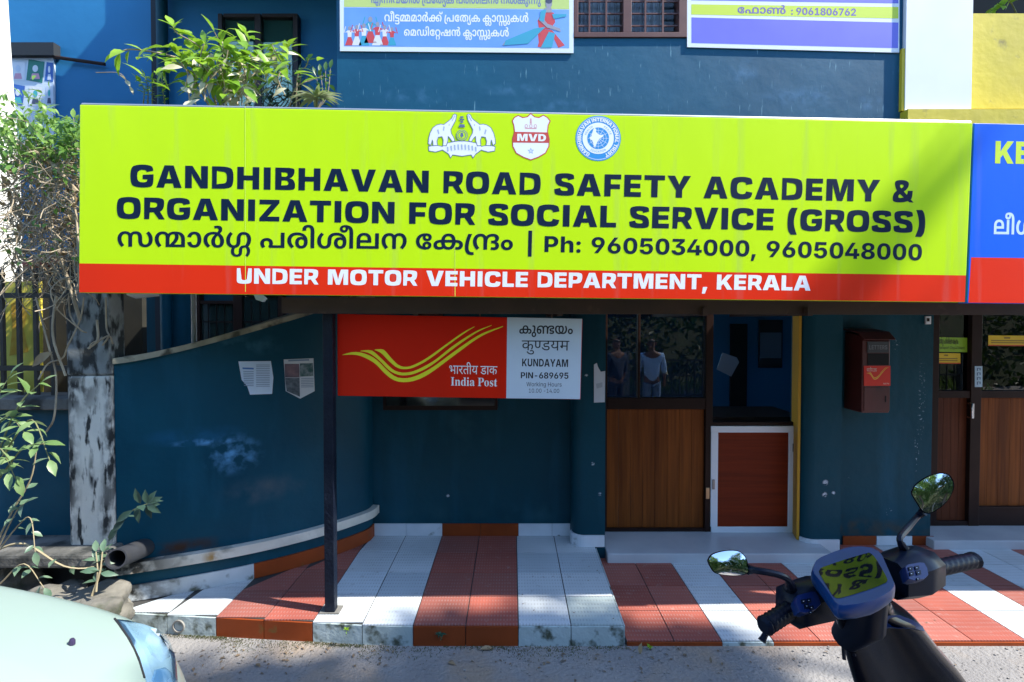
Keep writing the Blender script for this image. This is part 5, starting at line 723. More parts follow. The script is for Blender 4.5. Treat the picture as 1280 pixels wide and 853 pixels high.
for a_, b_, zb, nn in ((1169, 1208, 650, 4), (1221, 1345, 632, 9)):
    mb = MB(); X0, X1 = x_(a_), x_(b_)
    for i in range(nn): mb.box((X0 + (X1 - X0) * i / nn + .001, YR - .004, z_(zb)), (X0 + (X1 - X0) * (i + 1) / nn - .001, YR + .01, z_(497)))
    mb.build('panel', wood3 if a_ < 1200 else wood1, d2)
mb = MB(); a_ = W(1215.5, 505, F2 - .03); mb.tube([a_ + Vector((0, .03, .0)), a_, a_ + Vector((0, 0, -.10)), a_ + Vector((0, .03, -.10))], .011, 10); mb.build('handle', pm('chrome', (.6, .6, .62), rough=.15, metal=1), d2, smooth=True)
MB().box((3.06, 5.2, -.02), (5.6, 5.3, 2.3)).build('room_wall', ROOM, bld)
MB().box((xe + .08, 3.70, -.05), (XR + .6, 3.9, 2.2)).build('front_wall', BLUE, bld)

# upper storey: wall in pieces round the window, pane and curtain behind
ub = W(640, 165, YU).z - .6
xl = W(421, 60, YU).x; xw0, xw1 = W(717, 20, YU).x, W(858.5, 20, YU).x; zw = W(640, 48, YU).z; xr = W(1128, 60, YU).x; ZT = 6.2
mb = MB()
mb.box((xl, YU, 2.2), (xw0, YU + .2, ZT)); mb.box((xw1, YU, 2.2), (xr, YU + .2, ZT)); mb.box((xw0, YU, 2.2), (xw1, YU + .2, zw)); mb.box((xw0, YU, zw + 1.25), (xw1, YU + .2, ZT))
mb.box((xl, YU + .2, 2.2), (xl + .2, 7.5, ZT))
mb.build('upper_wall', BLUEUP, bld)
MB().box((xl - .6, YU - .4, ZT), (XR + .6, 8, ZT + .15)).build('roof', CONC, bld)
BRN = pm('brown_window_paint', (.085, .030, .026), (.11, .042, .034), scale=9, rough=.5)
wn_ = bpy.data.objects.new('window', None); COL.objects.link(wn_); wn_.parent = bld; wn_.location = Vector((.8, YU, zw)) - wloc(bld)
mb = MB(); t = .035
mb.box((xw0 + .0015, YU - .012, zw + .0015), (xw1 - .0015, YU + .10, zw + t)); mb.box((xw0 + .0015, YU - .010, zw + t), (xw0 + .03, YU + .10, zw + 1.248)); mb.box((xw1 - .055, YU - .010, zw + t), (xw1 - .0015, YU + .10, zw + 1.248))
xm = W(784, 20, YU).x; mb.box((xm - .028, YU - .010, zw + t), (xm + .028, YU + .10, zw + 1.248)); mb.build('frame', BRN, wn_, bevel=.002)
mb = MB()
for i in range(14):
    z = zw + .085 + i * .082; mb.box((xw0 + .03, YU + .01, z), (xw1 - .055, YU + .02, z + .009))
for px in (737, 758, 807, 829): x = W(px, 20, YU).x; mb.box((x - .006, YU + .003, zw + t), (x + .006, YU + .0095, zw + 1.24))
mb.build('grille', BRN, wn_)
MB().box((xw0 + .03, YU + .05, zw + t), (xw1 - .055, YU + .055, zw + 1.24)).build('glass', glassm('clear_window_glass', (.92, .95, .95), .2), wn_)
mb = MB(); V = []; n = 90
for i in range(n + 1):
    x = xw0 + .03 + (xm - .03 + .27 - xw0) * i / n
    V += [(x, YU + .15 + .018 * math.sin(i * .9) + .01 * math.sin(i * 2.3), zw + .02), (x, YU + .15 + .018 * math.sin(i * .9) + .01 * math.sin(i * 2.3 + .4), zw + 1.3)]
mb.add(V, [(2 * i, 2 * i + 2, 2 * i + 3, 2 * i + 1) for i in range(n)]); mb.build('curtain', pm('grey_lace_curtain', (.36, .40, .46), (.24, .27, .33), scale=6, rough=.9, c3=(.55, .6, .68), s3=26, lo3=.60, hi3=.68), wn_, smooth=True)
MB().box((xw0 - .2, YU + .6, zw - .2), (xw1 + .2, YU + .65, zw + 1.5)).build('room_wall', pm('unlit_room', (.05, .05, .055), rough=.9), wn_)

# recessed left wing with balcony
YL = 4.6
xa, xb_ = W(66.5, 90, YL).x, W(436, 60, YL).x
MB().box((xa - 5, YL, 2.15), (xb_ + .2, YL + .2, ZT)).build('wing_wall', BLUELIT, bld); MB().box((xa - 5, YL, -.05), (xb_ + .2, YL + .2, 2.149)).build('wing_wall', BLUE, bld)  # one wall: lit paint above, darker paint below for the shade
MB().box((-3.4, 3.30, -.05), (W(178, 420, 3.30).x, 3.34, 1.84)).build('garden_wall', pm('dark_mossy_wall', (.010, .010, .007), (.018, .017, .011), scale=5, rough=.9, c3=(.03, .028, .016), s3=4, lo3=.6, hi3=.75), bld)
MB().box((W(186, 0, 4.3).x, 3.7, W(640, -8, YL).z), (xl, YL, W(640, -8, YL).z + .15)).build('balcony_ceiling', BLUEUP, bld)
mb = MB(); a_ = W(200, 60, YL - .12); mb.tube([(a_.x, YL - .09, 0), (a_.x, YL - .09, 5.6)], .045, 14); mb.build('downpipe', BLUE, bld, smooth=True)
mb = MB(); a_ = W(187, 60, YL - .12); mb.box((a_.x - .035, YL - .05, 0), (a_.x + .03, YL - .001, 5.6)); mb.build('corner_shadow_strip', pm('dark_shadow_gap', (.006, .012, .02), rough=.7), bld)  # dark strip painted in for the shadow at the wing corner
# balcony window, pale mint curtain behind the glass
w2 = bpy.data.objects.new('window', None); COL.objects.link(w2); w2.parent = bld; w2.location = Vector((-2.3, YL, 2.4)) - wloc(bld)
BL = YL - .001
mb = MB()
def fr(mb, x0, y0, x1, y1, d0, d1): return rbox(mb, (x0, y0), (x1, y1), d0, d1)
for (x0, x1) in ((272, 279), (318, 327), (366, 373)): fr(mb, x0, 17, x1, 168, BL - .07, BL)
fr(mb, 279, 17, 318, 21, BL - .07, BL); fr(mb, 327, 17, 366, 21, BL - .07, BL)
mb.build('frame', pm('black_brown_frame', (.018, .010, .010), rough=.5), w2, bevel=.002)
mb = MB(); fr(mb, 279, 21, 318, 168, BL - .05, BL - .045); fr(mb, 327, 21, 366, 168, BL - .05, BL - .045); mb.build('glass', glassm('clear_window_glass', (.92, .95, .95), .2), w2)
mb = MB(); fr(mb, 279.2, 52, 317.8, 168, BL - .02, BL - .002); fr(mb, 327.2, 53, 365.8, 168, BL - .02, BL - .002); mb.build('curtain', pm('mint_curtain_lit', (.66, .90, .82), (.60, .86, .76), scale=5, rough=.9), w2)  # lower cloth painted pale as its sunlit part
mb = MB(); fr(mb, 279.2, 21, 317.8, 52, BL - .014, BL - .002); fr(mb, 327.2, 21, 365.8, 53, BL - .014, BL - .002); mb.build('curtain_shaded_top', pm('shaded_curtain_green', (.012, .075, .065), rough=.8), w2)  # upper cloth painted dark for the overhang's shadow
# ground floor windows of the wing, seen under the signboard
w3 = bpy.data.objects.new('window', None); COL.objects.link(w3); w3.parent = bld; w3.location = Vector((-2.5, YL, 1.2)) - wloc(bld)
mb = MB()
for (x0, x1) in ((243, 250), (291, 303), (347, 354)): fr(mb, x0, 355, x1, 440, BL - .07, BL)
fr(mb, 250, 376, 291, 380, BL - .07, BL); fr(mb, 303, 366, 347, 370, BL - .07, BL); fr(mb, 250, 432, 347, 440, BL - .07, BL)
mb.build('frame', DARK, w3, bevel=.002)
mb = MB(); fr(mb, 250, 380, 291, 432, BL - .04, BL - .03); fr(mb, 303, 370, 347, 432, BL - .04, BL - .03); mb.build('glass', pm('reflecting_glass', (.02, .035, .03), rough=.03, spec=1.0, coat=1), w3)
mb = MB()
for (a0, a1) in ((250, 291), (303, 347)):
    for k in (1, 2, 3): x = a0 + (a1 - a0) * k / 4; fr(mb, x - .5, 376, x + .5, 432, BL - .06, BL - .05)
    fr(mb, a0, 402, a1, 403.2, BL - .062, BL - .0605)
mb.build('grille', DARK, w3)
# dark band painted for the unlit recess over the posters, and rod
mb = MB(); fr(mb, 6, 53, 67, 69, YL - .07, YL - .001); mb.build('dark_recess_band', pm('recess_dark', (.012, .018, .024), rough=.8), bld)
mb = MB(); mb.tube([W(67, 71.5, YL - .04), W(131, 80.5, YL - .04)], .015, 8); mb.build('rod', DARK, bld, smooth=True)

# right neighbour: yellow and white shop front
sh = thing('yellow_shop_building', (3.2, 3.4, 2.6), 'yellow walled neighbouring shop front with a broad white pillar above the signs', 'building')
YN = 3.47
mb = MB(); a_, b_ = W(1127.5, 138, YN), W(1214, 136, YN); mb.box((a_.x + .02, YN, a_.z), (b_.x, YN + .5, ZT)); mb.build('pillar', pm('white_pillar_paint', (.74, .78, .84), (.68, .72, .79), scale=2, rough=.6), sh)
mb = MB(); mb.box((a_.x, YN + .006, a_.z), (a_.x + .0195, YN + .5, W(640, 60, YN).z)); mb.build('pillar_edge', YELP, sh)
mb = MB(); c_ = W(1131, 155, YN - .04); mb.box((c_.x + .02, YN - .04, 2.2), (XR + .5, YN + .5, W(640, 136.5, YN - .04).z)); mb.build('ledge', YELP, sh)
mb = MB(); mb.box((b_.x + .001, YN + .1, W(640, 136, YN + .1).z), (XR + .5, YN + .5, W(640, 17, YN + .1).z)); mb.build('parapet', YELP, sh)
mb = MB(); mb.box((b_.x + .001, YN + .9, 2.4), (XR + .5, YN + 1.0, ZT)); mb.build('back_wall', pm('black_wall', (.008, .009, .010), rough=.8), sh)

# ---------------------------------------------------------------- curved side wall
cw = thing('curved_wall', (-1.5, 3.0, 0), 'curved dark blue parapet wall with a sloping pale coping left of the platform', 'wall')
def ztop(p):      # swooping top of the wall
    t = max(0, min(1, (p.x + 2.06) / (1.12))); return 1.352 + .385 * t ** 1.35
def nrm2(i):
    a_, b_ = CURVE[max(0, i - 1)], CURVE[min(len(CURVE) - 1, i + 1)]; d = (b_ - a_).normalized(); return Vector((-d.y, d.x, 0))
NR = [nrm2(i) for i in range(len(CURVE))]
if NR[10].y > 0: NR = [-v for v in NR]          # towards the platform
def strip(o0, o1, z0, z1, mat, name, i0=0, i1=None):
    rg = []
    for i, p in list(enumerate(CURVE))[i0:i1]:
        f = lambda z: z(p) if callable(z) else z
        a_, b_ = p + NR[i] * o0, p + NR[i] * o1
        rg.append([(a_.x, a_.y, f(z0)), (b_.x, b_.y, f(z0)), (b_.x, b_.y, f(z1)), (a_.x, a_.y, f(z1))])
    return MB().rings(rg).build(name, mat, cw, smooth=True, angle=50)
CWO = strip(0, -.13, -.05, lambda p: ztop(p) - .001, CURVEP, 'wall_body')
off_ = wloc(CWO); hit = lambda x, y: onto(bvh(CWO), x, y, 0) - off_
for (x, y), sz, col, k, lo_, hi_ in (((292, 568), (.17, .16, .13), (.11, .32, .56), 16, .44, .70), ((262, 552), (.22, .2, .025), (.12, .34, .60), 18, .45, .65), ((245, 545), (.3, .3, .06), (.01, .10, .20), 8, .4, .7), ((330, 612), (.26, .26, .10), (.06, .09, .11), 9, .40, .75), ((215, 686), (.35, .3, .05), (.05, .025, .015), 9, .42, .6), ((300, 432), (.35, .3, .07), (.03, .13, .20), 12, .5, .7)):
    add_spot(CURVEP, hit(x, y), sz, col, k, lo_, hi_)
CWO['label'] = 'dark blue plastered face with pale scuffs'
strip(.022, -.16, ztop, lambda p: ztop(p) + .030, pm('weathered_coping', (.46, .42, .32), (.24, .22, .16), scale=7, rough=.8, bump=.5, bscale=30, c3=(.07, .065, .045), s3=12, lo3=.54, hi3=.68), 'coping')
strip(.045, .001, .262, .315, CREAMP, 'moulding')
strip(.012, .001, PZ + .001, PZ + .085, SKR, 'skirting', 0, 19)
SKG = pm('grimy_white_tile', (.52, .56, .58), (.42, .46, .48), scale=6, rough=.5, c3=(.10, .11, .08), s3=14, lo3=.56, hi3=.70)
strip(.012, .001, PZ + .001, PZ + .085, SKG, 'skirting', 18, None)
for m_, dy in ((SKG, 0), (CREAMP, -48)):
    q_ = onto(bvh(CWO), 165, 752 + dy, 0) - wloc(cw); add_spot(m_, q_, (.26, .5, .30), (.012, .013, .012), 14, .36, .52)
add_spot(CREAMP, onto(bvh(CWO), 271, 692, 0) - wloc(cw), (.05, .2, .05), (.32, .17, .03), 20, .35, .55)

# flaked paint on the column and wall by the letter box
for x, y, r_ in ((1031, 603, .022), (1030, 618, .020), (1041, 616, .014)):
    p = W(x, y, 3.41) - wloc(bld); add_spot(BLUE, p, (r_, .06, r_), (.6, .66, .72), 60, .42, .46)
for x, y, sx, sz_ in ((1152, 500, .03, .3), (1146, 560, .02, .2), (1120, 430, .03, .05), (1060, 600, .02, .02), (1111, 640, .03, .03)):
    p = W(x, y, 3.514) - wloc(bld); add_spot(BLUE, p, (sx, .06, sz_), (.30, .42, .48), 70, .60, .63)
for x, y in ((750, 618), (733, 470), (560, 620), (741, 580)):
    p = W(x, y, 3.315 if x > 700 else YB) - wloc(bld); add_spot(BLUE, p, (.014, .06, .014), (.5, .58, .62), 60, .45, .5)
for x, z_, sx, sz_ in ((-.6, .24, .4, .10), (.1, .25, .5, .09), (-.3, .9, .25, .35), (.25, 1.2, .15, .3)):
    add_spot(BLUE, Vector((x, YB, z_)) - wloc(bld), (sx, .12, sz_), (.012, .072, .095), 7, .40, .72)
for x, z_ in ((2.3, .15), (2.7, .12)): add_spot(BLUE, Vector((x, 3.514, z_)) - wloc(bld), (.35, .12, .09), (.05, .055, .045), 12, .40, .65)
for px, y, w_, h_ in ((520, 120, .30, .06), (640, 112, .25, .05), (700, 132, .4, .05), (1000, 120, .35, .10), (930, 90, .12, .12), (1090, 130, .15, .06)):
    add_spot(BLUEUP, W(px, y, YU) - wloc(bld), (w_, .2, h_), (.03, .13, .24), 14, .42, .66)
# ---------------------------------------------------------------- signs
class Sheet:
    """a flat panel given by its four corners in space; u runs right, v runs down, as printed on it"""
    def __init__(s, tl, tr, br, bl): s.c = [Vector(p) for p in (tl, tr, br, bl)]; s.n = (s.c[3] - s.c[0]).cross(s.c[1] - s.c[0]).normalized(); s.n = s.n if s.n.y < 0 else -s.n
    def at(s, u, v, off=0.0):
        tl, tr, br, bl = s.c; return (tl * (1 - u) + tr * u) * (1 - v) + (bl * (1 - u) + br * u) * v + s.n * off
    def px(s, x, y):
        """printed position seen at this spot of the photograph"""
        p = Wp(x, y, s.c[0], s.n); tl, tr, br, bl = s.c
        u = (p - tl).dot(tr - tl) / (tr - tl).length_squared
        for _ in range(3):
            v = (p - s.at(u, 0)).dot(s.at(u, 1) - s.at(u, 0)) / (s.at(u, 1) - s.at(u, 0)).length_squared
            u = (p - s.at(0, v)).dot(s.at(1, v) - s.at(0, v)) / (s.at(1, v) - s.at(0, v)).length_squared
        return u, v
    def area(s, mb, uv, off, m=0, nu=1):
        V = [s.at(u, v, off) for u, v in uv]; return mb.prism(V, (0, 0, 0), m)
    def rect(s, mb, u0, v0, u1, v1, off, m=0): return s.area(mb, [(u0, v0), (u1, v0), (u1, v1), (u0, v1)], off, m)
    def poly(s, mb, pts, off, m=0): return s.area(mb, [s.px(*p) for p in pts], off, m)
    def text(s, mb, name, u0, u1, vt, vb, off, m=0, warp=0, n=3, cap=727, sp=0, space=260):
        """line of glyphs from u0 to u1; its capitals reach from vb (baseline) up to vt"""
        V, F, x = line(name, warp, n, sp, space)
        x0, x1 = min(p[0] for p in V), max(p[0] for p in V)
        return mb.add([s.at(u0 + (u1 - u0) * (p[0] - x0) / (x1 - x0), vb + (vt - vb) * p[1] / cap, off) for p in V], F, m)
    def textpx(s, mb, name, x0, x1, yt, yb, off, m=0, **k):
        """the same, ends given as seen in the photograph (left and right y may differ)"""
        a, b = s.px(x0, yb[0]), s.px(x1, yb[1]); c, d = s.px(x0, yt[0]), s.px(x1, yt[1])
        V, F, x = line(name, k.get('warp', 0), k.get('n', 3), k.get('sp', 0), k.get('space', 260)); cap = k.get('cap', 727)
        X0, X1 = min(p[0] for p in V), max(p[0] for p in V); out = []
        for p in V:
            t = (p[0] - X0) / (X1 - X0); q = p[1] / cap
            u = a[0] + (b[0] - a[0]) * t; vb = a[1] + (b[1] - a[1]) * t; vt = c[1] + (d[1] - c[1]) * t
            out.append(s.at(u, vb + (vt - vb) * q, off))
        return mb.add(out, F, m)
    def slab(s, mb, th, m=0, grow=0.0):
        c = s.c; f = [p for p in c]; b = [p - s.n * th for p in c]
        return mb.add(f + b, [(0, 1, 2, 3), (7, 6, 5, 4), (0, 4, 5, 1), (1, 5, 6, 2), (2, 6, 7, 3), (3, 7, 4, 0)], m)
def vinyl(name, c1, c2, rough=.38):
    return pm(name, c1, c2, scale=1.2, c3=tuple(.75 * a + .06 for a in c1), s3=7, lo3=.56, hi3=.85, stretch3=(2.5, 1, .16), rough=rough, bump=.4, bscale=2.0, spec=.18, stretch=(1, 1, .45))
VY = vinyl('lime_yellow_flex', (.50, .77, .006), (.53, .79, .008))
VR = vinyl('red_flex', (.74, .030, .006), (.68, .026, .006))
NAVY = pm('navy_print', (.004, .014, .040), (.006, .018, .046), scale=6, rough=.5, spec=.12)
VW = pm('white_print', (.80, .82, .86), (.76, .78, .83), scale=6, rough=.45)
VB = vinyl('royal_blue_flex', (.010, .115, .75), (.012, .14, .80))
O1 = .0006
# --- the long yellow signboard
sg = thing('signboard', W(640, 372, 2.36), 'very long lime yellow signboard with navy capitals above a red lower band', 'signboard')
SH = Sheet(W(99.5, 131, 2.32), W(1216, 153.5, 2.417), W(1206.5, 378, 2.417), W(98.5, 366, 2.32))
vr0, vr1 = .8435, .850
mb = MB(); SH.slab(mb, .05, 0); mb.build('panel', VY, sg, bevel=.003)
mb = MB(); SH.area(mb, [(0.0005, vr0), (.9995, vr1), (.9995, .9985), (.0005, .9985)], O1 * .6); mb.build('red_band', VR, sg)
def letters(sheet, par, mat, nm, x0, x1, yt, yb, off, lab=None, part_name='lettering', **k):
    mb = MB(); sheet.textpx(mb, nm, x0, x1, yt, yb, off, **k); o = mb.build(part_name, mat, par)
    if lab: o['label'] = lab
letters(SH, sg, NAVY, 's1', 163, 1142, (206, 226), (234, 253.2), O1, 'upper line of navy capitals', warp=.5, sp=28, space=330)
letters(SH, sg, NAVY, 's2', 146, 1156, (246.5, 264.5), (273.5, 291.5), O1, 'second line of navy capitals', warp=.5, sp=18, space=330)
letters(SH, sg, NAVY, 'm1', 147, 641, (289.5, 293), (308.5, 312.6), O1, 'navy line in Malayalam script', cap=560)
letters(SH, sg, NAVY, 'ph', 660, 1152, (294.8, 305.5), (314.6, 325.8), O1, 'navy telephone numbers', space=330, sp=14)
mb = MB(); SH.textpx(mb, 's3', 296, 1013, (335.5, 345), (354.6, 363.6), O1, warp=.5, sp=6, space=330); mb.build('lettering', VW, sg)['label'] = 'white capitals on the red band'
# thin metal frame edge along the top and the seams of the flex
mb = MB()
for a_, b_ in (((0, -.004), (1, -.004)),):
    mb.tube([SH.at(*a_, -.02), SH.at(*b_, -.02)], .012, 8)
mb.build('frame', pm('galvanised_tube', (.42, .44, .45), rough=.4, metal=.8), sg, smooth=True)
mb = MB()
for px_, y0_, y1_ in ((306.5, 133, 365), (568.5, 300, 371)):
    a_, b_ = SH.px(px_, y0_), SH.px(px_ + .4, y1_); SH.area(mb, [(a_[0] - .00035, a_[1]), (a_[0] + .00035, a_[1]), (b_[0] + .00035, b_[1]), (b_[0] - .00035, b_[1])], O1 * .9)
mb.build('seam', pm('seam_tape', (.62, .82, .09), rough=.5), sg)
# emblem of two elephants
def z3(pts, ox=520, oy=130, k=4.571): return [(ox + x / k, oy + y / k) for x, y in pts]
ELE = [(72, 226), (74, 200), (82, 168), (98, 138), (118, 124), (140, 118), (160, 121), (174, 110), (190, 98), (206, 84), (214, 66), (222, 60), (230, 66), (224, 96), (206, 130), (197, 148), (200, 170), (212, 190), (220, 210), (210, 216), (192, 192), (182, 184), (180, 212), (172, 238), (156, 238), (158, 208), (150, 186), (126, 190), (118, 214), (121, 236), (100, 238), (98, 214), (92, 204), (86, 226), (82, 236)]
def mir(p, c=262): return [(2 * c - x, y) for x, y in reversed(p)]
def grow(pts, k):
    cx_ = sum(p[0] for p in pts) / len(pts); cy_ = sum(p[1] for p in pts) / len(pts); n = len(pts); out = []
    ar = sum(pts[i][0] * pts[(i + 1) % n][1] - pts[(i + 1) % n][0] * pts[i][1] for i in range(n)); sgn = 1 if ar > 0 else -1
    for i in range(n):
        a, b, c = pts[i - 1], pts[i], pts[(i + 1) % n]
        def nn(p, q):
            dx, dy = q[0] - p[0], q[1] - p[1]; l = math.hypot(dx, dy) or 1; return (dy / l * sgn, -dx / l * sgn)
        n1, n2 = nn(a, b), nn(b, c); mx, my = n1[0] + n2[0], n1[1] + n2[1]; l = max(.6, (mx * mx + my * my) / 2)
        out.append((b[0] + mx * k / l, b[1] + my * k / l))
    return out
def disc(cx_, cy_, r, n=28, ry=None): return [(cx_ + r * math.cos(2 * math.pi * i / n), cy_ + (ry or r) * math.sin(2 * math.pi * i / n)) for i in range(n)]
def ring(mb, sh, cx_, cy_, r0, r1, off, m=0, n=36, conv=lambda p: p):
    V = [sh.at(*sh.px(*q), off) for q in conv(disc(cx_, cy_, r0, n)) + conv(disc(cx_, cy_, r1, n))]
    mb.add(V, [(i, (i + 1) % n, n + (i + 1) % n, n + i) for i in range(n)], m)
INK = pm('pale_ink_line', (.10, .14, .28), rough=.5); EW = pm('emblem_white', (.78, .83, .88), rough=.5); EBL = pm('emblem_blue', (.02, .26, .62), rough=.45)
e1 = MB()
SCR = [(74, 246), (110, 238), (150, 246), (176, 228), (220, 218), (262, 214), (304, 218), (348, 228), (374, 246), (414, 238), (450, 246), (448, 268), (412, 274), (372, 262), (340, 286), (326, 306), (316, 290), (262, 298), (208, 290), (198, 306), (188, 286), (152, 262), (112, 274), (76, 268)]
for sh_, o_, m_ in ((grow(SCR, 4), O1, 0), (SCR, O1 * 1.3, 1), (grow(ELE, 4), O1 * 1.6, 0), (mir(grow(ELE, 4)), O1 * 1.6, 0), (ELE, O1 * 1.9, 1), (mir(ELE), O1 * 1.9, 1)):
    SH.poly(e1, z3(sh_), o_, m_)
SH.poly(e1, z3(disc(262, 181, 33)), O1 * 2.2, 0); SH.poly(e1, z3(disc(262, 181, 29)), O1 * 2.4, 3)
ring(e1, SH, 262, 181, 24, 20, O1 * 2.7, 0, conv=z3); SH.poly(e1, z3([(256, 166), (268, 166), (272, 184), (262, 196), (252, 184)]), O1 * 2.7, 0)
for y0, w in ((72, 9), (86, 13), (100, 8), (118, 15), (126, 17)): SH.poly(e1, z3([(262 - w, y0), (262 + w, y0), (262 + w, y0 + 9), (262 - w, y0 + 9)]), O1 * 2.2, 0)
for k in range(9):
    t = -1 + k * .25; SH.poly(e1, z3([(262 + t * 80 - 5, 246 - 14 * (1 - t * t)), (262 + t * 80 + 3, 246 - 14 * (1 - t * t)), (262 + t * 80 + 5, 272 - 10 * (1 - t * t)), (262 + t * 80 - 2, 272 - 10 * (1 - t * t))]), O1 * 2.2, 2)
for s_ in (0, 1):
    for L_ in ([(120, 150), (128, 146), (134, 170), (128, 176)], [(188, 118), (192, 116), (190, 126), (187, 126)], [(158, 128), (164, 132), (160, 156), (154, 150)], [(222, 64), (226, 68), (208, 100), (204, 98)]):
        SH.poly(e1, z3(L_ if not s_ else mir(L_)), O1 * 2.3, 2)
eo = e1.build('emblem', [INK, EW, pm('pale_ink_shade', (.36, .44, .60), rough=.5), VY], sg); eo['label'] = 'white crest of two elephants over a scroll'
# shield
SHD = [(547, 98), (560, 76), (584, 64), (610, 76), (634, 72), (656, 52), (678, 72), (702, 76), (728, 62), (752, 76), (770, 98), (758, 124), (754, 160), (764, 200), (762, 244), (742, 284), (700, 308), (656, 324), (612, 308), (570, 284), (550, 244), (549, 200), (560, 160), (556, 124)]
e2 = MB(); SH.poly(e2, z3(SHD), O1, 0); SH.poly(e2, z3(grow(SHD, -6)), O1 * 1.3, 1)
SH.poly(e2, z3([(562, 160), (752, 164), (762, 200), (761, 224), (551, 222), (551, 198)]), O1 * 1.6, 0)
SH.textpx(e2, 'mvd', 520 + 578 / 4.571, 520 + 742 / 4.571, (130 + 172 / 4.571, 130 + 174 / 4.571), (130 + 212 / 4.571, 130 + 215 / 4.571), O1 * 2, 1)
star = [(656 + (20 if i % 2 == 0 else 8) * math.sin(i * math.pi / 5), 270 - (20 if i % 2 == 0 else 8) * math.cos(i * math.pi / 5)) for i in range(10)]
SH.poly(e2, z3(star), O1 * 1.6, 2); SH.poly(e2, z3(grow(star, -4)), O1 * 1.9, 1)
for c_ in (630, 656, 682): SH.poly(e2, z3(disc(c_, 128, 9, 12, 12)), O1 * 1.6, 3); SH.poly(e2, z3(disc(c_, 128, 5, 12, 8)), O1 * 1.9, 1)
SH.poly(e2, z3([(620, 138), (692, 138), (686, 144), (626, 144)]), O1 * 1.6, 3); SH.poly(e2, z3([(652, 84), (660, 84), (662, 114), (650, 114)]), O1 * 1.6, 3)
e2.build('emblem', [pm('shield_red', (.52, .06, .045), rough=.5), EW, pm('star_blue', (.2, .36, .66), rough=.5), pm('faded_red', (.62, .33, .36), rough=.5)], sg)['label'] = 'white shield with red border and MVD band'
# round trust seal
e3 = MB(); CX, CY, RR = 747.7, 173.2, 28.3
D3 = lambda r: disc(CX, CY, r, 40)
SH.poly(e3, D3(RR), O1, 0); ring(e3, SH, CX, CY, 26.8, 26.2, O1 * 1.4, 1); SH.poly(e3, D3(19.6), O1 * 1.4, 1); SH.poly(e3, D3(13.6), O1 * 1.8, 0)
for r_ in (10.2, 6.8, 3.4): ring(e3, SH, CX, CY, r_, r_ - .35, O1 * 2.1, 1)
for k in range(6):
    t = math.pi * k / 6; c_, s_ = math.cos(t), math.sin(t)
    SH.poly(e3, [(CX + 13 * c_ - .18 * s_, CY + 13 * s_ + .18 * c_), (CX + 13 * c_ + .18 * s_, CY + 13 * s_ - .18 * c_), (CX - 13 * c_ + .18 * s_, CY - 13 * s_ - .18 * c_), (CX - 13 * c_ - .18 * s_, CY - 13 * s_ + .18 * c_)], O1 * (2.2 + .05 * k), 1)
IND = [(1012, 150), (1020, 138), (1030, 146), (1028, 160), (1040, 174), (1058, 180), (1072, 176), (1066, 190), (1052, 196), (1040, 210), (1030, 232), (1022, 254), (1014, 236), (1008, 212), (996, 204), (990, 194), (1002, 186), (1006, 168)]
SH.poly(e3, z3(IND), O1 * 2.6, 1)
def arc_text(mb, sh, name, cx_, cy_, r, a0, a1, h, off, m, up=1):
    V0 = LINES[name]; adv = [260 if k < 0 else GLY[k][0] for k in V0]; tot = sum(adv); x = 0
    for k, a in zip(V0, adv):
        if k >= 0:
            t = R(a0 + (a1 - a0) * (x + a / 2) / tot); v, f = glyph_tris(k, 2, 0); sc = h / 727; out = []
            for p in v:
                lx, ly = (p[0] - a / 2) * sc * .92, p[1] * sc
                rr = r + ly * up; q = t + up * lx / r
                out.append(sh.at(*sh.px(cx_ + rr * math.sin(q), cy_ - rr * math.cos(q)), off))
            mb.add(out, f, m)
        x += a
arc_text(e3, SH, 'ring', CX, CY, 21.2, -152, 158, 4.4, O1 * 1.6, 1)
arc_text(e3, SH, 'edu', CX, CY, 17.9, 214, 146, 2.6, O1 * 1.8, 0, -1); arc_text(e3, SH, 'health', CX, CY, 15.2, -75, -25, 2.4, O1 * 1.8, 0); arc_text(e3, SH, 'peace', CX, CY, 15.2, 25, 75, 2.4, O1 * 1.8, 0)
e3.build('emblem', [EBL, EW], sg)['label'] = 'round blue and white seal with a map on a globe'

# --- blue signboard at the right
s2 = thing('signboard', W(1260, 380, 2.43), 'royal blue signboard with a red lower band, cut off at the picture edge', 'signboard')
S2_ = Sheet(W(1217.6, 154, 2.425), W(1440, 158.5, 2.45), W(1440, 381, 2.45), W(1209, 379, 2.425))
mb = MB(); S2_.slab(mb, .05, 0); mb.build('panel', VB, s2, bevel=.003)
mb = MB(); a_ = S2_.px(1211, 322)[1]; S2_.area(mb, [(.012, a_), (1, a_), (1, .998), (.006, .998)], O1 * .6); mb.build('red_band', VR, s2)
mb = MB(); S2_.textpx(mb, 'ke', 1243.5, 1287, (176.5, 177.5), (204.5, 205.5), O1); mb.build('lettering', pm('yellow_print', (.55, .72, .02), rough=.45), s2)
mb = MB(); S2_.textpx(mb, 'lig', 1242, 1322, (275, 276), (293, 294), O1, cap=560); mb.build('lettering', pm('pale_blue_print', (.55, .72, .9), rough=.45), s2)['label'] = 'pale lettering lower down'

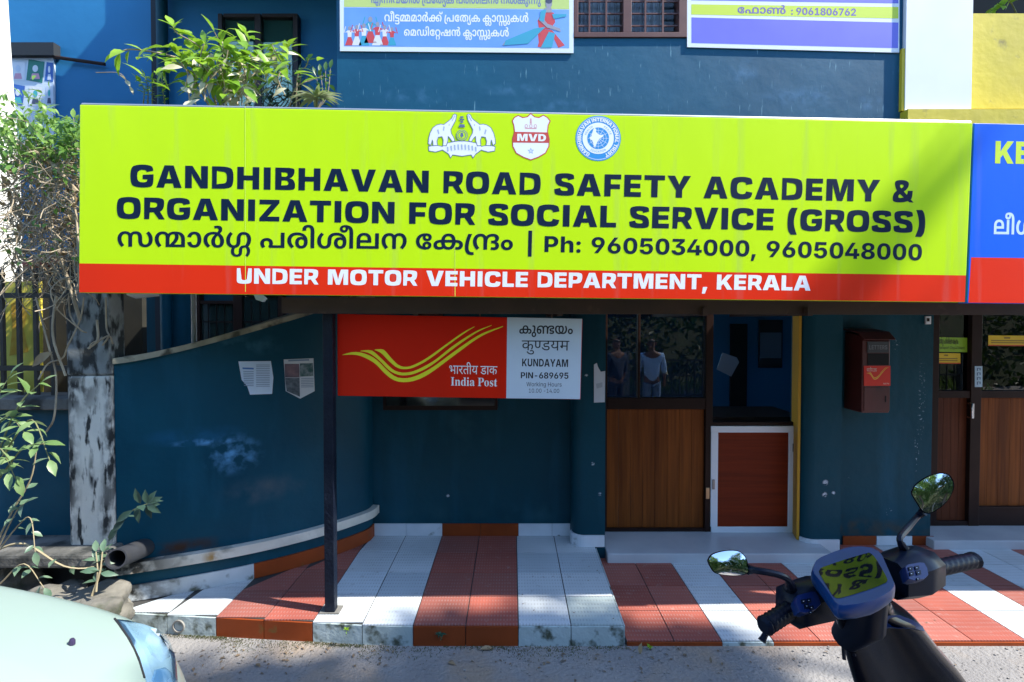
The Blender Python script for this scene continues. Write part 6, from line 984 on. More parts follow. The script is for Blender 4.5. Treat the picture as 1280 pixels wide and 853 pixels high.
# --- post office sign on the beam
ps = thing('post_office_sign', W(574, 390, 2.60), 'red and white post office sign hanging under the yellow board beside the post', 'sign')
PSH = Sheet(W(421.5, 392.5, 2.60), W(728, 399, 2.60), W(725.5, 499.5, 2.60), W(422, 495, 2.60))
mb = MB(); PSH.slab(mb, .04, 0); mb.build('panel', [pm('post_red_flex', (.70, .014, .001), (.62, .012, .001), scale=2, rough=.4, spec=.15)], ps, bevel=.002)
mb = MB(); PSH.poly(mb, [(634, 396.8), (727.5, 398.8), (725, 499.2), (632.8, 498)], O1 * .6); mb.build('white_field', pm('white_flex', (.58, .63, .67), (.54, .59, .64), scale=4, rough=.4, spec=.2), ps)
def zz(p): return [(420 + x / 4, 390 + y / 4) for x, y in p]
YLO = pm('swoosh_yellow', (.80, .72, .012), rough=.4)
def ribbon(mb, sh, lo, up, off, conv, m=0):
    def samp(pts):
        q = smooth_path([(x, y, 0) for x, y in pts], 5); L = [0]
        for a, b in zip(q, q[1:]): L.append(L[-1] + (b - a).length)
        out = []
        for k in range(41):
            t = L[-1] * k / 40; i = max(j for j in range(len(L)) if L[j] <= t + 1e-9); i = min(i, len(q) - 2)
            f = (t - L[i]) / max(1e-9, L[i + 1] - L[i]); out.append(((q[i] + (q[i + 1] - q[i]) * f).x, (q[i] + (q[i + 1] - q[i]) * f).y))
        return out
    A_, B_ = samp(lo), samp(up)
    V = [sh.at(*sh.px(*p), off) for p in conv(A_)] + [sh.at(*sh.px(*p), off) for p in conv(B_)]; n = 41
    mb.add(V, [(i, i + 1, n + i + 1, n + i) for i in range(n - 1)], m)
RIB = [([(33, 216), (110, 217), (190, 255), (240, 305), (285, 340), (335, 352), (395, 344), (470, 308), (600, 212), (720, 126), (835, 75)], [(33, 214), (85, 201), (140, 207), (200, 237), (258, 294), (300, 325), (338, 332), (392, 323), (480, 279), (600, 192), (720, 113), (835, 71)]),
       ([(122, 197), (165, 206), (215, 242), (265, 292), (305, 313), (345, 318), (400, 307), (480, 266), (590, 182), (700, 106), (778, 69)], [(124, 194), (165, 191), (188, 198), (230, 236), (285, 288), (320, 302), (348, 304), (400, 292), (490, 244), (590, 166), (700, 97), (778, 66)]),
       ([(193, 191), (225, 206), (265, 247), (305, 279), (345, 287), (392, 277), (460, 241), (560, 167), (640, 109), (692, 76)], [(195, 188), (230, 187), (247, 196), (280, 235), (315, 267), (350, 275), (392, 264), (460, 227), (560, 155), (640, 100), (692, 73)])]
mb = MB()
for lo_, up_ in RIB: ribbon(mb, PSH, lo_, up_, O1, zz)
mb.build('swoosh_logo', YLO, ps)
CRP = pm('cream_print', (.82, .80, .74), rough=.45)
letters(PSH, ps, CRP, 'd1', 561.5, 621.5, (459.5, 460.5), (467.5, 468.5), O1, 'white line in Devanagari script', cap=480); letters(PSH, ps, CRP, 'ip', 563.5, 621.5, (471.5, 473), (482, 483.3), O1, 'white serif line', cap=680)
BLK = pm('black_print', (.012, .013, .016), rough=.5)
letters(PSH, ps, BLK, 'kun', 649, 716, (407, 407.5), (417.2, 417.8), O1, 'black line in Malayalam script', cap=560); letters(PSH, ps, BLK, 'd2', 652, 711.5, (425, 425.5), (438, 438.5), O1, 'black line in Devanagari script', cap=660)
letters(PSH, ps, BLK, 'kund', 652.5, 710, (448.5, 449.5), (458, 459), O1, 'black capitals'); letters(PSH, ps, BLK, 'pin', 651, 710.5, (465.5, 466), (473, 473.8), O1, 'black postal code')
letters(PSH, ps, BLK, 'wh', 658, 702, (477.8, 478.2), (483, 483.5), O1, 'thin small line'); letters(PSH, ps, BLK, 'hr', 661, 699, (486, 486.3), (491, 491.4), O1, 'thin opening hours')
mb = MB()
for px in (436, 520, 600, 690): a_ = W(px, 395, 2.61); mb.tube([(a_.x, 2.615, a_.z - .02), (a_.x, 2.615, a_.z + .10)], .004, 6)
mb.build('hanger', pm('rusty_wire', (.12, .08, .06), rough=.7), ps)

# --- banners on the upper wall
YBN = YU - .010
b1 = thing('banner', W(570, 60, YBN), 'printed class banner with dancers on pale blue, left of the barred window', 'banner')
B1 = Sheet(W(424, -120, YBN), W(717, -112, YBN), W(717, 66.5, YBN), W(425, 64, YBN))
mb = MB(); B1.slab(mb, .006, 0); mb.build('panel', pm('banner_white', (.70, .76, .82), rough=.5), b1)
mb = MB(); B1.poly(mb, [(430, 9.5), (711.5, 12.5), (711.5, 60.5), (430, 58)], O1 * .7, 0); B1.poly(mb, [(430, -60), (711.5, -56), (711.5, 11.8), (430, 8.8)], O1 * .7, 1)
mb.build('printed_field', [pm('banner_blue', (.12, .30, .72), (.18, .38, .76), scale=2, rough=.5), pm('banner_lime', (.50, .62, .18), rough=.5)], b1)
BPC = pm('banner_print_cream', (.80, .82, .70), rough=.5)
letters(B1, b1, BPC, 'b1', 480.5, 660.5, (18.5, 19.5), (27, 28), O1 * 1.4, 'longer cream line', cap=560, n=2); letters(B1, b1, BPC, 'b2', 505, 636, (37, 37.8), (45, 46), O1 * 1.4, 'shorter cream line', cap=560, n=2)
mb = MB(); B1.textpx(mb, 'b0', 464, 676, (-5, -4), (4.2, 5.2), O1 * 1.4, 0, cap=560, n=2); mb.build('lettering', pm('banner_print_violet', (.16, .20, .42), rough=.5), b1)
mb = MB(); rr_ = random.Random(3)
def fig(mb, cx_, by, h, cols, sp=1.0):   # a small printed dancer: skirt, torso, head, raised arms
    B1.poly(mb, [(cx_ - h * .22 * sp, by), (cx_ + h * .22 * sp, by), (cx_ + h * .07, by - h * .42), (cx_ - h * .07, by - h * .42)], O1 * 1.3, cols[0])
    B1.poly(mb, [(cx_ - h * .09, by - h * .40), (cx_ + h * .09, by - h * .40), (cx_ + h * .11, by - h * .72), (cx_ - h * .11, by - h * .72)], O1 * 1.5, cols[1])
    B1.poly(mb, disc(cx_, by - h * .82, h * .075, 10, h * .1), O1 * 1.7, 3)
    for s_ in (-1, 1): B1.poly(mb, [(cx_ + s_ * h * .10, by - h * .70), (cx_ + s_ * h * .30, by - h * .58), (cx_ + s_ * h * .20, by - h * .92), (cx_ + s_ * h * .17, by - h * .90), (cx_ + s_ * h * .25, by - h * .62), (cx_ + s_ * h * .10, by - h * .62)], O1 * 1.6, cols[1])
for i, (x, h) in enumerate(((437, 26), (446, 28), (455, 30), (463, 36), (472, 32), (481, 28), (490, 25))): fig(mb, x, 57 - (i == 3) * 3, h, [(0, 2), (2, 0), (4, 2), (0, 4), (2, 0), (0, 2), (4, 0)][i])
# large dancer in a deep lunge
for pl_, m_ in (([(668, 36), (690, 38), (706, 57), (698, 60), (690, 44), (688, 60), (672, 59), (676, 44)], 0), ([(668, 36), (682, 34), (660, 55), (630, 57), (632, 51)], 4), ([(686, 40), (694, 42), (690, 60), (676, 60)], 4), ([(672, 38), (680, 36), (684, 58), (674, 58)], 0),
                ([(678, 16), (692, 16), (694, 28), (688, 37), (674, 37), (672, 26)], 0), ([(676, 14), (683, 12), (680, 28), (674, 26)], 4), ([(690, 18), (708, 18), (708, 21), (692, 24)], 4), ([(677, 20), (684, 30), (700, 36), (701, 40), (684, 35), (673, 25)], 3), ([(632, 51), (640, 50), (638, 56), (628, 57)], 3), ([(679, 16), (690, 16), (689, 10), (681, 10)], 3)):
    B1.poly(mb, pl_, O1 * (1.2 + .1 * pl_[0][0] % .7) + .0003 * m_, m_)
B1.poly(mb, disc(686, 5, 4.2, 14, 5.4), O1 * 2.3, 3); B1.poly(mb, disc(686, 1.5, 4.4, 14, 3.6), O1 * 2.5, 5)
mb.build('dancer_print', [pm('print_red', (.58, .06, .07), rough=.5), pm('print_mauve', (.5, .3, .5), rough=.5), pm('print_white', (.72, .72, .76), rough=.5), pm('print_skin', (.30, .30, .36), rough=.5), pm('print_turquoise', (.04, .34, .50), rough=.5), pm('print_hair', (.05, .06, .12), rough=.5)], b1)
b2 = thing('banner', W(990, 60, YBN), 'violet blue banner with a lime phone number strip, right of the barred window', 'banner')
B2 = Sheet(W(859, -110, YBN), W(1125, -100, YBN), W(1124, 66, YBN), W(859, 59, YBN))
mb = MB(); B2.slab(mb, .006, 0); mb.build('panel', pm('banner_white', (.70, .76, .82)), b2)
mb = MB(); VIO = pm('banner_violet', (.11, .12, .62), (.14, .15, .68), scale=2, rough=.45)
B2.poly(mb, [(864.3, 22), (1123, 28.5), (1122.5, 60.5), (864.3, 54)], O1 * .7, 0); B2.poly(mb, [(864, 5.5), (1123, 9), (1123, 23.5), (864, 18.5)], O1 * .7, 1); B2.poly(mb, [(864, -70), (1123, -66), (1123, 4.5), (864, 0.5)], O1 * .7, 0)
mb.build('printed_field', [VIO, pm('banner_lime_strip', (.52, .66, .03), rough=.5)], b2)
VPR = pm('violet_print', (.13, .10, .36), rough=.5)
letters(B2, b2, VPR, 'fon', 922, 982, (9.0, 10), (16.8, 17.6), O1 * 1.3, cap=560, n=2); letters(B2, b2, VPR, 'phone', 989, 1070, (9.6, 11), (18.6, 20), O1 * 1.3, n=2)

# --- notice board with posters, left wing
nb = thing('notice_board', W(40, 100, YL), 'pale board of six small portrait posters on the far left wing wall', 'notice board')
YNB = YL - .02
NB = Sheet(W(-60, 68, YNB), W(67, 71, YNB), W(67, 190, YNB), W(-60, 190, YNB))
mb = MB(); NB.slab(mb, .018); mb.build('board', pm('pale_board', (.62, .70, .78), rough=.6), nb)
PC = {k: pm(k, c, rough=.5) for k, c in (('poster_green', (.012, .19, .14)), ('poster_blue', (.03, .12, .42)), ('poster_pale', (.55, .62, .72)), ('poster_pink', (.62, .30, .40)), ('poster_light', (.72, .74, .78)), ('poster_dark', (.05, .06, .12)), ('poster_teal', (.06, .42, .44)))}
for (q, a_, b_, acc) in (([(14.5, 77), (32, 78), (31, 101), (14, 100)], 'poster_light', 'poster_pale', 'poster_pink'), ([(36, 74.5), (56, 77.5), (53, 104), (33, 100.5)], 'poster_green', 'poster_light', 'poster_pink'), ([(58.5, 78), (66.5, 79), (66.5, 103), (56, 101)], 'poster_blue', 'poster_light', 'poster_pale'),
                         ([(14.5, 105), (31.5, 108), (28.5, 132), (16, 131)], 'poster_blue', 'poster_light', 'poster_teal'), ([(37, 108), (53, 109), (52, 133), (36, 132)], 'poster_light', 'poster_teal', 'poster_dark'), ([(58, 108), (66.5, 108), (66.5, 132), (56, 131)], 'poster_pale', 'poster_teal', 'poster_dark')):
    mb = MB(); NB.poly(mb, q, .002, 0); cx_ = sum(p[0] for p in q) / 4; cy_ = sum(p[1] for p in q) / 4
    w = (q[1][0] - q[0][0]) * .5
    NB.poly(mb, disc(cx_, cy_ - 3, w * .36, 12, 4.4), .0035, 1); NB.poly(mb, [(cx_ - w * .6, cy_ + 10), (cx_ - w * .4, cy_ + 3), (cx_ + w * .4, cy_ + 3), (cx_ + w * .6, cy_ + 10)], .003, 2)
    mb.build('poster', [PC[a_], PC[b_], PC[acc]], nb)

# --- papers
cwt = bvh(CWO)
def paper(name, pts, tree, label, cat, mats, inner, lift=.004, depth=3.0):
    mb = MB(); V = [onto(tree, *p, lift) for p in pts] if tree else [W(*p, depth) for p in pts]
    n = Vector((0, 0, 0))
    for a_, b_ in zip(V, V[1:] + V[:1]): n += a_.cross(b_)
    n.normalize(); n = n if n.y < 0 else -n
    mb.prism(V, -n * .002, 0); 
    o = None
    for k, (poly, m_) in enumerate(inner):
        q = [onto(tree, *p, lift + .0012 + .0004 * (k % 4)) for p in poly] if tree else [W(*p, depth - .0012 - .0004 * (k % 4)) for p in poly]
        mb.prism(q, (0, 0, 0), m_)
    o = mb.build(name, mats); return tag(o, label, cat)
PAP = pm('notice_paper', (.66, .76, .88), (.60, .70, .82), scale=8, rough=.8); PINK_ = pm('print_grey', (.22, .30, .42), rough=.8)
lines1 = [([(303, 459.5), (317, 460), (317, 462), (303.3, 461.5)], 2)] + [([(304 + k * .12, 464 + k * 2.2), (317, 464.3 + k * 2.2), (317, 465.1 + k * 2.2), (304 + k * .12, 464.8 + k * 2.2)], 1) for k in range(9)] + [([(320, 456 + k * 2.2), (337, 456 + k * 2.2), (337, 456.8 + k * 2.2), (320, 456.8 + k * 2.2)], 1) for k in range(13)]
paper('paper_notice', [(298, 452), (338.5, 451.5), (341.5, 472), (340, 492.5), (312.5, 493.5), (309, 483), (302, 475)], cwt, 'pale bluish paper notice with a torn lower corner on the curved wall', 'notice', [PAP, PINK_, pm('print_blue', (.08, .20, .5), rough=.8)], lines1)
nw = [([(355.5, 455), (373.5, 455), (374, 472), (356, 472)], 1), ([(374.5, 454.5), (391, 454), (391.5, 470), (374.5, 471)], 2), ([(356, 472.5), (374, 472.5), (374.5, 496), (358, 489)], 3)] + [([(376, 473 + k * 2.1), (391.5, 472.7 + k * 2.1), (391.5, 473.5 + k * 2.1), (376, 473.8 + k * 2.1)], 4) for k in range(6)] + [([(360, 450), (386, 449), (386, 451), (360, 452)], 4)]
paper('newspaper_clipping', [(354.5, 449.5), (391.5, 448), (393, 489), (375, 498.5), (372, 497), (357, 489)], cwt, 'torn newspaper clipping with dark photographs pasted on the curved wall', 'newspaper', [pm('newsprint', (.62, .66, .70), rough=.85), pm('news_photo', (.24, .15, .17), (.06, .06, .09), scale=18, rough=.8), pm('news_photo_green', (.03, .10, .10), (.25, .3, .32), scale=40, rough=.8), pm('news_dark', (.05, .07, .09), (.16, .19, .22), scale=60, rough=.8, stretch=(.2, 1, 1)), PINK_], nw)
paper('torn_paper', [(742.5, 456), (746, 454), (747.5, 459), (751, 465), (756.5, 464), (756, 503), (742.5, 503.5)], None, 'torn white paper strip stuck on the column by the counter window', 'paper', [pm('white_paper', (.56, .60, .66), rough=.8), pm('pencil', (.40, .44, .5), rough=.8)], [([(745, 480), (753, 478), (753, 484), (746, 486)], 1)], depth=3.309)
GST = pm('sticker_green', (.28, .50, .03), rough=.4); YST = pm('sticker_yellow', (.75, .52, .015), rough=.4); DST = pm('sticker_print', (.03, .03, .02), rough=.5)
YS = YR - .004
SS = Sheet(W(1169.2, 421.5, YS), W(1209, 422.5, YS), W(1209, 440.5, YS), W(1169.2, 440, YS))
g1 = MB(); SS.slab(g1, .0015, 0); SS.text(g1, 'm1', .02, .72, .14, .44, .001, 1, cap=560, n=2); SS.text(g1, 'tpt', .06, .92, .60, .80, .001, 1, n=2)
tag(g1.build('sticker', [GST, DST]), 'lime green sticker with dark lettering on the narrow glass door leaf', 'sticker')
g2 = MB(); SS = Sheet(W(1169.2, 441.6, YS), W(1200.5, 442, YS), W(1200.5, 455, YS), W(1169.2, 454.5, YS)); SS.slab(g2, .0015, 0)
for k in range(2): SS.rect(g2, .08, .46 + .2 * k, .88, .56 + .2 * k, .001, 1)
SS.rect(g2, .35, .14, .5, .28, .001, 1); SS.rect(g2, 0, .90, 1, .995, .001, 2)
tag(g2.build('sticker', [YST, pm('sticker_grey_print', (.28, .18, .02), rough=.5), pm('sticker_red', (.6, .05, .01), rough=.5)]), 'small yellow sticker directly below the lime green one on the glass', 'sticker')
g3 = MB(); SS = Sheet(W(1235.5, 419.5, YS), W(1300, 420, YS), W(1300, 433, YS), W(1235.5, 432.5, YS)); SS.slab(g3, .0015, 0)
for k in range(2): SS.rect(g3, .05, .44 + .2 * k, .95, .54 + .2 * k, .001, 1)
SS.rect(g3, .3, .14, .42, .30, .001, 1); SS.rect(g3, 0, .90, 1, .995, .001, 2)
tag(g3.build('sticker', [YST, MATS['sticker_grey_print'], MATS['sticker_red']]), 'long yellow sticker on the wide glass leaf at the picture edge', 'sticker')
g4 = MB(); YS2 = F2 - .008; SS = Sheet(W(1218.6, 458, YS2), W(1228, 458, YS2), W(1228, 484, YS2), W(1218.6, 484, YS2)); SS.slab(g4, .0015, 0)
for k, v in enumerate((.08, .3, .52, .74)): SS.rect(g4, .25, v, .75, v + .03, .001, 1); SS.rect(g4, .25, v + .03, .4, v + .15, .001, 1); SS.rect(g4, .6, v + .03, .75, v + .12, .001, 1)
tag(g4.build('sticker', [pm('sticker_pale_blue', (.40, .56, .68), rough=.4), pm('sticker_blue_print', (.08, .15, .25), rough=.5)]), 'narrow pale blue upright sticker on the door stile above the handle', 'sticker')
sw = thing('wall_switch', W(1161, 400, 3.512), 'small white socket high on the blue wall beside the letter box', 'switch')
mb = MB(); rbox(mb, (1157.5, 395.5), (1164, 405.5), 3.50, 3.513); mb.build('plate', ALU, sw, bevel=.002)
mb = MB(); rbox(mb, (1159, 398), (1162, 402), 3.497, 3.4995); mb.build('rocker', DARK, sw)
# calendar and sheet inside the counter room
mb = MB(); rbox(mb, (949, 400), (978, 460), 5.385, 5.399); rbox(mb, (950.5, 416), (976.5, 448), 5.38, 5.3845, 1); rbox(mb, (951, 401.5), (976.5, 413), 5.38, 5.3845, 2)
tag(mb.build('wall_calendar', [pm('calendar_dark', (.03, .03, .035), rough=.7), pm('calendar_pale', (.16, .20, .26), rough=.7), pm('calendar_photo', (.05, .03, .03), rough=.7)]), 'dim wall calendar on the blue wall inside the counter room', 'calendar')
mb = MB(); V = [W(*p, 4.4) for p in ((903, 441), (921, 447), (924, 453), (914, 471), (896, 462))]; mb.prism(V, (0, .003, 0)); tag(mb.build('hanging_sheet', pm('sheet_paper', (.35, .42, .5), rough=.8)), 'pale sheet hanging tilted behind the open counter window', 'paper')

# --- letter box
lb = thing('letter_box', (2.37, 3.51, .97), 'maroon wall letter box with a red label, right of the counter door', 'letter box')
MRN = pm('maroon_enamel', (.085, .014, .010), (.060, .011, .008), scale=6, rough=.5, bump=.1, c3=(.02, .008, .006), s3=9, lo3=.60, hi3=.75)
xa0, xb0, yf_, zb_, zt_ = 2.284, 2.466, 3.335, .972, 1.462
mb = MB(); prof = [(yf_, zb_), (yf_, zt_ - .02), (yf_ + .01, zt_), (yf_ + .05, zt_ + .02), (3.513, zt_ + .035), (3.513, zb_)]
mb.prism([(xa0, y, z) for y, z in prof], (xb0 - xa0, 0, 0)); mb.build('body', MRN, lb, bevel=.006)
mb = MB(); mb.prism([(xa0 - .012, yf_ - .025, zt_ - .012), (xa0 - .012, yf_ + .03, zt_ + .030), (xa0 - .012, 3.512, zt_ + .05), (xa0 - .012, 3.512, zt_ + .058), (xa0 - .012, yf_ + .025, zt_ + .040), (xa0 - .012, yf_ - .034, zt_ - .008)], (xb0 - xa0 + .024, 0, 0)); mb.build('roof', MRN, lb, bevel=.002)
def lr(mb, x0, y0, x1, y1, o0, o1, m=0): return rbox(mb, (x0, y0), (x1, y1), yf_ - o1, yf_ - o0, m)
mb = MB(); lr(mb, 1084.5, 427.5, 1111, 441, .0005, .006); lp = mb.build('slot_flap', pm('dark_grey_plate', (.035, .038, .042), rough=.5), lb)
LP = Sheet(W(1085, 428, yf_ - .0068), W(1110.5, 428, yf_ - .0068), W(1110.5, 440.5, yf_ - .0068), W(1085, 440.5, yf_ - .0068)); mb = MB(); LP.text(mb, 'letters', .06, .94, .3, .72, .001, n=2); mb.build('lettering', pm('grey_print', (.14, .15, .16), rough=.6), lp)
mb = MB(); lr(mb, 1084.5, 442, 1111, 456.5, .0005, .002); mb.build('slot', pm('slot_black', (.004, .004, .004), rough=.9), lb)
mb = MB(); LS = Sheet(W(1080, 457.5, yf_ - .004), W(1113, 457.5, yf_ - .004), W(1113, 482.5, yf_ - .004), W(1080, 482.5, yf_ - .004)); LS.slab(mb, .003, 0); ll = mb.build('label_plate', pm('label_red', (.60, .022, .008), rough=.4), lb)
mb = MB()
for lo_, up_ in RIB[:1] + RIB[1:2]: ribbon(mb, LS, lo_, up_, .001, lambda p: [(1083 + (x - 33) * .0345, 465 + (y - 180) * .075 * .75) for x, y in p])
LS.text(mb, 'd1', .10, .48, .17, .30, .001, 1, cap=480, n=2); LS.text(mb, 'ip', .72, .95, .84, .92, .001, 1, n=1)
mb.build('logo_print', [pm('label_gold', (.75, .45, .06), rough=.4), pm('label_cream', (.6, .5, .42), rough=.5)], ll)
mb = MB(); lr(mb, 1080.5, 484.5, 1112, 514, .0005, .004); dp = mb.build('collection_door', MRN, lb, bevel=.0015)
mb = MB(); lr(mb, 1106.5, 495, 1107.8, 503, .0045, .006); mb.build('keyhole', MATS['slot_black'], dp)
# ---------------------------------------------------------------- gate pillar, boundary wall, fence, ledge at the left
PIL = pm('mouldy_plaster', (.72, .68, .60), (.56, .53, .47), scale=3, rough=.85, bump=.5, bscale=25, c3=(.022, .024, .024), s3=15, lo3=.545, hi3=.62, stretch3=(1.6, 1.6, .45), detail=10)
PIL2 = pm('black_mould_plaster', (.30, .315, .31), (.14, .15, .145), scale=5, rough=.9, bump=.5, bscale=25, c3=(.024, .026, .025), s3=11, lo3=.46, hi3=.56, stretch3=(1.6, 1.6, .7), detail=10)
gp = thing('gate_pillar', (-2.12, 2.62, .42), 'white plaster pillar blackened by mould at the end of the curved wall', 'pillar')
PY = 2.62
xa1, xb1 = W(85.5, 600, PY).x, W(139, 600, PY).x
zsp = W(100, 470, PY).z
mb = MB(); mb.box((xa1, PY, .40), (xb1, PY + .11, zsp), 0); mb.build('lower_shaft', PIL, gp, bevel=.012)
mb = MB(); mb.box((xa1 - .001, PY - .001, zsp + .001), (xb1 + .001, PY + .111, 1.92), 0); mb.build('upper_shaft', PIL2, gp, bevel=.012)
for x_s, z_s, w_s, h_s in ((xa1, .8, .075, .55), (xb1, .9, .06, .5), (xa1 + .02, 1.22, .20, .16), (xb1 - .03, .55, .05, .25), (xa1 + .12, .78, .02, .14)):
    add_spot(PIL, (x_s + 2.12, 0, z_s - .42), (w_s, .3, h_s), (.02, .021, .021), 22, .40, .54, (1, 1, .45))
lg = thing('concrete_ledge', (-2.6, 2.6, .36), 'grey mossy concrete ledge under the mouldy pillar over a dark drain', 'ledge')
mb = MB(); mb.box((-4.6, 2.50, .35), (xb1 + .03, 2.95, .418)); mb.build('slab', CONC, lg, bevel=.015)
mb = MB(); mb.box((-4.6, 2.80, -.05), (-2.07, 2.86, .349)); mb.build('drain_back', pm('dark_void_wall', (.006, .012, .020), (.012, .02, .03), scale=6, rough=.7), lg)  # near-black sheet painted for the unlit void under the ledge
bw = thing('boundary_wall', (-3.3, 2.8, .42), 'low dark blue boundary wall with a grey ledge, left of the pillar', 'wall')
mb = MB(); mb.box((-5.2, 2.74, .4185), (xa1 - .002, 2.90, 1.10)); mb.build('wall_body', CURVEP, bw)
mb = MB(); mb.box((-5.2, 2.70, 1.101), (xa1 - .002, 2.94, 1.165)); mb.build('coping', CONC, bw, bevel=.008)
fe = thing('iron_fence', (-3.3, 2.82, 1.16), 'black iron fence with pointed bars standing on the low blue wall', 'fence')
IRON = pm('black_iron', (.010, .011, .013), (.02, .018, .016), scale=15, rough=.5)
mb = MB(); x = xa1 - .06
while x > -4.9:
    mb.box((x - .009, 2.81, 1.166), (x + .009, 2.828, 1.80)); mb.tube([(x, 2.819, 1.80), (x, 2.819, 1.83), (x, 2.819, 1.87)], [.010, .018, .001], 6); x -= .092
mb.build('bars', IRON, fe)['kind'] = 'stuff'
mb = MB()
for z in (1.30, 1.70): mb.box((-5.0, 2.806, z), (xa1 - .03, 2.832, z + .028))
mb.build('rail', IRON, fe)
wb = thing('white_pillar', W(5, 300, 3.06), 'tall sunlit whitewashed pillar at the far left edge', 'pillar')
mb = MB(); mb.prism([W(-420, 500, 3.3), W(32, 500, 3.3), W(26, 230, 3.3), W(15, 80, 3.3), W(2, -130, 3.3), W(-420, -130, 3.3)], (0, -.24, 0)); mb.build('shaft', pm('whitewash', (.80, .79, .74), (.70, .68, .62), scale=2.5, rough=.9, bump=.4), wb)
yp = thing('yellow_poster', W(28, 420, 3.3), 'yellow poster with an orange figure seen through the iron fence', 'poster')
YPS = Sheet(W(-60, 352, 3.0), W(49, 352, 3.0), W(51, 505, 3.0), W(-60, 505, 3.0)); mb = MB(); YPS.slab(mb, .02, 0); YPS.poly(mb, [(14, 380), (26, 372), (34, 392), (30, 410), (36, 440), (12, 445), (16, 410)], .002, 1); YPS.poly(mb, [(40, 352), (49, 352), (51, 505), (44, 505)], .002, 2)
mb.build('sheet', [pm('poster_yellow', (.70, .60, .10), (.66, .54, .06), scale=4, rough=.6), pm('poster_orange', (.55, .30, .02), (.62, .42, .05), scale=20, rough=.6), pm('poster_lime', (.55, .62, .05), rough=.6)], yp)
mb = MB(); mb.tube(smooth_path([W(34, 330, 2.75), W(60, 327, 2.74), W(88, 322, 2.74)], 4), [.028] * 9, 10); tag(mb.build('red_pipe', pm('faded_red_pipe', (.45, .10, .09), (.35, .09, .08), rough=.6), smooth=True), 'short faded red pipe lying across the top of the iron fence', 'pipe')
# thin grey support under the signboard
mb = MB(); a_, b_ = W(242, 366, 2.9), W(242, 428, 2.9); mb.tube([(a_.x, 2.9, b_.z - .05), (a_.x, 2.9, 1.90)], .014, 10); tag(mb.build('support_pole', pm('galvanised_pole', (.32, .33, .36), rough=.5, metal=.3), smooth=True), 'thin galvanised pole rising from the curved coping to the signboard', 'pole')
mb = MB(); mb.prism([W(158, 369, 2.40), W(185, 366, 2.40), W(196, 367, 2.40), (W(200, 369, 2.75)), W(170, 372, 2.75)], (0, 0, .006)); tag(mb.build('tin_scrap', pm('white_tin', (.6, .62, .62), rough=.5)), 'pale scrap of tin sheet under the left end of the signboard', 'scrap')
mb = MB(); mb.prism([W(316, 366, 2.45), W(324, 366, 2.45), W(332, 373, 2.43), (W(327, 377, 2.42)), W(320, 375, 2.44)], (.004, .006, 0)); tag(mb.build('plastic_scrap', pm('white_plastic', (.7, .74, .8), rough=.4)), 'white plastic scrap dangling under the signboard above the coping', 'scrap')

# ---------------------------------------------------------------- pipes and rubble
dp_ = thing('drain_pipe', W(153, 697, 2.5), 'large grey plastic drain pipe sticking out beside the pillar base', 'pipe')
PVC = pm('grey_pvc', (.036, .039, .046), (.028, .03, .036), scale=8, rough=.55, c3=(.04, .04, .04), s3=10, lo3=.58, hi3=.72)
c0 = W(145, 699, 2.42); ax = (W(172, 688, 2.62) - c0).normalized(); L_ = .30; n = 20
e1_ = ax.cross(Vector((0, 0, 1))).normalized(); e2_ = e1_.cross(ax); ro, ri = .047, .040
cir = lambda c, r: [c + (e1_ * math.cos(2 * math.pi * k / n) + e2_ * math.sin(2 * math.pi * k / n)) * r for k in range(n)]
MB().rings([cir(c0 + ax * L_, ro), cir(c0, ro), cir(c0, ri), cir(c0 + ax * L_ * .9, ri)]).build('pipe_wall', PVC, dp_, smooth=True, angle=30)
sp_ = thing('drain_outlet', W(210, 782, 2.42), 'small pale pipe outlet in the platform riser near the car', 'pipe')
c0 = W(210.5, 783, 2.46); c0 = Vector((c0.x, 2.530, .044)); ax = Vector((.1, .99, 0)).normalized(); e1_ = ax.cross(Vector((0, 0, 1))).normalized(); e2_ = e1_.cross(ax); ro, ri = .032, .026
MB().rings([cir(c0 + ax * .2, ro), cir(c0, ro), cir(c0, ri), cir(c0 + ax * .18, ri)]).build('pipe_wall', pm('cream_pvc', (.22, .21, .19), (.15, .145, .13), scale=9, rough=.6), sp_, smooth=True, angle=30)
MB().add(cir(c0 + ax * .05, ri), [tuple(range(20))]).build('bore', pm('bore_black', (.004, .004, .004), rough=1), sp_)
ROCK = pm('rubble_concrete', (.17, .16, .135), (.095, .09, .075), scale=8, rough=.95, bump=1, bscale=25, c3=(.05, .06, .03), s3=9, lo3=.56, hi3=.70)
def rock(c, r, label, seed, sq=(1, 1, .7)):
    g = random.Random(seed); bm = bmesh.new(); bmesh.ops.create_icosphere(bm, subdivisions=4, radius=1)
    ph = [g.uniform(0, 6) for _ in range(6)]
    for v in bm.verts:
        k = 1 + .16 * math.sin(3 * v.co.x + ph[0]) + .14 * math.sin(4 * v.co.y + ph[1]) + .12 * math.sin(5 * v.co.z + ph[2]) + g.uniform(-.03, .03)
        q = max(abs(v.co.x), abs(v.co.y), abs(v.co.z)); v.co = v.co * k * (.55 + .45 / q) * r * (1 + .10 * mnoise.noise(v.co * 3 + Vector((seed, 0, 0))) + .06 * mnoise.noise(v.co * 8 + Vector((seed, 3, 0))) + .035 * mnoise.noise(v.co * 20)); v.co.x *= sq[0]; v.co.y *= sq[1]; v.co.z *= sq[2]
    me = bpy.data.meshes.new('rubble'); bm.to_mesh(me); bm.free(); me.materials.append(ROCK); o = bpy.data.objects.new('rubble_block', me); COL.objects.link(o); o.location = c; o.rotation_euler = (g.uniform(-.2, .2), g.uniform(-.2, .2), g.uniform(0, 3))
    me.polygons.foreach_set('use_smooth', [True] * len(me.polygons)); return tag(o, label, 'rubble')
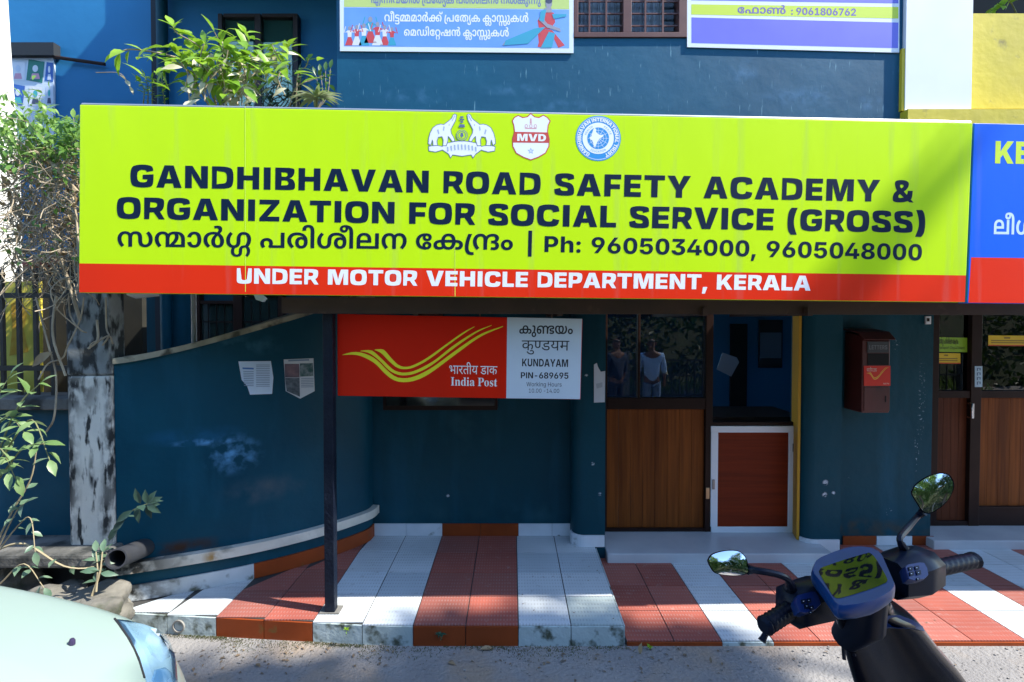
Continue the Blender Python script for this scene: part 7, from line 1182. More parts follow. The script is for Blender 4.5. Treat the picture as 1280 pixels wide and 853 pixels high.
rock(Wz(112, 772, .17), .12, 'largest pale rubble block beside the platform corner and car bonnet', 1, (1.25, .9, .75))
rock(Wz(78, 752, .20), .10, 'rubble block with green patches left of the largest one', 2, (1.1, .9, .8))
rock(Wz(138, 782, .06), .10, 'squat broken concrete lump against the platform end', 3, (1.0, .8, .9))
rock(Wz(20, 735, .16), .11, 'dark lump of rubble under the ledge at the far left', 4, (1.2, .9, .8))

# ---------------------------------------------------------------- plants
G1 = leafm('sunny_leaf', (.26, .42, .030), (.16, .32, .022), trans=.4)
G2 = leafm('mid_leaf', (.055, .14, .030), (.035, .10, .022))
G3 = leafm('bluish_leaf', (.035, .095, .055), (.022, .07, .045), trans=.25)
G4 = leafm('dark_sprig_leaf', (.045, .085, .060), (.030, .065, .050), trans=.15)
DRY = leafm('dry_leaf', (.34, .25, .14), (.22, .15, .08), rough=.8, trans=.2)
TWIG = pm('dry_twig', (.40, .33, .23), (.24, .19, .13), scale=12, rough=.9)
TWIGD = pm('grey_twig', (.13, .11, .085), (.07, .06, .05), scale=12, rough=.9)
STEM = pm('green_stem', (.18, .20, .08), (.12, .13, .06), scale=9, rough=.7)
def rv(g, s=1): return Vector((g.uniform(-1, 1), g.uniform(-1, 1), g.uniform(-1, 1))) * s
def leafy(name, label, cat, loc, paths, leaves, leafmat, stemmat, L, seed, spread=.03, wl=.42, dens=1.0, extra=None, droop=.3, group=None):
    """stems along paths; leaves grown alternately along the outer two thirds of each path"""
    g = random.Random(seed); t = thing(name, loc, label, cat, group); st = MB(); lf = MB()
    for pts, r in paths:
        P = smooth_path(pts, 5); st.tube(P, [r * (1 - .6 * i / (len(P) - 1)) for i in range(len(P))], 5)
        n = max(2, int(leaves * dens)); tot = len(P) - 1
        for k in range(n):
            q = tot * (.25 + .75 * (k + .5) / n); i = min(int(q), tot - 1); p = P[i].lerp(P[i + 1], q - i); d = (P[i + 1] - P[i]).normalized()
            side = d.cross(Vector((0, 0, 1))).normalized() * (1 if k % 2 else -1)
            dr = d * .5 + side * g.uniform(.4, 1) + rv(g, .5) + Vector((0, -.15, -.05))
            l = L * g.uniform(.65, 1.15); lf.leaf(p + rv(g, spread * .3), dr, rv(g, .5) + Vector((0, -.35, 1)), l, l * wl * g.uniform(.8, 1.2), droop=droop * g.uniform(.5, 1.4))
        lf.leaf(P[-1], (P[-1] - P[-2]), Vector((.1, -.4, 1)), L, L * wl)
    if extra: extra(st, lf, g)
    st.build('stem', stemmat, t, smooth=True); lf.build('leaves', leafmat, t, smooth=True, angle=180); return t
YP_ = 2.75
w = lambda px, py, y=YP_: W(px, py, y)
def bunch(st, lf, g):
    for cx_, cy_, sx, sy, n_ in ((268, 66, 26, 12, 55), (285, 88, 34, 14, 45), (312, 62, 24, 10, 30), (338, 82, 26, 10, 30), (238, 82, 22, 12, 26), (300, 108, 40, 14, 26)):
        for k in range(n_):
            p = w(g.gauss(cx_, sx), g.gauss(cy_, sy), g.uniform(2.42, 2.72)); lf.leaf(p, Vector((g.uniform(-1, 1), g.uniform(-1, .1), g.uniform(-.6, .5))), Vector((g.uniform(-.4, .4), -.4, 1)), g.uniform(.06, .115), g.uniform(.028, .05), droop=.35)
# shrub overhanging the signboard
leafy('shrub', 'sunlit shrub with broad lime leaves arching above the signboard', 'plant', w(270, 160), [
    ([w(275, 150), w(262, 110, 2.68), w(235, 80, 2.6), w(205, 68, 2.55), w(165, 62, 2.5), w(148, 66, 2.5)], .007), ([w(290, 150), w(285, 100), w(278, 62, 2.7), w(268, 40, 2.65)], .006), ([w(285, 140), w(260, 70, 2.6), w(222, 42, 2.55), w(216, 33, 2.55)], .005),
    ([w(295, 150), w(300, 90), w(310, 56, 2.6), w(306, 42, 2.6)], .005), ([w(270, 150), w(240, 95, 2.6), w(218, 78, 2.5), w(206, 88, 2.48)], .005), ([w(280, 140), w(250, 60, 2.6), w(240, 45, 2.6)], .005),
    ([w(300, 150), w(330, 80, 2.65), w(350, 66, 2.6), w(362, 60, 2.6)], .005), ([w(285, 150), w(300, 80, 2.6), w(282, 86, 2.5), w(276, 108, 2.48)], .004)],
    10, G1, TWIG, .085, 11, wl=.44, extra=bunch)
leafy('shrub', 'lower bluish green bushy growth behind the right end of the sunlit shrub', 'plant', w(345, 150, 2.9), [([w(340 + rnd.uniform(-30, 25), 160, 2.95), w(345 + rnd.uniform(-35, 30), 125, 2.95), w(345 + rnd.uniform(-45, 45), rnd.uniform(80, 120), 2.9)], .004) for _ in range(16)], 12, G3, TWIGD, .055, 12, wl=.30)
leafy('shrub', 'thin dusty shrub with pale leaves near the right wall corner above the sign', 'plant', w(400, 140, 2.8), [([w(370, 150, 2.75), w(372, 95, 2.7), w(382, 84, 2.65), w(386, 74, 2.6)], .004), ([w(360, 140), w(370, 110, 2.7), w(390, 100, 2.7), w(405, 95, 2.7)], .004)] + [([w(395, 140, 2.9), w(400 + 3 * k, 120, 2.9), w(395 + 6 * k, 95 - 3 * k, 2.9)], .003) for k in range(4)], 7, G2, TWIG, .06, 13)
g_ = random.Random(5)
def rosette(st, lf, g):
    for k in range(26):
        a_ = 2 * math.pi * k / 26 * 1.62; d = Vector((math.cos(a_), math.sin(a_) * .8, g.uniform(.05, .9))); l = g.uniform(.09, .14); lf.leaf(w(396, 122, 2.62), d, (0, 0, 1), l, l * .22, droop=.5)
leafy('rosette_plant', 'small spiky rosette plant with narrow pale leaves on the sign top', 'plant', w(396, 126, 2.62), [([w(396, 136, 2.66), w(396, 128, 2.64), w(396, 122, 2.62)], .006)], 2, leafm('pale_striped_leaf', (.38, .42, .26), (.22, .30, .10), trans=.3), STEM, .06, 14, extra=rosette)
leafy('herb', 'upright small leaved herb left of the downpipe above the sign', 'plant', w(183, 130, 2.6), [([w(178 + 6 * k, 140, 2.6), w(180 + 5 * k, 112, 2.58), w(172 + 9 * k, 96 + 3 * abs(k - 1), 2.56)], .003) for k in range(3)], 14, G1, STEM, .035, 15, wl=.36)
leafy('herb', 'upright small leaved herb right of the downpipe above the sign', 'plant', w(204, 130, 2.6), [([w(208, 140, 2.6), w(204, 118, 2.58), w(202, 100, 2.56)], .003)], 18, G1, STEM, .035, 16, wl=.36)
def hanging(st, lf, g):
    for k in range(20):
        a_ = w(g.uniform(225, 345), g.uniform(50, 80), g.uniform(2.45, 2.7)); pts = [a_]
        for j in range(4): pts.append(pts[-1] + Vector((g.uniform(-.05, .05), g.uniform(-.03, .03), -g.uniform(.03, .09))))
        st.tube(smooth_path(pts, 3), .0028, 4)
        for q in range(5): lf.leaf(pts[1 + q % 4] + rv(g, .03), Vector((g.uniform(-1, 1), g.uniform(-.8, .2), g.uniform(-1, .2))), (g.uniform(-.4, .4), -1, .4), g.uniform(.05, .09), g.uniform(.02, .034), droop=.3)
leafy('dry_vine', 'hanging bleached dry leaves and tendrils tangled in the sunlit shrub', 'vine', w(280, 100, 2.6), [([w(120, 91, 2.6), w(150, 92, 2.6), w(162, 108, 2.6)], .002)], 1, leafm('bleached_leaf', (.60, .58, .44), (.42, .40, .24), rough=.8, trans=.25), TWIG, .04, 17, extra=hanging)
# creeper on the fence, far left
def tangle(st, lf, g):
    for k in range(700):
        a_ = w(g.uniform(15, 112), g.uniform(190, 350), g.uniform(2.45, 2.95)); pts = [a_]; d = rv(g); 
        for j in range(5): d = d * .6 + rv(g, .7); d.z -= .12; pts.append(pts[-1] + d * g.uniform(.04, .075))
        pts = [p for p in pts if p.x < W(99, 300, p.y).x or p.z < 1.70 or p.y > 2.5]
        if len(pts) > 2: st.tube(smooth_path(pts, 2), g.uniform(.0008, .0028), 4)
    for k in range(220):
        p = w(g.uniform(8, 108), g.uniform(190, 335), g.uniform(2.5, 2.9)); lf.leaf(p, rv(g) + Vector((0, 0, -.4)), rv(g) + Vector((0, -.5, .5)), g.uniform(.03, .06), .022, droop=.6)
leafy('dry_creeper', 'tangled brown dry creeper covering the fence left of the signboard', 'creeper', w(60, 300, 2.7), [([w(100, 400, 2.6), w(70, 300, 2.55), w(40, 200, 2.6), w(10, 175, 2.6)], .009), ([w(100, 360, 2.5), w(92, 250, 2.5), w(60, 190, 2.55)], .007), ([w(96, 240, 2.5), w(60, 200, 2.5), w(22, 178, 2.5)], .011)], 2, DRY, TWIG, .05, 18, extra=tangle)
def canopyleaves(st, lf, g):
    for k in range(1050):
        t = g.random(); px = g.uniform(-10, 112); py = g.gauss(172, 26); 
        if px > 68 and py < 150: py += 45
        p = w(px, py, g.uniform(2.42, 2.9)); lf.leaf(p, rv(g) + Vector((0, -.3, -.1)), Vector((g.uniform(-.4, .4), -.5, 1)), g.uniform(.03, .065), g.uniform(.014, .026), droop=.4)
    for k in range(70):
        p = w(g.uniform(0, 100), g.uniform(220, 330), g.uniform(2.42, 2.7)); lf.leaf(p, rv(g), Vector((0, -.5, 1)), g.uniform(.03, .05), .02)
leafy('creeper', 'green leafy top of the creeper at the left end of the signboard', 'creeper', w(50, 180, 2.6), [([w(60, 240, 2.6), w(50, 190, 2.55), w(30, 150, 2.5)], .005), ([w(60, 240, 2.6), w(85, 190, 2.55), w(100, 150, 2.5)], .004), ([w(90, 220, 2.6), w(95, 180, 2.6), w(92, 148, 2.6)], .003)], 8, leafm('creeper_leaf', (.20, .34, .07), (.11, .24, .04), trans=.4), TWIG, .055, 19, extra=canopyleaves)
# vines on the pillar
def pillar_vines(st, lf, g):
    for pts in ([(105, 372), (100, 400), (85, 432), (78, 448), (60, 455), (48, 475)], [(86, 370), (88, 395), (100, 412), (108, 416)], [(132, 372), (133, 410), (136, 420), (128, 432)], [(121, 400), (122, 425), (110, 436)], [(45, 372), (60, 430), (70, 470), (68, 520), (58, 540)], [(70, 370), (66, 420), (82, 470)], [(110, 436), (122, 428), (136, 420), (141, 430)]):
        st.tube(smooth_path([w(x, y, 2.535 + .02 * math.sin(x)) for x, y in pts], 5), g.uniform(.0035, .0065), 6)
    lf.leaf(w(66, 440, 2.53), Vector((-1, -.1, -.55)), (0, -1, .2), .14, .05)
leafy('bare_vine', 'bare pale vine stems climbing the mouldy pillar', 'vine', w(105, 420, 2.53), [([w(112, 436, 2.53), w(114, 430, 2.52), w(124, 424, 2.53)], .004)], 1, DRY, TWIG, .02, 20, extra=pillar_vines)
# broad leaved plant low at the far left
YB_ = 2.35
leafy('broad_leaf_plant', 'broad leaved bush with pale green leaves at the far left edge', 'plant', w(10, 560, YB_), [([w(-25, 640, YB_), w(0, 560, YB_), w(25, 505, YB_), w(50, 480, YB_)], .006), ([w(-25, 620, YB_), w(10, 560, YB_), w(40, 525, YB_), w(62, 575, YB_ - .1)], .005), ([w(-30, 640, YB_), w(5, 590, YB_), w(30, 560, YB_ - .1), w(55, 555, YB_ - .1)], .005), ([w(-20, 560, YB_), w(8, 520, YB_), w(30, 540, YB_ - .05)], .004), ([w(-20, 610, YB_), w(-2, 560, YB_ - .1), w(20, 600, YB_ - .1)], .004), ([w(-20, 560, YB_), w(-4, 500, YB_), w(12, 470, YB_)], .004)], 7, leafm('broad_leaf', (.24, .34, .15), (.13, .23, .07), trans=.35), STEM, .078, 21, wl=.46, dens=1.3)
leafy('leggy_plant', 'leggy plant with small bluish leaves and long pale stems by the car bonnet', 'plant', w(10, 690, YB_), [([w(-10, 690, YB_), w(15, 640, YB_), w(38, 600, YB_), w(46, 562, YB_)], .005), ([w(-10, 700, YB_), w(20, 660, YB_), w(38, 648, YB_), w(44, 690, YB_ - .05)], .004), ([w(-10, 690, YB_), w(30, 680, YB_), w(80, 708, YB_), w(118, 708, 2.42), w(126, 690, 2.46)], .006), ([w(0, 730, YB_), w(30, 705, YB_), w(55, 735, YB_)], .004), ([w(-5, 690, YB_), w(20, 640, YB_), w(30, 630, YB_)], .004), ([w(115, 745, 2.38), w(125, 715, 2.40), w(128, 690, 2.44)], .006), ([w(120, 740, 2.38), w(122, 715, 2.40), w(120, 690, 2.44)], .005)], 6, leafm('dusty_small_leaf', (.16, .24, .15), (.09, .16, .10), trans=.3), pm('pale_stem', (.36, .30, .18), (.24, .2, .12), rough=.8), .062, 22, wl=.46)
# sprig on the curved wall
def sprig(st, lf, g):
    b = w(184, 630, 2.50)
    for dx, dz in ((.55, .9), (1, .5), (1, .05), (.75, -.45), (.2, -.7), (-.15, .9), (.6, -.2)): lf.leaf(b, Vector((dx, g.uniform(-.4, .1), dz)), (0, -1, .3), g.uniform(.065, .085), .034, droop=.15)
    for px, py, dx, dz in ((166, 638, -.8, -.55), (172, 632, .1, -.9), (156, 650, -.9, -.8), (148, 658, -.6, -.9), (176, 630, -.2, .8)): lf.leaf(w(px, py, 2.5), Vector((dx, -.2, dz)), (0, -1, .3), g.uniform(.08, .10), .036, droop=.15)
leafy('leaf_sprig', 'dark leafy sprig growing from the pillar base against the curved wall', 'plant', w(140, 668, 2.52), [([w(136, 672, 2.54), w(150, 650, 2.52), w(170, 636, 2.5), w(184, 630, 2.50)], .005)], 2, G4, STEM, .07, 23, extra=sprig)
leafy('balcony_plant', 'green leaves drooping over the yellow parapet at the upper right corner', 'plant', W(1255, 14, 3.40), [([W(1275, 26, 3.75), W(1262, 2, 3.72), W(1248, 6, 3.70), W(1243, 12, 3.70)], .005), ([W(1290, 26, 3.75), W(1280, -6, 3.72), W(1262, -2, 3.70)], .005)], 7, G1, STEM, .085, 61, wl=.6)
# seedlings and dead leaves at the foot of the platform
def weed(px, py, y, n, L, label, seed, mat=G2):
    def ex(st, lf, g):
        b = w(px, py, y)
        for k in range(n): a_ = 6.28 * k / n + g.uniform(-.3, .3); lf.leaf(b + Vector((0, 0, .012)), Vector((math.cos(a_), math.sin(a_) * .7 - .3, g.uniform(.3, 1))), (0, 0, 1), L * g.uniform(.7, 1.1), L * .6, droop=.4)
    return leafy('seedling', label, 'weed', w(px, py, y), [([w(px, py + 4, y), w(px, py + 1, y), w(px, py - 2, y)], .0018)], 1, mat, STEM, L * .7, seed, extra=ex)
weed(551, 797, 2.44, 7, .028, 'bluish green seedling in front of the red riser tile', 31, G3)
weed(433, 790, 2.44, 5, .018, 'bright tiny seedling by the white riser tile', 32, G1)
weed(812, 812, 2.42, 4, .022, 'tiny seedling beside the dead leaf at the right porch corner', 33, G1)
def dead(px, py, L, d, label, m=DRY, z=.006):
    mb = MB(); p = Wz(px, py, z); mb.leaf(p, d, (0, 0, 1), L, L * .5, droop=.15, fold=.35); tag(mb.build('dead_leaf', m), label, 'leaf', 'dead leaves on the ground')
dead(800, 818, .05, (.1, .1, 1), 'upright pale dead leaf at the right porch corner')
dead(600, 812, .07, (1, .2, .06), 'long grey dead leaf below the red riser')
dead(560, 828, .04, (1, -.4, .1), 'small brown dead leaf nearer the camera than the long grey one'); dead(700, 828, .03, (.8, .5, .1), 'dark curled dead leaf below the white riser', TWIGD)
dead(320, 830, .035, (.6, -.4, .1), 'little dead leaf on the sunlit patch by the car'); dead(474, 806, .025, (1, .3, .1), 'pale crumpled scrap leaf near the moss', leafm('pale_dead_leaf', (.5, .48, .42), (.4, .38, .33)))
# moss and grass tufts along the riser
ms_ = MB(); g_ = random.Random(9)
for k in range(3200):
    x = g_.choice([g_.uniform(-1.75, -.4), g_.uniform(-1.75, .55), g_.gauss(-1.45, .12), g_.gauss(-.85, .15), g_.gauss(.1, .25)]); y = yfL(x) - .012 - abs(g_.gauss(0, .05)) * (.3 + .7 * (math.sin(x * 9) > -.2)); p = Vector((x, y, .001)); h = g_.uniform(.003, .009)
    ms_.blade(p, (g_.uniform(-.5, .5), g_.uniform(-.6, .2), 1), (0, -1, .3), h, h * .5)
tag(ms_.build('moss', leafm('moss_green', (.075, .10, .03), (.14, .13, .06), rough=.9)), kind='stuff')
pb = MB(); g_ = random.Random(19)
for k in range(800):
    x, y = g_.uniform(-1.9, 3.0), 2.44 - abs(g_.gauss(0, .16)); r = g_.choice([.002, .002, .003, .003, .004, .006]); c = Vector((x, min(y, (yfL(x) if x < .55 else 2.45) - .012), .002))
    pb.add([c + Vector((math.cos(a_) * r * g_.uniform(.6, 1.2), math.sin(a_) * r * g_.uniform(.6, 1.2), z)) for z in (0, r * .5) for a_ in (0, 1.3, 2.5, 3.8, 5.1)], [(5, 6, 7, 8, 9)] + [(i, (i + 1) % 5, 5 + (i + 1) % 5, 5 + i) for i in range(5)])
tag(pb.build('gravel', pm('grit', (.26, .24, .22), (.16, .15, .14), scale=30, rough=.95)), kind='stuff')

lt = MB(); g_ = random.Random(29)
for k in range(130):
    x = g_.choice([g_.uniform(-1.7, 3.2), g_.gauss(-1.2, .3), g_.gauss(.3, .4)]); y = 2.44 - abs(g_.gauss(0, .11)); y = min(y, (yfL(x) if x < .55 else 2.45) - .02)
    lt.leaf((x, y, .004), (g_.uniform(-1, 1), g_.uniform(-1, 1), g_.uniform(0, .25)), (g_.uniform(-.3, .3), g_.uniform(-.3, .3), 1), g_.uniform(.010, .028), g_.uniform(.006, .013), droop=.2, fold=.4)
for k in range(40):
    x, y = g_.uniform(-1.2, 2.4), g_.uniform(2.48, 3.1); z = PZ if x < .54 else RZ
    if x < -.6 or .52 < x < .57: continue
    lt.leaf((x, y, z + .002), (g_.uniform(-1, 1), g_.uniform(-1, 1), .05), (0, 0, 1), g_.uniform(.006, .014), .006, droop=.2)
tag(lt.build('leaf_litter', leafm('litter_leaf', (.20, .14, .085), (.10, .075, .05), rough=.9, trans=.1)), kind='stuff')
UP = Vector((0, 0, 1))
# ---------------------------------------------------------------- car
CARW = pm('pale_mint_car_paint', (.245, .315, .28), rough=.3, spec=.4, coat=.5)
car = thing('car', (-2.2, .5, 0), 'pale mint white car with its bonnet and headlight beside the platform', 'car')
YC = .50
def bonnet_pt(dy, s):
    """s runs up the nose, over the bonnet and up to the windscreen base"""
    q = abs(dy) / .86; x0 = -.672 - .185 * q ** 2.6
    prof = [(.03, .20), (0, .40), (-.01, .56), (-.035, .66), (-.085, .745), (-.17, .80), (-.36, .855), (-.62, .905), (-.92, .955), (-1.12, .985)]
    dx, z = prof[s]; drop = .034 * q ** 3 * (1 if s > 2 else .3)
    if q > 1.0: drop += .02
    return Vector((x0 + dx, YC + dy, z - drop + .02))
DY = [-.90, -.885, -.86, -.80, -.66, -.45, -.2, 0, .2, .45, .66, .80, .86, .885, .90]
mb = MB(); V = [bonnet_pt(d, s) for s in range(10) for d in DY]; n = len(DY)
mb.add(V, [(s * n + i, s * n + i + 1, (s + 1) * n + i + 1, (s + 1) * n + i) for s in range(9) for i in range(n - 1)])
for sd in (0, n - 1):       # wings down to the sill
    top = [bonnet_pt(DY[sd], s) for s in range(10)]; bot = [Vector((p.x, p.y, .20)) for p in top]
    mb.add(top + bot, [(i, i + 1, 11 + i, 10 + i) for i in range(9)])
front = mb.build('bonnet', CARW, car, smooth=True, angle=60)
ms = front.modifiers.new('subsurf', 'SUBSURF'); ms.levels = 2; ms.render_levels = 2
# cabin and rear body, behind the picture edge
mb = MB(); rg = []
for x, zt, hw, wy in ((-1.815, .955, .875, .80), (-2.3, 1.40, .87, .62), (-3.0, 1.47, .87, .60), (-3.9, 1.42, .86, .58), (-4.35, 1.05, .84, .72), (-4.45, .55, .80, .75)):
    rg.append([(x, YC - hw, .20), (x, YC - hw, min(zt, .93)), (x, YC - wy, zt), (x, YC + wy, zt), (x, YC + hw, min(zt, .93)), (x, YC + hw, .20)])
mb.rings(rg); mb.build('cabin_body', CARW, car, smooth=True, angle=35)
CG = pm('car_glass', (.02, .03, .03), rough=.05, spec=.8)
mb = MB(); mb.prism([(-1.86, YC - .70, 1.01), (-1.86, YC + .70, 1.01), (-2.27, YC + .57, 1.385), (-2.27, YC - .57, 1.385)], (.008, 0, .008)); mb.build('windscreen', CG, car)
for sd in (-1, 1):
    mb = MB(); mb.prism([(-2.05, YC + sd * .872, .97), (-3.9, YC + sd * .862, .98), (-3.8, YC + sd * .625, 1.37), (-2.42, YC + sd * .645, 1.37)], (0, sd * .006, .004)); mb.build('side_window', CG, car)
    for x in (-1.42, -3.75):
        mb = MB(); mb.tube([(x, YC + sd * .885, .30), (x, YC + sd * .70, .30)], .30, 28); wh = mb.build('wheel', pm('tyre_rubber', (.012, .012, .013), rough=.8), car, smooth=True, angle=40)
        mb = MB(); mb.tube([(x, YC + sd * .89, .30), (x, YC + sd * .80, .30)], .19, 20); mb.build('rim', pm('alloy_grey', (.4, .4, .42), rough=.35, metal=.8), wh, smooth=True, angle=40)
# headlight traced on the surface
dg = bpy.context.evaluated_depsgraph_get(); ev = front.evaluated_get(dg); mv = ev.to_mesh(); off = wloc(front)
ct = BVHTree.FromPolygons([v.co + off for v in mv.vertices], [tuple(p.vertices) for p in mv.polygons]); ev.to_mesh_clear()
HL = [(146, 774.5), (160, 776), (178, 780), (196, 786), (208, 795), (214, 806), (218, 820), (221, 838), (222, 856), (222, 872), (204, 876), (188, 868), (180, 846), (174, 824), (163, 801), (153, 785)]
def hl_mesh(poly, lift, crown=.0):
    cx_ = sum(p[0] for p in poly) / len(poly); cy_ = sum(p[1] for p in poly) / len(poly); V = []; F = []; K = (1, .8, .55, .28); n = len(poly)
    for j, k in enumerate(K):
        for x, y in poly:
            p = onto(ct, cx_ + (x - cx_) * k, cy_ + (y - cy_) * k, .001 if j == 0 else lift, 1.36); V.append(p)
    V.append(onto(ct, cx_, cy_, lift, 1.36))
    for j in range(len(K) - 1): F += [(j * n + i, j * n + (i + 1) % n, (j + 1) * n + (i + 1) % n, (j + 1) * n + i) for i in range(n)]
    F += [((len(K) - 1) * n + i, (len(K) - 1) * n + (i + 1) % n, len(V) - 1) for i in range(n)]
    return MB().add(V, F)
hl = bpy.data.objects.new('headlight', None); COL.objects.link(hl); hl.parent = car; hl.location = Vector((-.92, 1.3, .75)) - wloc(car)
hl_mesh(HL, .004).build('housing', pm('headlight_reflector', (.22, .30, .35), (.40, .48, .53), scale=9, rough=.25, metal=.25), hl, smooth=True)
hl_mesh([(181, 792), (200, 792), (210, 806), (212, 824), (200, 832), (186, 822), (178, 806)], .007).build('reflector', pm('lamp_mirror', (.62, .68, .74), (.38, .48, .58), scale=11, rough=.15, metal=.45), hl, smooth=True)
hl_mesh([(190, 838), (204, 834), (214, 842), (217, 858), (208, 870), (194, 866), (186, 852)], .007).build('projector', pm('lamp_projector', (.16, .30, .46), (.55, .68, .80), scale=14, rough=.1, metal=.45), hl, smooth=True)
hm = glassm('headlight_lens', (.78, .90, .97), .30); hl_mesh(HL, .011).build('lens', hm, hl, smooth=True)
mb = MB(); q_ = onto(ct, 89, 806, .004, 1.2); mb.tube([q_ - UP * .004, q_ + UP * .004, q_ + UP * .010], [.007, .007, .004], 8); mb.build('washer_nozzle', pm('nozzle_violet_black', (.03, .02, .06), rough=.4), car, smooth=True)
# shut line along the bonnet edge
mb = MB(); mb.tube([onto(ct, *p, .001, 1.3) for p in ((143, 774), (152, 786), (162, 801), (173, 824), (180, 848))], .0028, 6); mb.build('shut_line', pm('rubber_black', (.01, .01, .012), rough=.7), car)

# ---------------------------------------------------------------- scooter
BC = Vector((.80, 1.11, 1.0)); BR = Vector((.92, .392, 0)).normalized(); BF = Vector((-.392, .92, 0)).normalized(); UP = Vector((0, 0, 1))
sc_ = thing('scooter', (1.05, 1.3, -.05), 'dark blue electric scooter with two round mirrors parked facing the porch', 'scooter')
SBLK = pm('scooter_black', (.004, .005, .010), rough=.2, spec=.08)
SMAT = pm('scooter_matt_black', (.005, .008, .018), rough=.35, spec=.10)
SBLU = pm('scooter_blue_paint', (.004, .030, .125), (.003, .026, .11), scale=30, rough=.3, spec=.25)
SPAD = pm('scooter_dark_blue', (.006, .018, .085), rough=.3, spec=.2)
def zc(p): return [(860 + x / 3.013, 570 + y / 3.013) for x, y in p]
def plane_pts(pts, p0, n): return [Wp(x, y, p0, n) for x, y in zc(pts)]
def puff(mb, poly3, n, depth, m=0, rim=.006, inset=.86):
    """outline in space, filled with a softly crowned face on the n side and a body of the given depth behind"""
    c = sum(poly3, Vector()) / len(poly3); k = len(poly3)
    r0 = [c + (p - c) * .90 - n * depth for p in poly3]; r1 = [p - n * depth * .55 for p in poly3]; r2 = [p for p in poly3]; r3 = [c + (p - c) * .965 + n * rim for p in poly3]; r4 = [c + (p - c) * inset + n * rim for p in poly3]
    return mb.rings([r0, r1, r2, r3, r4], m)
# instrument pod: bezel and screen on a plane tilted towards the rider
DN = Vector((.02, -.08, 1)).normalized(); D0 = BC + UP * .085 + BF * .02
BZ = [(470, 420), (478, 402), (495, 390), (550, 367), (605, 350), (650, 347), (692, 352), (720, 366), (735, 385), (748, 415), (768, 460), (780, 488), (780, 505), (768, 521), (735, 543), (700, 560), (640, 574), (585, 580), (565, 577), (550, 566), (530, 535), (500, 493), (470, 455), (464, 438)]
bz3 = plane_pts(BZ, D0, DN)
mb = MB(); puff(mb, bz3, DN, .026, inset=.90); pod = mb.build('instrument_pod', SBLU, sc_, smooth=True, angle=50)
SCN = [(492, 448), (497, 438), (510, 430), (590, 402), (672, 378), (684, 378), (700, 390), (725, 430), (748, 472), (748, 486), (735, 495), (690, 513), (620, 536), (570, 549), (556, 548), (543, 538), (520, 500), (498, 462)]
q_ = smooth_path([p + DN * .0068 for p in plane_pts(SCN + SCN[:1], D0, DN)], 3)[:-1]; c_ = sum(q_, Vector()) / len(q_); K_ = len(q_); V = []; F = []; KS = (1, .85, .7, .55, .4, .25, .1)
for k in KS: V += [c_ + (p - c_) * k + DN * .0007 * (1 - k * k) for p in q_]
V.append(c_ + DN * .0007)
for j in range(len(KS) - 1): F += [(j * K_ + i, j * K_ + (i + 1) % K_, (j + 1) * K_ + (i + 1) % K_, (j + 1) * K_ + i) for i in range(K_)]
F += [((len(KS) - 1) * K_ + i, (len(KS) - 1) * K_ + (i + 1) % K_, len(V) - 1) for i in range(K_)]
mb = MB(); mb.add(V, F); scr = mb.build('screen', pm('dash_screen', (.030, .033, .034), rough=.02, metal=.9, spec=.8), pod, smooth=True, angle=180)
# bar and clusters
def P3(x, y, p0, n=UP): return Wp(860 + x / 3.013, 570 + y / 3.013, p0, n)
def pod_box(path, name, mat, parent=sc_):
    """loft of rounded sections: (centre, half width along the bar normal, half height)"""
    rg = []
    for c, a, b in path: rg.append([c + BF * a * sx * (.75 if abs(sz) > .9 else 1) + UP * b * sz for sx, sz in ((-1, -.55), (-.6, -1), (.6, -1), (1, -.55), (1, .55), (.6, 1), (-.6, 1), (-1, .55))])
    return MB().rings(rg).build(name, mat, parent, smooth=True, angle=50)
gl0, gl1 = P3(290, 640, BC - UP * .015), P3(404, 568, BC - UP * .0)
gr0, gr1 = P3(915, 428, BC + UP * .02), P3(1078, 393, BC + UP * .01)
lx = [(gl1 - BR * -.0), ]
lcl = P3(450, 548, BC); rcl = P3(845, 432, BC + UP * .015)
pod_box([(lcl - BR * .060, .026, .026), (lcl - BR * .045, .038, .038), (lcl + BR * .02, .044, .040), (lcl + BR * .06, .036, .034), (lcl + BR * .10 - UP * .02, .022, .022)], 'switch_housing', SMAT)['label'] = 'housing on the left grip side'
pod_box([(BC + BR * .06 - UP * .02, .02, .02), (rcl - BR * .085, .040, .040), (rcl - BR * .02, .050, .048), (rcl + BR * .045, .042, .042), (rcl + BR * .060, .026, .026)], 'switch_housing', SMAT)['label'] = 'housing on the throttle side'
GRIPM = pm('grip_rubber', (.004, .006, .014), rough=.4, spec=.12)
def grip(p0, p1, name='grip'):
    d = (p1 - p0).normalized(); a = d.cross(UP).normalized(); b = d.cross(a); L_ = (p1 - p0).length; mb = MB(); n = 16; rg = []
    for i in range(34):
        t = i / 33; r = .0150 + (.0014 if 2 < i < 31 else 0) + (.0035 if i in (0, 1, 32, 33) else 0)
        rg.append([p0 + d * L_ * t + (a * math.cos(6.2832 * k / n) + b * math.sin(6.2832 * k / n)) * (r + (.0018 if (k + i) % 4 < 2 and 2 < i < 31 else 0)) for k in range(n)])
    mb.rings(rg); g = mb.build(name, GRIPM, sc_, smooth=True, angle=60)
    mb = MB(); mb.tube([p0 - d * .006, p0 + d * .001], [.013, .019], 14); mb.build('bar_end', SMAT, g, smooth=True); return g
grip(gl0, gl1); grip(gr1, gr0)
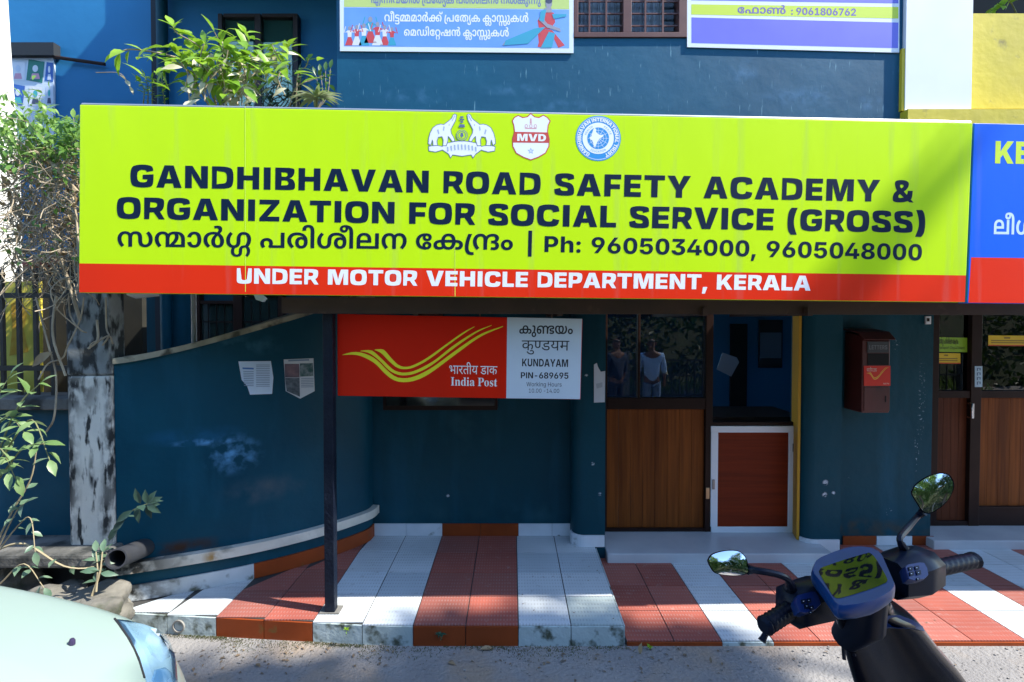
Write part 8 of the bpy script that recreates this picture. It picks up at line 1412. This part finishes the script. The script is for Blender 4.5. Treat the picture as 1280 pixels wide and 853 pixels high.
# switch pads facing the rider
def pad(poly, p0, n, name):
    pts = plane_pts(poly, p0, n); mb = MB(); puff(mb, pts, n, .02, rim=.002, inset=.9); o = mb.build(name, SPAD, sc_, smooth=True, angle=50); return o
PN = (-BF * .62 + UP * .78).normalized()
lp0 = lcl - BF * .030 + UP * .046; rp0 = rcl - BF * .032 + UP * .048
pl_ = pad([(402, 545), (412, 525), (462, 512), (478, 512), (490, 530), (500, 560), (480, 580), (440, 595), (418, 590)], lp0, PN, 'switch_pad'); pr_ = pad([(815, 420), (826, 410), (872, 402), (888, 404), (900, 425), (904, 450), (890, 465), (850, 472), (830, 466)], rp0, PN, 'switch_pad')
def buttons(lst, p0, par):
    for x, y, s_ in lst:
        q = [(x - s_, y - s_ * .6), (x + s_ * .7, y - s_), (x + s_, y + s_ * .5), (x - s_ * .6, y + s_)]; mb = MB(); puff(mb, plane_pts(q, p0 + PN * .0035, PN), PN, .003, rim=.001); b_ = mb.build('button', SMAT, par, smooth=True)
        mb = MB(); mb.prism(plane_pts([(x - 1.6, y - 1.2), (x + 1.6, y - 1.6), (x + 1.8, y + .4), (x - 1.4, y + .8)], p0 + PN * .0052, PN), (0, 0, 0)); mb.build('button_mark', VW, b_)
buttons([(435, 548, 9), (455, 545, 9), (447, 566, 10), (465, 572, 9), (462, 590, 6)], lp0, pl_); buttons([(838, 425, 9), (862, 422, 9), (842, 444, 9), (868, 440, 10), (866, 464, 6)], rp0, pr_)
# levers
for s_, a_, b_ in ((0, P3(395, 560, BC + UP * .0), P3(310, 610, BC - UP * .03)), (1, P3(905, 380, BC + UP * .01), P3(1040, 345, BC - UP * .03))):
    mb = MB(); mb.tube(smooth_path([a_ + BF * .02 - UP * .04, (a_ + b_) / 2 + BF * .03 - UP * .055, b_ + BF * .02 - UP * .06], 4), [.008, .0075, .007, .0065, .006, .006, .006, .0065, .008], 8); mb.build('brake_lever', SMAT, sc_, smooth=True)
# cables sagging from the housings into the neck
for k, (a_, e_) in enumerate(((lcl + BR * .03 + BF * .03, -.015), (rcl - BR * .03 + BF * .03, .02))):
    mb = MB(); mb.tube(smooth_path([a_, a_ + BF * .06 - UP * .03, BC + BF * .08 + BR * e_ - UP * .10, BC + BF * .06 + BR * e_ - UP * .2], 5), .004, 6); mb.build('brake_cable', SMAT, sc_, smooth=True)
# mirrors
MG = pm('mirror_glass', (.92, .93, .93), rough=.0, metal=1.0)
def mirror(outline, p0, n, stem, r):
    pts = plane_pts(outline, p0, n); P = smooth_path(pts + [pts[0]], 3)[:-1]; c = sum(P, Vector()) / len(P); root = None
    mb = MB(); mb.rings([[c + (p - c) * .55 - n * .030 for p in P], [c + (p - c) * .92 - n * .018 for p in P], [p - n * .004 for p in P], [p + n * .002 for p in P], [c + (p - c) * .955 + n * .002 for p in P]]); o = mb.build('mirror', SBLK, sc_, smooth=True, angle=60)
    V = [c + (p - c) * .95 + n * .0035 for p in P]; K = len(V); rings_ = []
    mb = MB(); 
    for k in (1, .75, .5, .25): rings_ += [c + (p - c) * .95 * k + n * (.0035 + .0035 * (1 - k * k)) for p in P]
    rings_.append(c + n * .007); F = [(j * K + i, j * K + (i + 1) % K, (j + 1) * K + (i + 1) % K, (j + 1) * K + i) for j in range(3) for i in range(K)] + [(3 * K + i, 3 * K + (i + 1) % K, 4 * K) for i in range(K)]
    mb.add(rings_, F); mb.build('mirror_glass', MG, o, smooth=True, angle=80)
    mb = MB(); mb.tube(smooth_path(stem, 5), r, 8); mb.build('stem', SMAT, o, smooth=True); return o
MNL = Vector((-.22, -.90, .34)).normalized(); MNR = Vector((-.46, -.86, .20)).normalized()
ML0 = W(910, 704.5, .985); MR0 = W(1166, 617, 1.30)
mirror([(72, 395), (84, 374), (110, 362), (150, 355), (188, 357), (208, 370), (221, 390), (229, 428), (223, 443), (200, 450), (165, 452), (120, 447), (96, 438), (82, 418)], ML0, MNL, [P3(385, 500, BC + UP * .03), P3(385, 487, BC + UP * .055), P3(372, 462, BC + UP * .085), P3(330, 445, BC + UP * .10), P3(265, 433, ML0, UP), P3(228, 428, ML0 - MNL * .012, MNL)], [.0125] * 3 + [.009] * 4 + [.0062] * 16 + [.0075] * 2 + [.010])
mirror([(840, 135), (852, 112), (878, 90), (910, 73), (950, 63), (978, 68), (994, 84), (1002, 108), (997, 135), (980, 166), (952, 194), (915, 216), (893, 216), (876, 204), (856, 172), (842, 148)], MR0, MNR, [P3(812, 365, BC + UP * .04), P3(812, 348, BC + UP * .065), P3(797, 312, BC + UP * .09), P3(830, 270, BC + UP * .12 + BF * .03, BF), P3(862, 232, MR0 - MNR * .01, MNR), P3(885, 212, MR0 - MNR * .012, MNR)], [.0135] * 4 + [.0085] * 4 + [.0065] * 14 + [.009] * 3 + [.011])
# front apron seen from the rider's side: lofted between its left and right silhouettes
LEV = [(548, 570, 772, 1.122), (566, 552, 770, 1.126), (585, 548, 775, 1.130), (612, 552, 838, 1.140), (640, 558, 880, 1.150), (680, 570, 912, 1.165), (720, 582, 940, 1.18), (775, 594, 988, 1.20), (853, 618, 1058, 1.225), (960, 650, 1120, 1.27), (1100, 690, 1190, 1.33), (1300, 740, 1260, 1.40)]
BD = Vector((.45, .89, 0)).normalized()      # the scooter's own forward direction, bars turned on the lock
rg = []; rims = []
for Y_, xl_, xr_, d in LEV:
    a_ = W(860 + xl_ / 3.013, 570 + Y_ / 3.013, d); b_ = W(860 + xr_ / 3.013, 570 + Y_ / 3.013, d + .10); b_.z = b_.z; m_ = (a_ + b_) / 2; ww = (b_ - a_)
    pts = []
    for t, k in ((0, 0), (.06, -.022), (.2, -.030), (.35, -.012), (.5, 0.0), (.65, -.012), (.8, -.030), (.94, -.022), (1, 0)): pts.append(a_ + ww * t + BD * k)
    for t, k in ((.97, .05), (.8, .12), (.5, .16), (.2, .12), (.03, .05)): pts.append(a_ + ww * t + BD * k)
    rg.append(pts)
mb = MB(); mb.rings(rg); ap = mb.build('front_apron', SBLK, sc_, smooth=True, angle=50); mm = ap.modifiers.new('subsurf', 'SUBSURF'); mm.levels = 1; mm.render_levels = 2
mb = MB(); mb.tube([BC - UP * .01 + BF * .02, BC - UP * .10 + BF * .03, BC - UP * .16 + BF * .07], [.04, .045, .03], 14); mb.build('steering_neck', SMAT, sc_, smooth=True)
ev_ = bvh(ap)
FL = [(622, 632), (640, 652), (655, 680), (690, 690), (712, 683), (728, 655), (745, 640), (790, 640), (840, 648), (880, 660), (875, 645), (838, 622), (790, 606), (750, 596), (690, 600), (640, 612)]
V = [onto(ev_, 860 + x / 3.013, 570 + y / 3.013, .006, 1.15) for x, y in FL]; mb = MB()
c_ = onto(ev_, 860 + 720 / 3.013, 570 + 630 / 3.013, .009, 1.15)
mb.add(V + [c_], [(i, (i + 1) % len(V), len(V)) for i in range(len(V))]); fl_ = mb.build('blue_trim', SBLU, sc_, smooth=True, angle=80)
# lower scooter, below the picture: floorboard, body, seat, wheels
fb0 = Vector((1.02, 1.26, -.05)); RB = -BD; SDv = Vector((BD.y, -BD.x, 0))
def lp_(a, s, z): return fb0 + RB * a + SDv * s + UP * z
mb = MB(); mb.rings([[lp_(.02, -.15, .30), lp_(.02, .15, .30), lp_(.02, .15, .36), lp_(.02, -.15, .36)], [lp_(.50, -.15, .28), lp_(.50, .15, .28), lp_(.50, .15, .34), lp_(.50, -.15, .34)]]); mb.build('floorboard', SMAT, sc_)
mb = MB(); rg = []
for a, zb, zt, hw in ((.45, .30, .62, .11), (.60, .32, .72, .15), (.95, .40, .74, .15), (1.22, .55, .70, .08)): rg.append([lp_(a, -hw, zb), lp_(a, hw, zb), lp_(a, hw, (zb + zt) / 2), lp_(a, hw * .8, zt), lp_(a, -hw * .8, zt), lp_(a, -hw, (zb + zt) / 2)])
mb.rings(rg); mb.build('rear_body', SBLU, sc_, smooth=True, angle=60)
mb = MB(); rg = []
for a, zb, zt, hw in ((.50, .72, .77, .09), (.62, .74, .81, .13), (.95, .76, .84, .13), (1.18, .75, .80, .09)): rg.append([lp_(a, -hw, zb), lp_(a, hw, zb), lp_(a, hw * .8, zt), lp_(a, -hw * .8, zt)])
mb.rings(rg); mb.build('seat', SMAT, sc_, smooth=True, angle=60)
for a, nm in ((-.28, 'wheel'), (1.02, 'wheel')):
    mb = MB(); c = lp_(a, 0, .225); rg = []
    for k in range(33):
        t = 6.28319 * k / 32; rad = RB * math.cos(t) + UP * math.sin(t); rg.append([c + rad * (.185 + .04 * math.cos(q)) + SDv * .05 * math.sin(q) for q in [i * .7854 for i in range(8)]])
    mb.rings(rg, cap=False); wh = mb.build(nm, pm('tyre_rubber', (.012, .012, .013), rough=.8), sc_, smooth=True)
    mb = MB(); mb.tube([c - SDv * .03, c + SDv * .03], .15, 20); mb.build('rim', pm('black_rim', (.03, .03, .032), rough=.4), wh, smooth=True, angle=40)
mb = MB(); rg = []
for k in range(9):
    t = R(10 + 160 * k / 8); c = lp_(-.28, 0, .225); rad = RB * math.cos(t) + UP * math.sin(t); rg.append([c + rad * .245 + SDv * .075, c + rad * .262 + SDv * .05, c + rad * .268, c + rad * .262 - SDv * .05, c + rad * .245 - SDv * .075])
mb.rings(rg, closed=False, cap=False); mb.build('front_mudguard', SBLK, sc_, smooth=True)
for s_ in (-.065, .065):
    mb = MB(); mb.tube([lp_(-.28, s_, .225), lp_(-.12, s_, .60)], .016, 8); mb.build('fork_leg', SMAT, sc_, smooth=True)
# ---------------------------------------------------------------- across the road: railing, trees, two people (seen in the panes and mirrors, and shading the road)
rl = thing('roadside_railing', (0, -6.2, -.55), 'dark roadside railing across the road, mirrored in the counter window', 'railing')
mb = MB()
for i in range(121):
    x = -12 + .2 * i; mb.box((x - .012, -6.21, -.5), (x + .012, -6.185, .55))
mb.build('bars', IRON, rl)['kind'] = 'stuff'
mb = MB()
for z in (-.42, .1, .5): mb.box((-12.1, -6.225, z), (12.1, -6.17, z + .04))
mb.build('rail', IRON, rl)
mb = MB()
for x in (-12, -9, -6, -3, 0, 3, 6, 9, 12): mb.box((x - .07, -6.29, -.6), (x + .07, -6.11, .75))
mb.build('post', CONC, rl)
g_ = random.Random(77)
CRN = [leafm('tree_leaf', (.055, .12, .022), (.09, .17, .03), trans=.35), leafm('tree_leaf_dark', (.03, .075, .02), (.05, .11, .025), trans=.3)]
BARK = pm('bark', (.12, .09, .065), (.07, .052, .04), scale=8, rough=.95, bump=1, bscale=20, stretch=(1, 1, .25))
def tree(base, h, clumps, n, L, label, seed, mat, limbs=True):
    g = random.Random(seed); t = thing('tree', base, label, 'tree', 'trees across the road'); b = Vector(base); mb = MB()
    tops = [Vector(c[:3]) for c in clumps]; ctr = sum(tops, Vector()) / len(tops); fork = b + Vector((0, 0, h * .45)); 
    mb.tube(smooth_path([b - UP * .1, b + Vector((.05, .03, h * .22)), fork], 4), [.20, .19, .18, .17, .165, .16, .155, .15, .145], 10)
    for c in tops: mb.tube(smooth_path([fork, fork.lerp(c, .5) + rv(g, .25) + UP * .2, c], 4), [.10, .09, .075, .06, .05, .04, .03, .02, .012], 7)
    mb.build('trunk', BARK, t, smooth=True); lf = MB(); tot = sum(c[3] ** 2 for c in clumps)
    for x, y, z, r in clumps:
        for k in range(int(n * r * r / tot)):
            u = rv(g); 
            while u.length > 1 or u.length < .2: u = rv(g)
            u = u * (1 + .25 * math.sin(4 * u.x + 3 * u.z + x)); p = Vector((x, y, z)) + Vector((u.x * r, u.y * r, u.z * r * .75))
            lf.blade(p, rv(g) + Vector((0, 0, -.35)), rv(g) + UP * .8, L * g.uniform(.7, 1.3), L * .5)
    lf.build('crown', mat, t)
tree((-4.5, -8.5, -.6), 7, [(-4.5, -8.5, 4.5, 2.2), (-6.5, -8, 3.6, 1.9), (-2.7, -9, 3.8, 1.8), (-4.8, -9.3, 6.6, 2.0), (-4.2, -8.6, 2.6, 1.6)], 6500, .34, 'broad tree behind the railing, left of the middle one', 41, CRN[0])
tree((1.0, -9.5, -.6), 8, [(1, -9.5, 5, 2.4), (3, -9, 4.0, 2.0), (-.8, -9.6, 4.2, 1.9), (1.2, -10, 7.6, 2.2), (1, -9, 2.4, 1.7)], 6500, .34, 'tallest tree behind the railing in the middle', 42, CRN[1])
tree((6.5, -8.5, -.6), 7, [(6.5, -8.5, 4.8, 2.4), (8.4, -8, 4.0, 2.0), (4.8, -9, 3.8, 1.9), (6.8, -9, 7.0, 2.0), (6.3, -8.4, 2.5, 1.7)], 6500, .34, 'spreading tree behind the railing, right of the tallest one', 43, CRN[0])
tree((12, -8, -.6), 7, [(12, -8, 4.4, 2.6), (14, -7, 3.8, 2.2), (10.6, -8.6, 3.6, 2.0), (12, -8.5, 6.6, 2.2)], 5000, .36, 'farthest tree along the railing on the right', 45, CRN[1])
tree((-10.5, -7.5, -.6), 7, [(-10.5, -7.5, 4.4, 2.6), (-12.4, -6, 3.8, 2.2), (-8.8, -8.2, 3.8, 2.0), (-10.5, -8, 6.6, 2.2)], 5000, .36, 'farthest tree along the railing on the left', 46, CRN[1])
# roadside tree whose crown shades the road, right of the camera
SHADE = []
tree((10.6, -.9, -.3), 11, [(8.95, .08, 10.9, .28), (9.3, .06, 11.1, .30), (9.65, .08, 11.0, .30), (10.0, .06, 11.0, .30), (10.3, .05, 11.1, .28), (9.3, -.5, 11.3, .45), (9.9, -.5, 11.3, .5), (10.4, -.55, 11.2, .42), (9.0, -1.1, 11.5, .5), (9.8, -1.2, 11.5, .6), (10.7, -1.1, 11.4, .5), (7.85, -.3, 11.1, .30), (8.25, -.28, 11.1, .32), (8.65, -.3, 11.2, .34), (9.4, .56, 11.0, .09)], 9500, .15, 'tall slender roadside tree leaning over the road on the right', 44, CRN[0])
# bushes of bright grass under the trees
mb = MB()
for k in range(2500):
    p = Vector((g_.uniform(-12, 14), g_.uniform(-9.4, -6.5), -.56)); mb.blade(p, (g_.uniform(-.5, .5), g_.uniform(-.5, .5), 1), rv(g_), g_.uniform(.15, .5), .035)
tag(mb.build('grass', leafm('grass_blade', (.13, .22, .04), (.20, .26, .06), trans=.3)), kind='stuff')
mb = MB(); g3_ = random.Random(71)
for k in range(9000):
    x, y = g3_.uniform(-16, 20), g3_.uniform(-15, -9.2); z = -.55 + min(5.5, max(0, (-9.5 - y) * .9 + .4 * math.sin(x * .7))); c_ = .5 + .5 * math.sin(x * 1.9 + y * 2.3)
    mb.blade(Vector((x, y, z + g3_.uniform(0, .9) * c_)), rv(g3_) + UP * .3, rv(g3_), g3_.uniform(.15, .34), .16)
tag(mb.build('undergrowth', leafm('undergrowth_leaf', (.02, .045, .010), (.045, .08, .018), trans=.25)), kind='stuff')
# people
SKIN = pm('skin', (.16, .075, .042), rough=.55)
def skinned(name, mat, pts, edges, root, parent, sub=2):
    me = bpy.data.meshes.new(name); off = wloc(parent); me.from_pydata([Vector(p[:3]) - off for p in pts], edges, []); o = bpy.data.objects.new(name, me); COL.objects.link(o); o.parent = parent
    sk = o.modifiers.new('skin', 'SKIN'); sk.use_smooth_shade = True; lay = me.skin_vertices[0] if me.skin_vertices else None
    if lay is None:
        bm = bmesh.new(); bm.from_mesh(me); bm.verts.layers.skin.verify(); bm.to_mesh(me); bm.free(); lay = me.skin_vertices[0]
    for i, p in enumerate(pts): lay.data[i].radius = (p[3], p[4] if len(p) > 4 else p[3]); lay.data[i].use_root = (i == root)
    ss = o.modifiers.new('subsurf', 'SUBSURF'); ss.levels = 1; ss.render_levels = sub; me.materials.append(mat); return o
def person(base, yaw, label, shirt, trouser, seed, arm=.12):
    t = thing('person', base, label, 'person'); b = Vector(base); c, s = math.cos(yaw), math.sin(yaw)
    T = lambda x, y, z: (b.x + x * c - y * s, b.y + x * s + y * c, b.z + z)
    body = [(*T(0, 0, .95), .14, .10), (*T(0, .01, 1.18), .13, .095), (*T(0, 0, 1.38), .15, .10), (*T(0, -.01, 1.50), .055), (*T(0, .005, 1.57), .068, .085), (*T(0, .01, 1.66), .075, .095), (*T(0, 0, 1.73), .05, .06)]
    ed = [(0, 1), (1, 2), (2, 3), (3, 4), (4, 5), (5, 6)]
    for sd in (-1, 1):
        k = len(body); body += [(*T(sd * .19, 0, 1.40), .052), (*T(sd * (.22 + arm * .2), .02, 1.13), .042), (*T(sd * (.22 + arm * .5), .10, .90), .03), (*T(sd * (.22 + arm * .5), .14, .83), .035, .02)]; ed += [(2, k), (k, k + 1), (k + 1, k + 2), (k + 2, k + 3)]
        for q in range(4): body.append((*T(sd * (.20 + arm * .5) + sd * .016 * q, .165 + .006 * q, .745 - .004 * abs(q - 1.5)), .0085)); ed.append((k + 3, len(body) - 1))
        body.append((*T(sd * (.185 + arm * .5), .185, .80), .009)); ed.append((k + 3, len(body) - 1))
        k = len(body); body += [(*T(sd * .095, 0, .84), .085), (*T(sd * .10, .01, .48), .058), (*T(sd * .11, -.01, .09), .04), (*T(sd * .125, .14, .035), .035, .028)]; ed += [(0, k), (k, k + 1), (k + 1, k + 2), (k + 2, k + 3)]
    skinned('body', SKIN, body, ed, 0, t)
    sh_ = [(*T(0, 0, .82), .18, .135), (*T(0, .01, 1.12), .165, .125), (*T(0, 0, 1.37), .175, .118), (*T(0, -.005, 1.46), .075)]; se = [(0, 1), (1, 2), (2, 3)]
    for sd in (-1, 1): k = len(sh_); sh_ += [(*T(sd * .20, 0, 1.40), .07), (*T(sd * (.225 + arm * .18), .018, 1.16), .062), (*T(sd * (.225 + arm * .35), .06, 1.02), .05)]; se += [(2, k), (k, k + 1), (k + 1, k + 2)]
    skinned('shirt', shirt, sh_, se, 0, t)
    tr_ = [(*T(0, 0, .93), .155, .115)]; te = []
    for sd in (-1, 1): k = len(tr_); tr_ += [(*T(sd * .095, 0, .80), .105), (*T(sd * .10, .01, .46), .082), (*T(sd * .11, -.005, .11), .068)]; te += [(0, k), (k, k + 1), (k + 1, k + 2)]
    skinned('trousers', trouser, tr_, te, 0, t)
    hair = [(*T(0, -.012, 1.64), .085, .098), (*T(0, -.01, 1.72), .072, .085)]; skinned('hair', pm('black_hair', (.03, .026, .024), rough=.6), hair, [(0, 1)], 0, t)
    mb = MB()
    for sd in (-1, 1): mb.tube([Vector(T(sd * .032, .088, 1.645)), Vector(T(sd * .032, .098, 1.645))], .010, 8)
    mb.build('eyes', pm('eye_dark', (.02, .015, .012), rough=.2), t); mb = MB(); mb.tube([Vector(T(0, .085, 1.64)), Vector(T(0, .118, 1.60)), Vector(T(0, .09, 1.59))], [.008, .014, .008], 8); mb.build('nose', SKIN, t, smooth=True)
    mb = MB(); mb.tube([Vector(T(-.025, .088, 1.56)), Vector(T(0, .096, 1.558)), Vector(T(.025, .088, 1.56))], .006, 6); mb.build('mouth', pm('lips', (.2, .07, .05), rough=.5), t)
    for sd in (-1, 1): mb = MB(); mb.tube([Vector(T(sd * .078, 0, 1.665)), Vector(T(sd * .09, -.012, 1.635)), Vector(T(sd * .078, 0, 1.60))], .012, 8); mb.build('ear', SKIN, t, smooth=True)
person((2.85, -3.2, -.54), R(185), 'man in a pale blue shirt and trousers standing across the road, mirrored in the window', pm('shirt_pale_blue', (.34, .52, .80), rough=.9), pm('trousers_blue_grey', (.14, .22, .36), rough=.9), 1)
person((2.15, -3.3, -.54), R(150), 'person in dark clothes standing beside the man in pale blue', pm('shirt_dark_blue', (.015, .025, .05), rough=.9), pm('trousers_dark', (.02, .025, .04), rough=.9), 2)
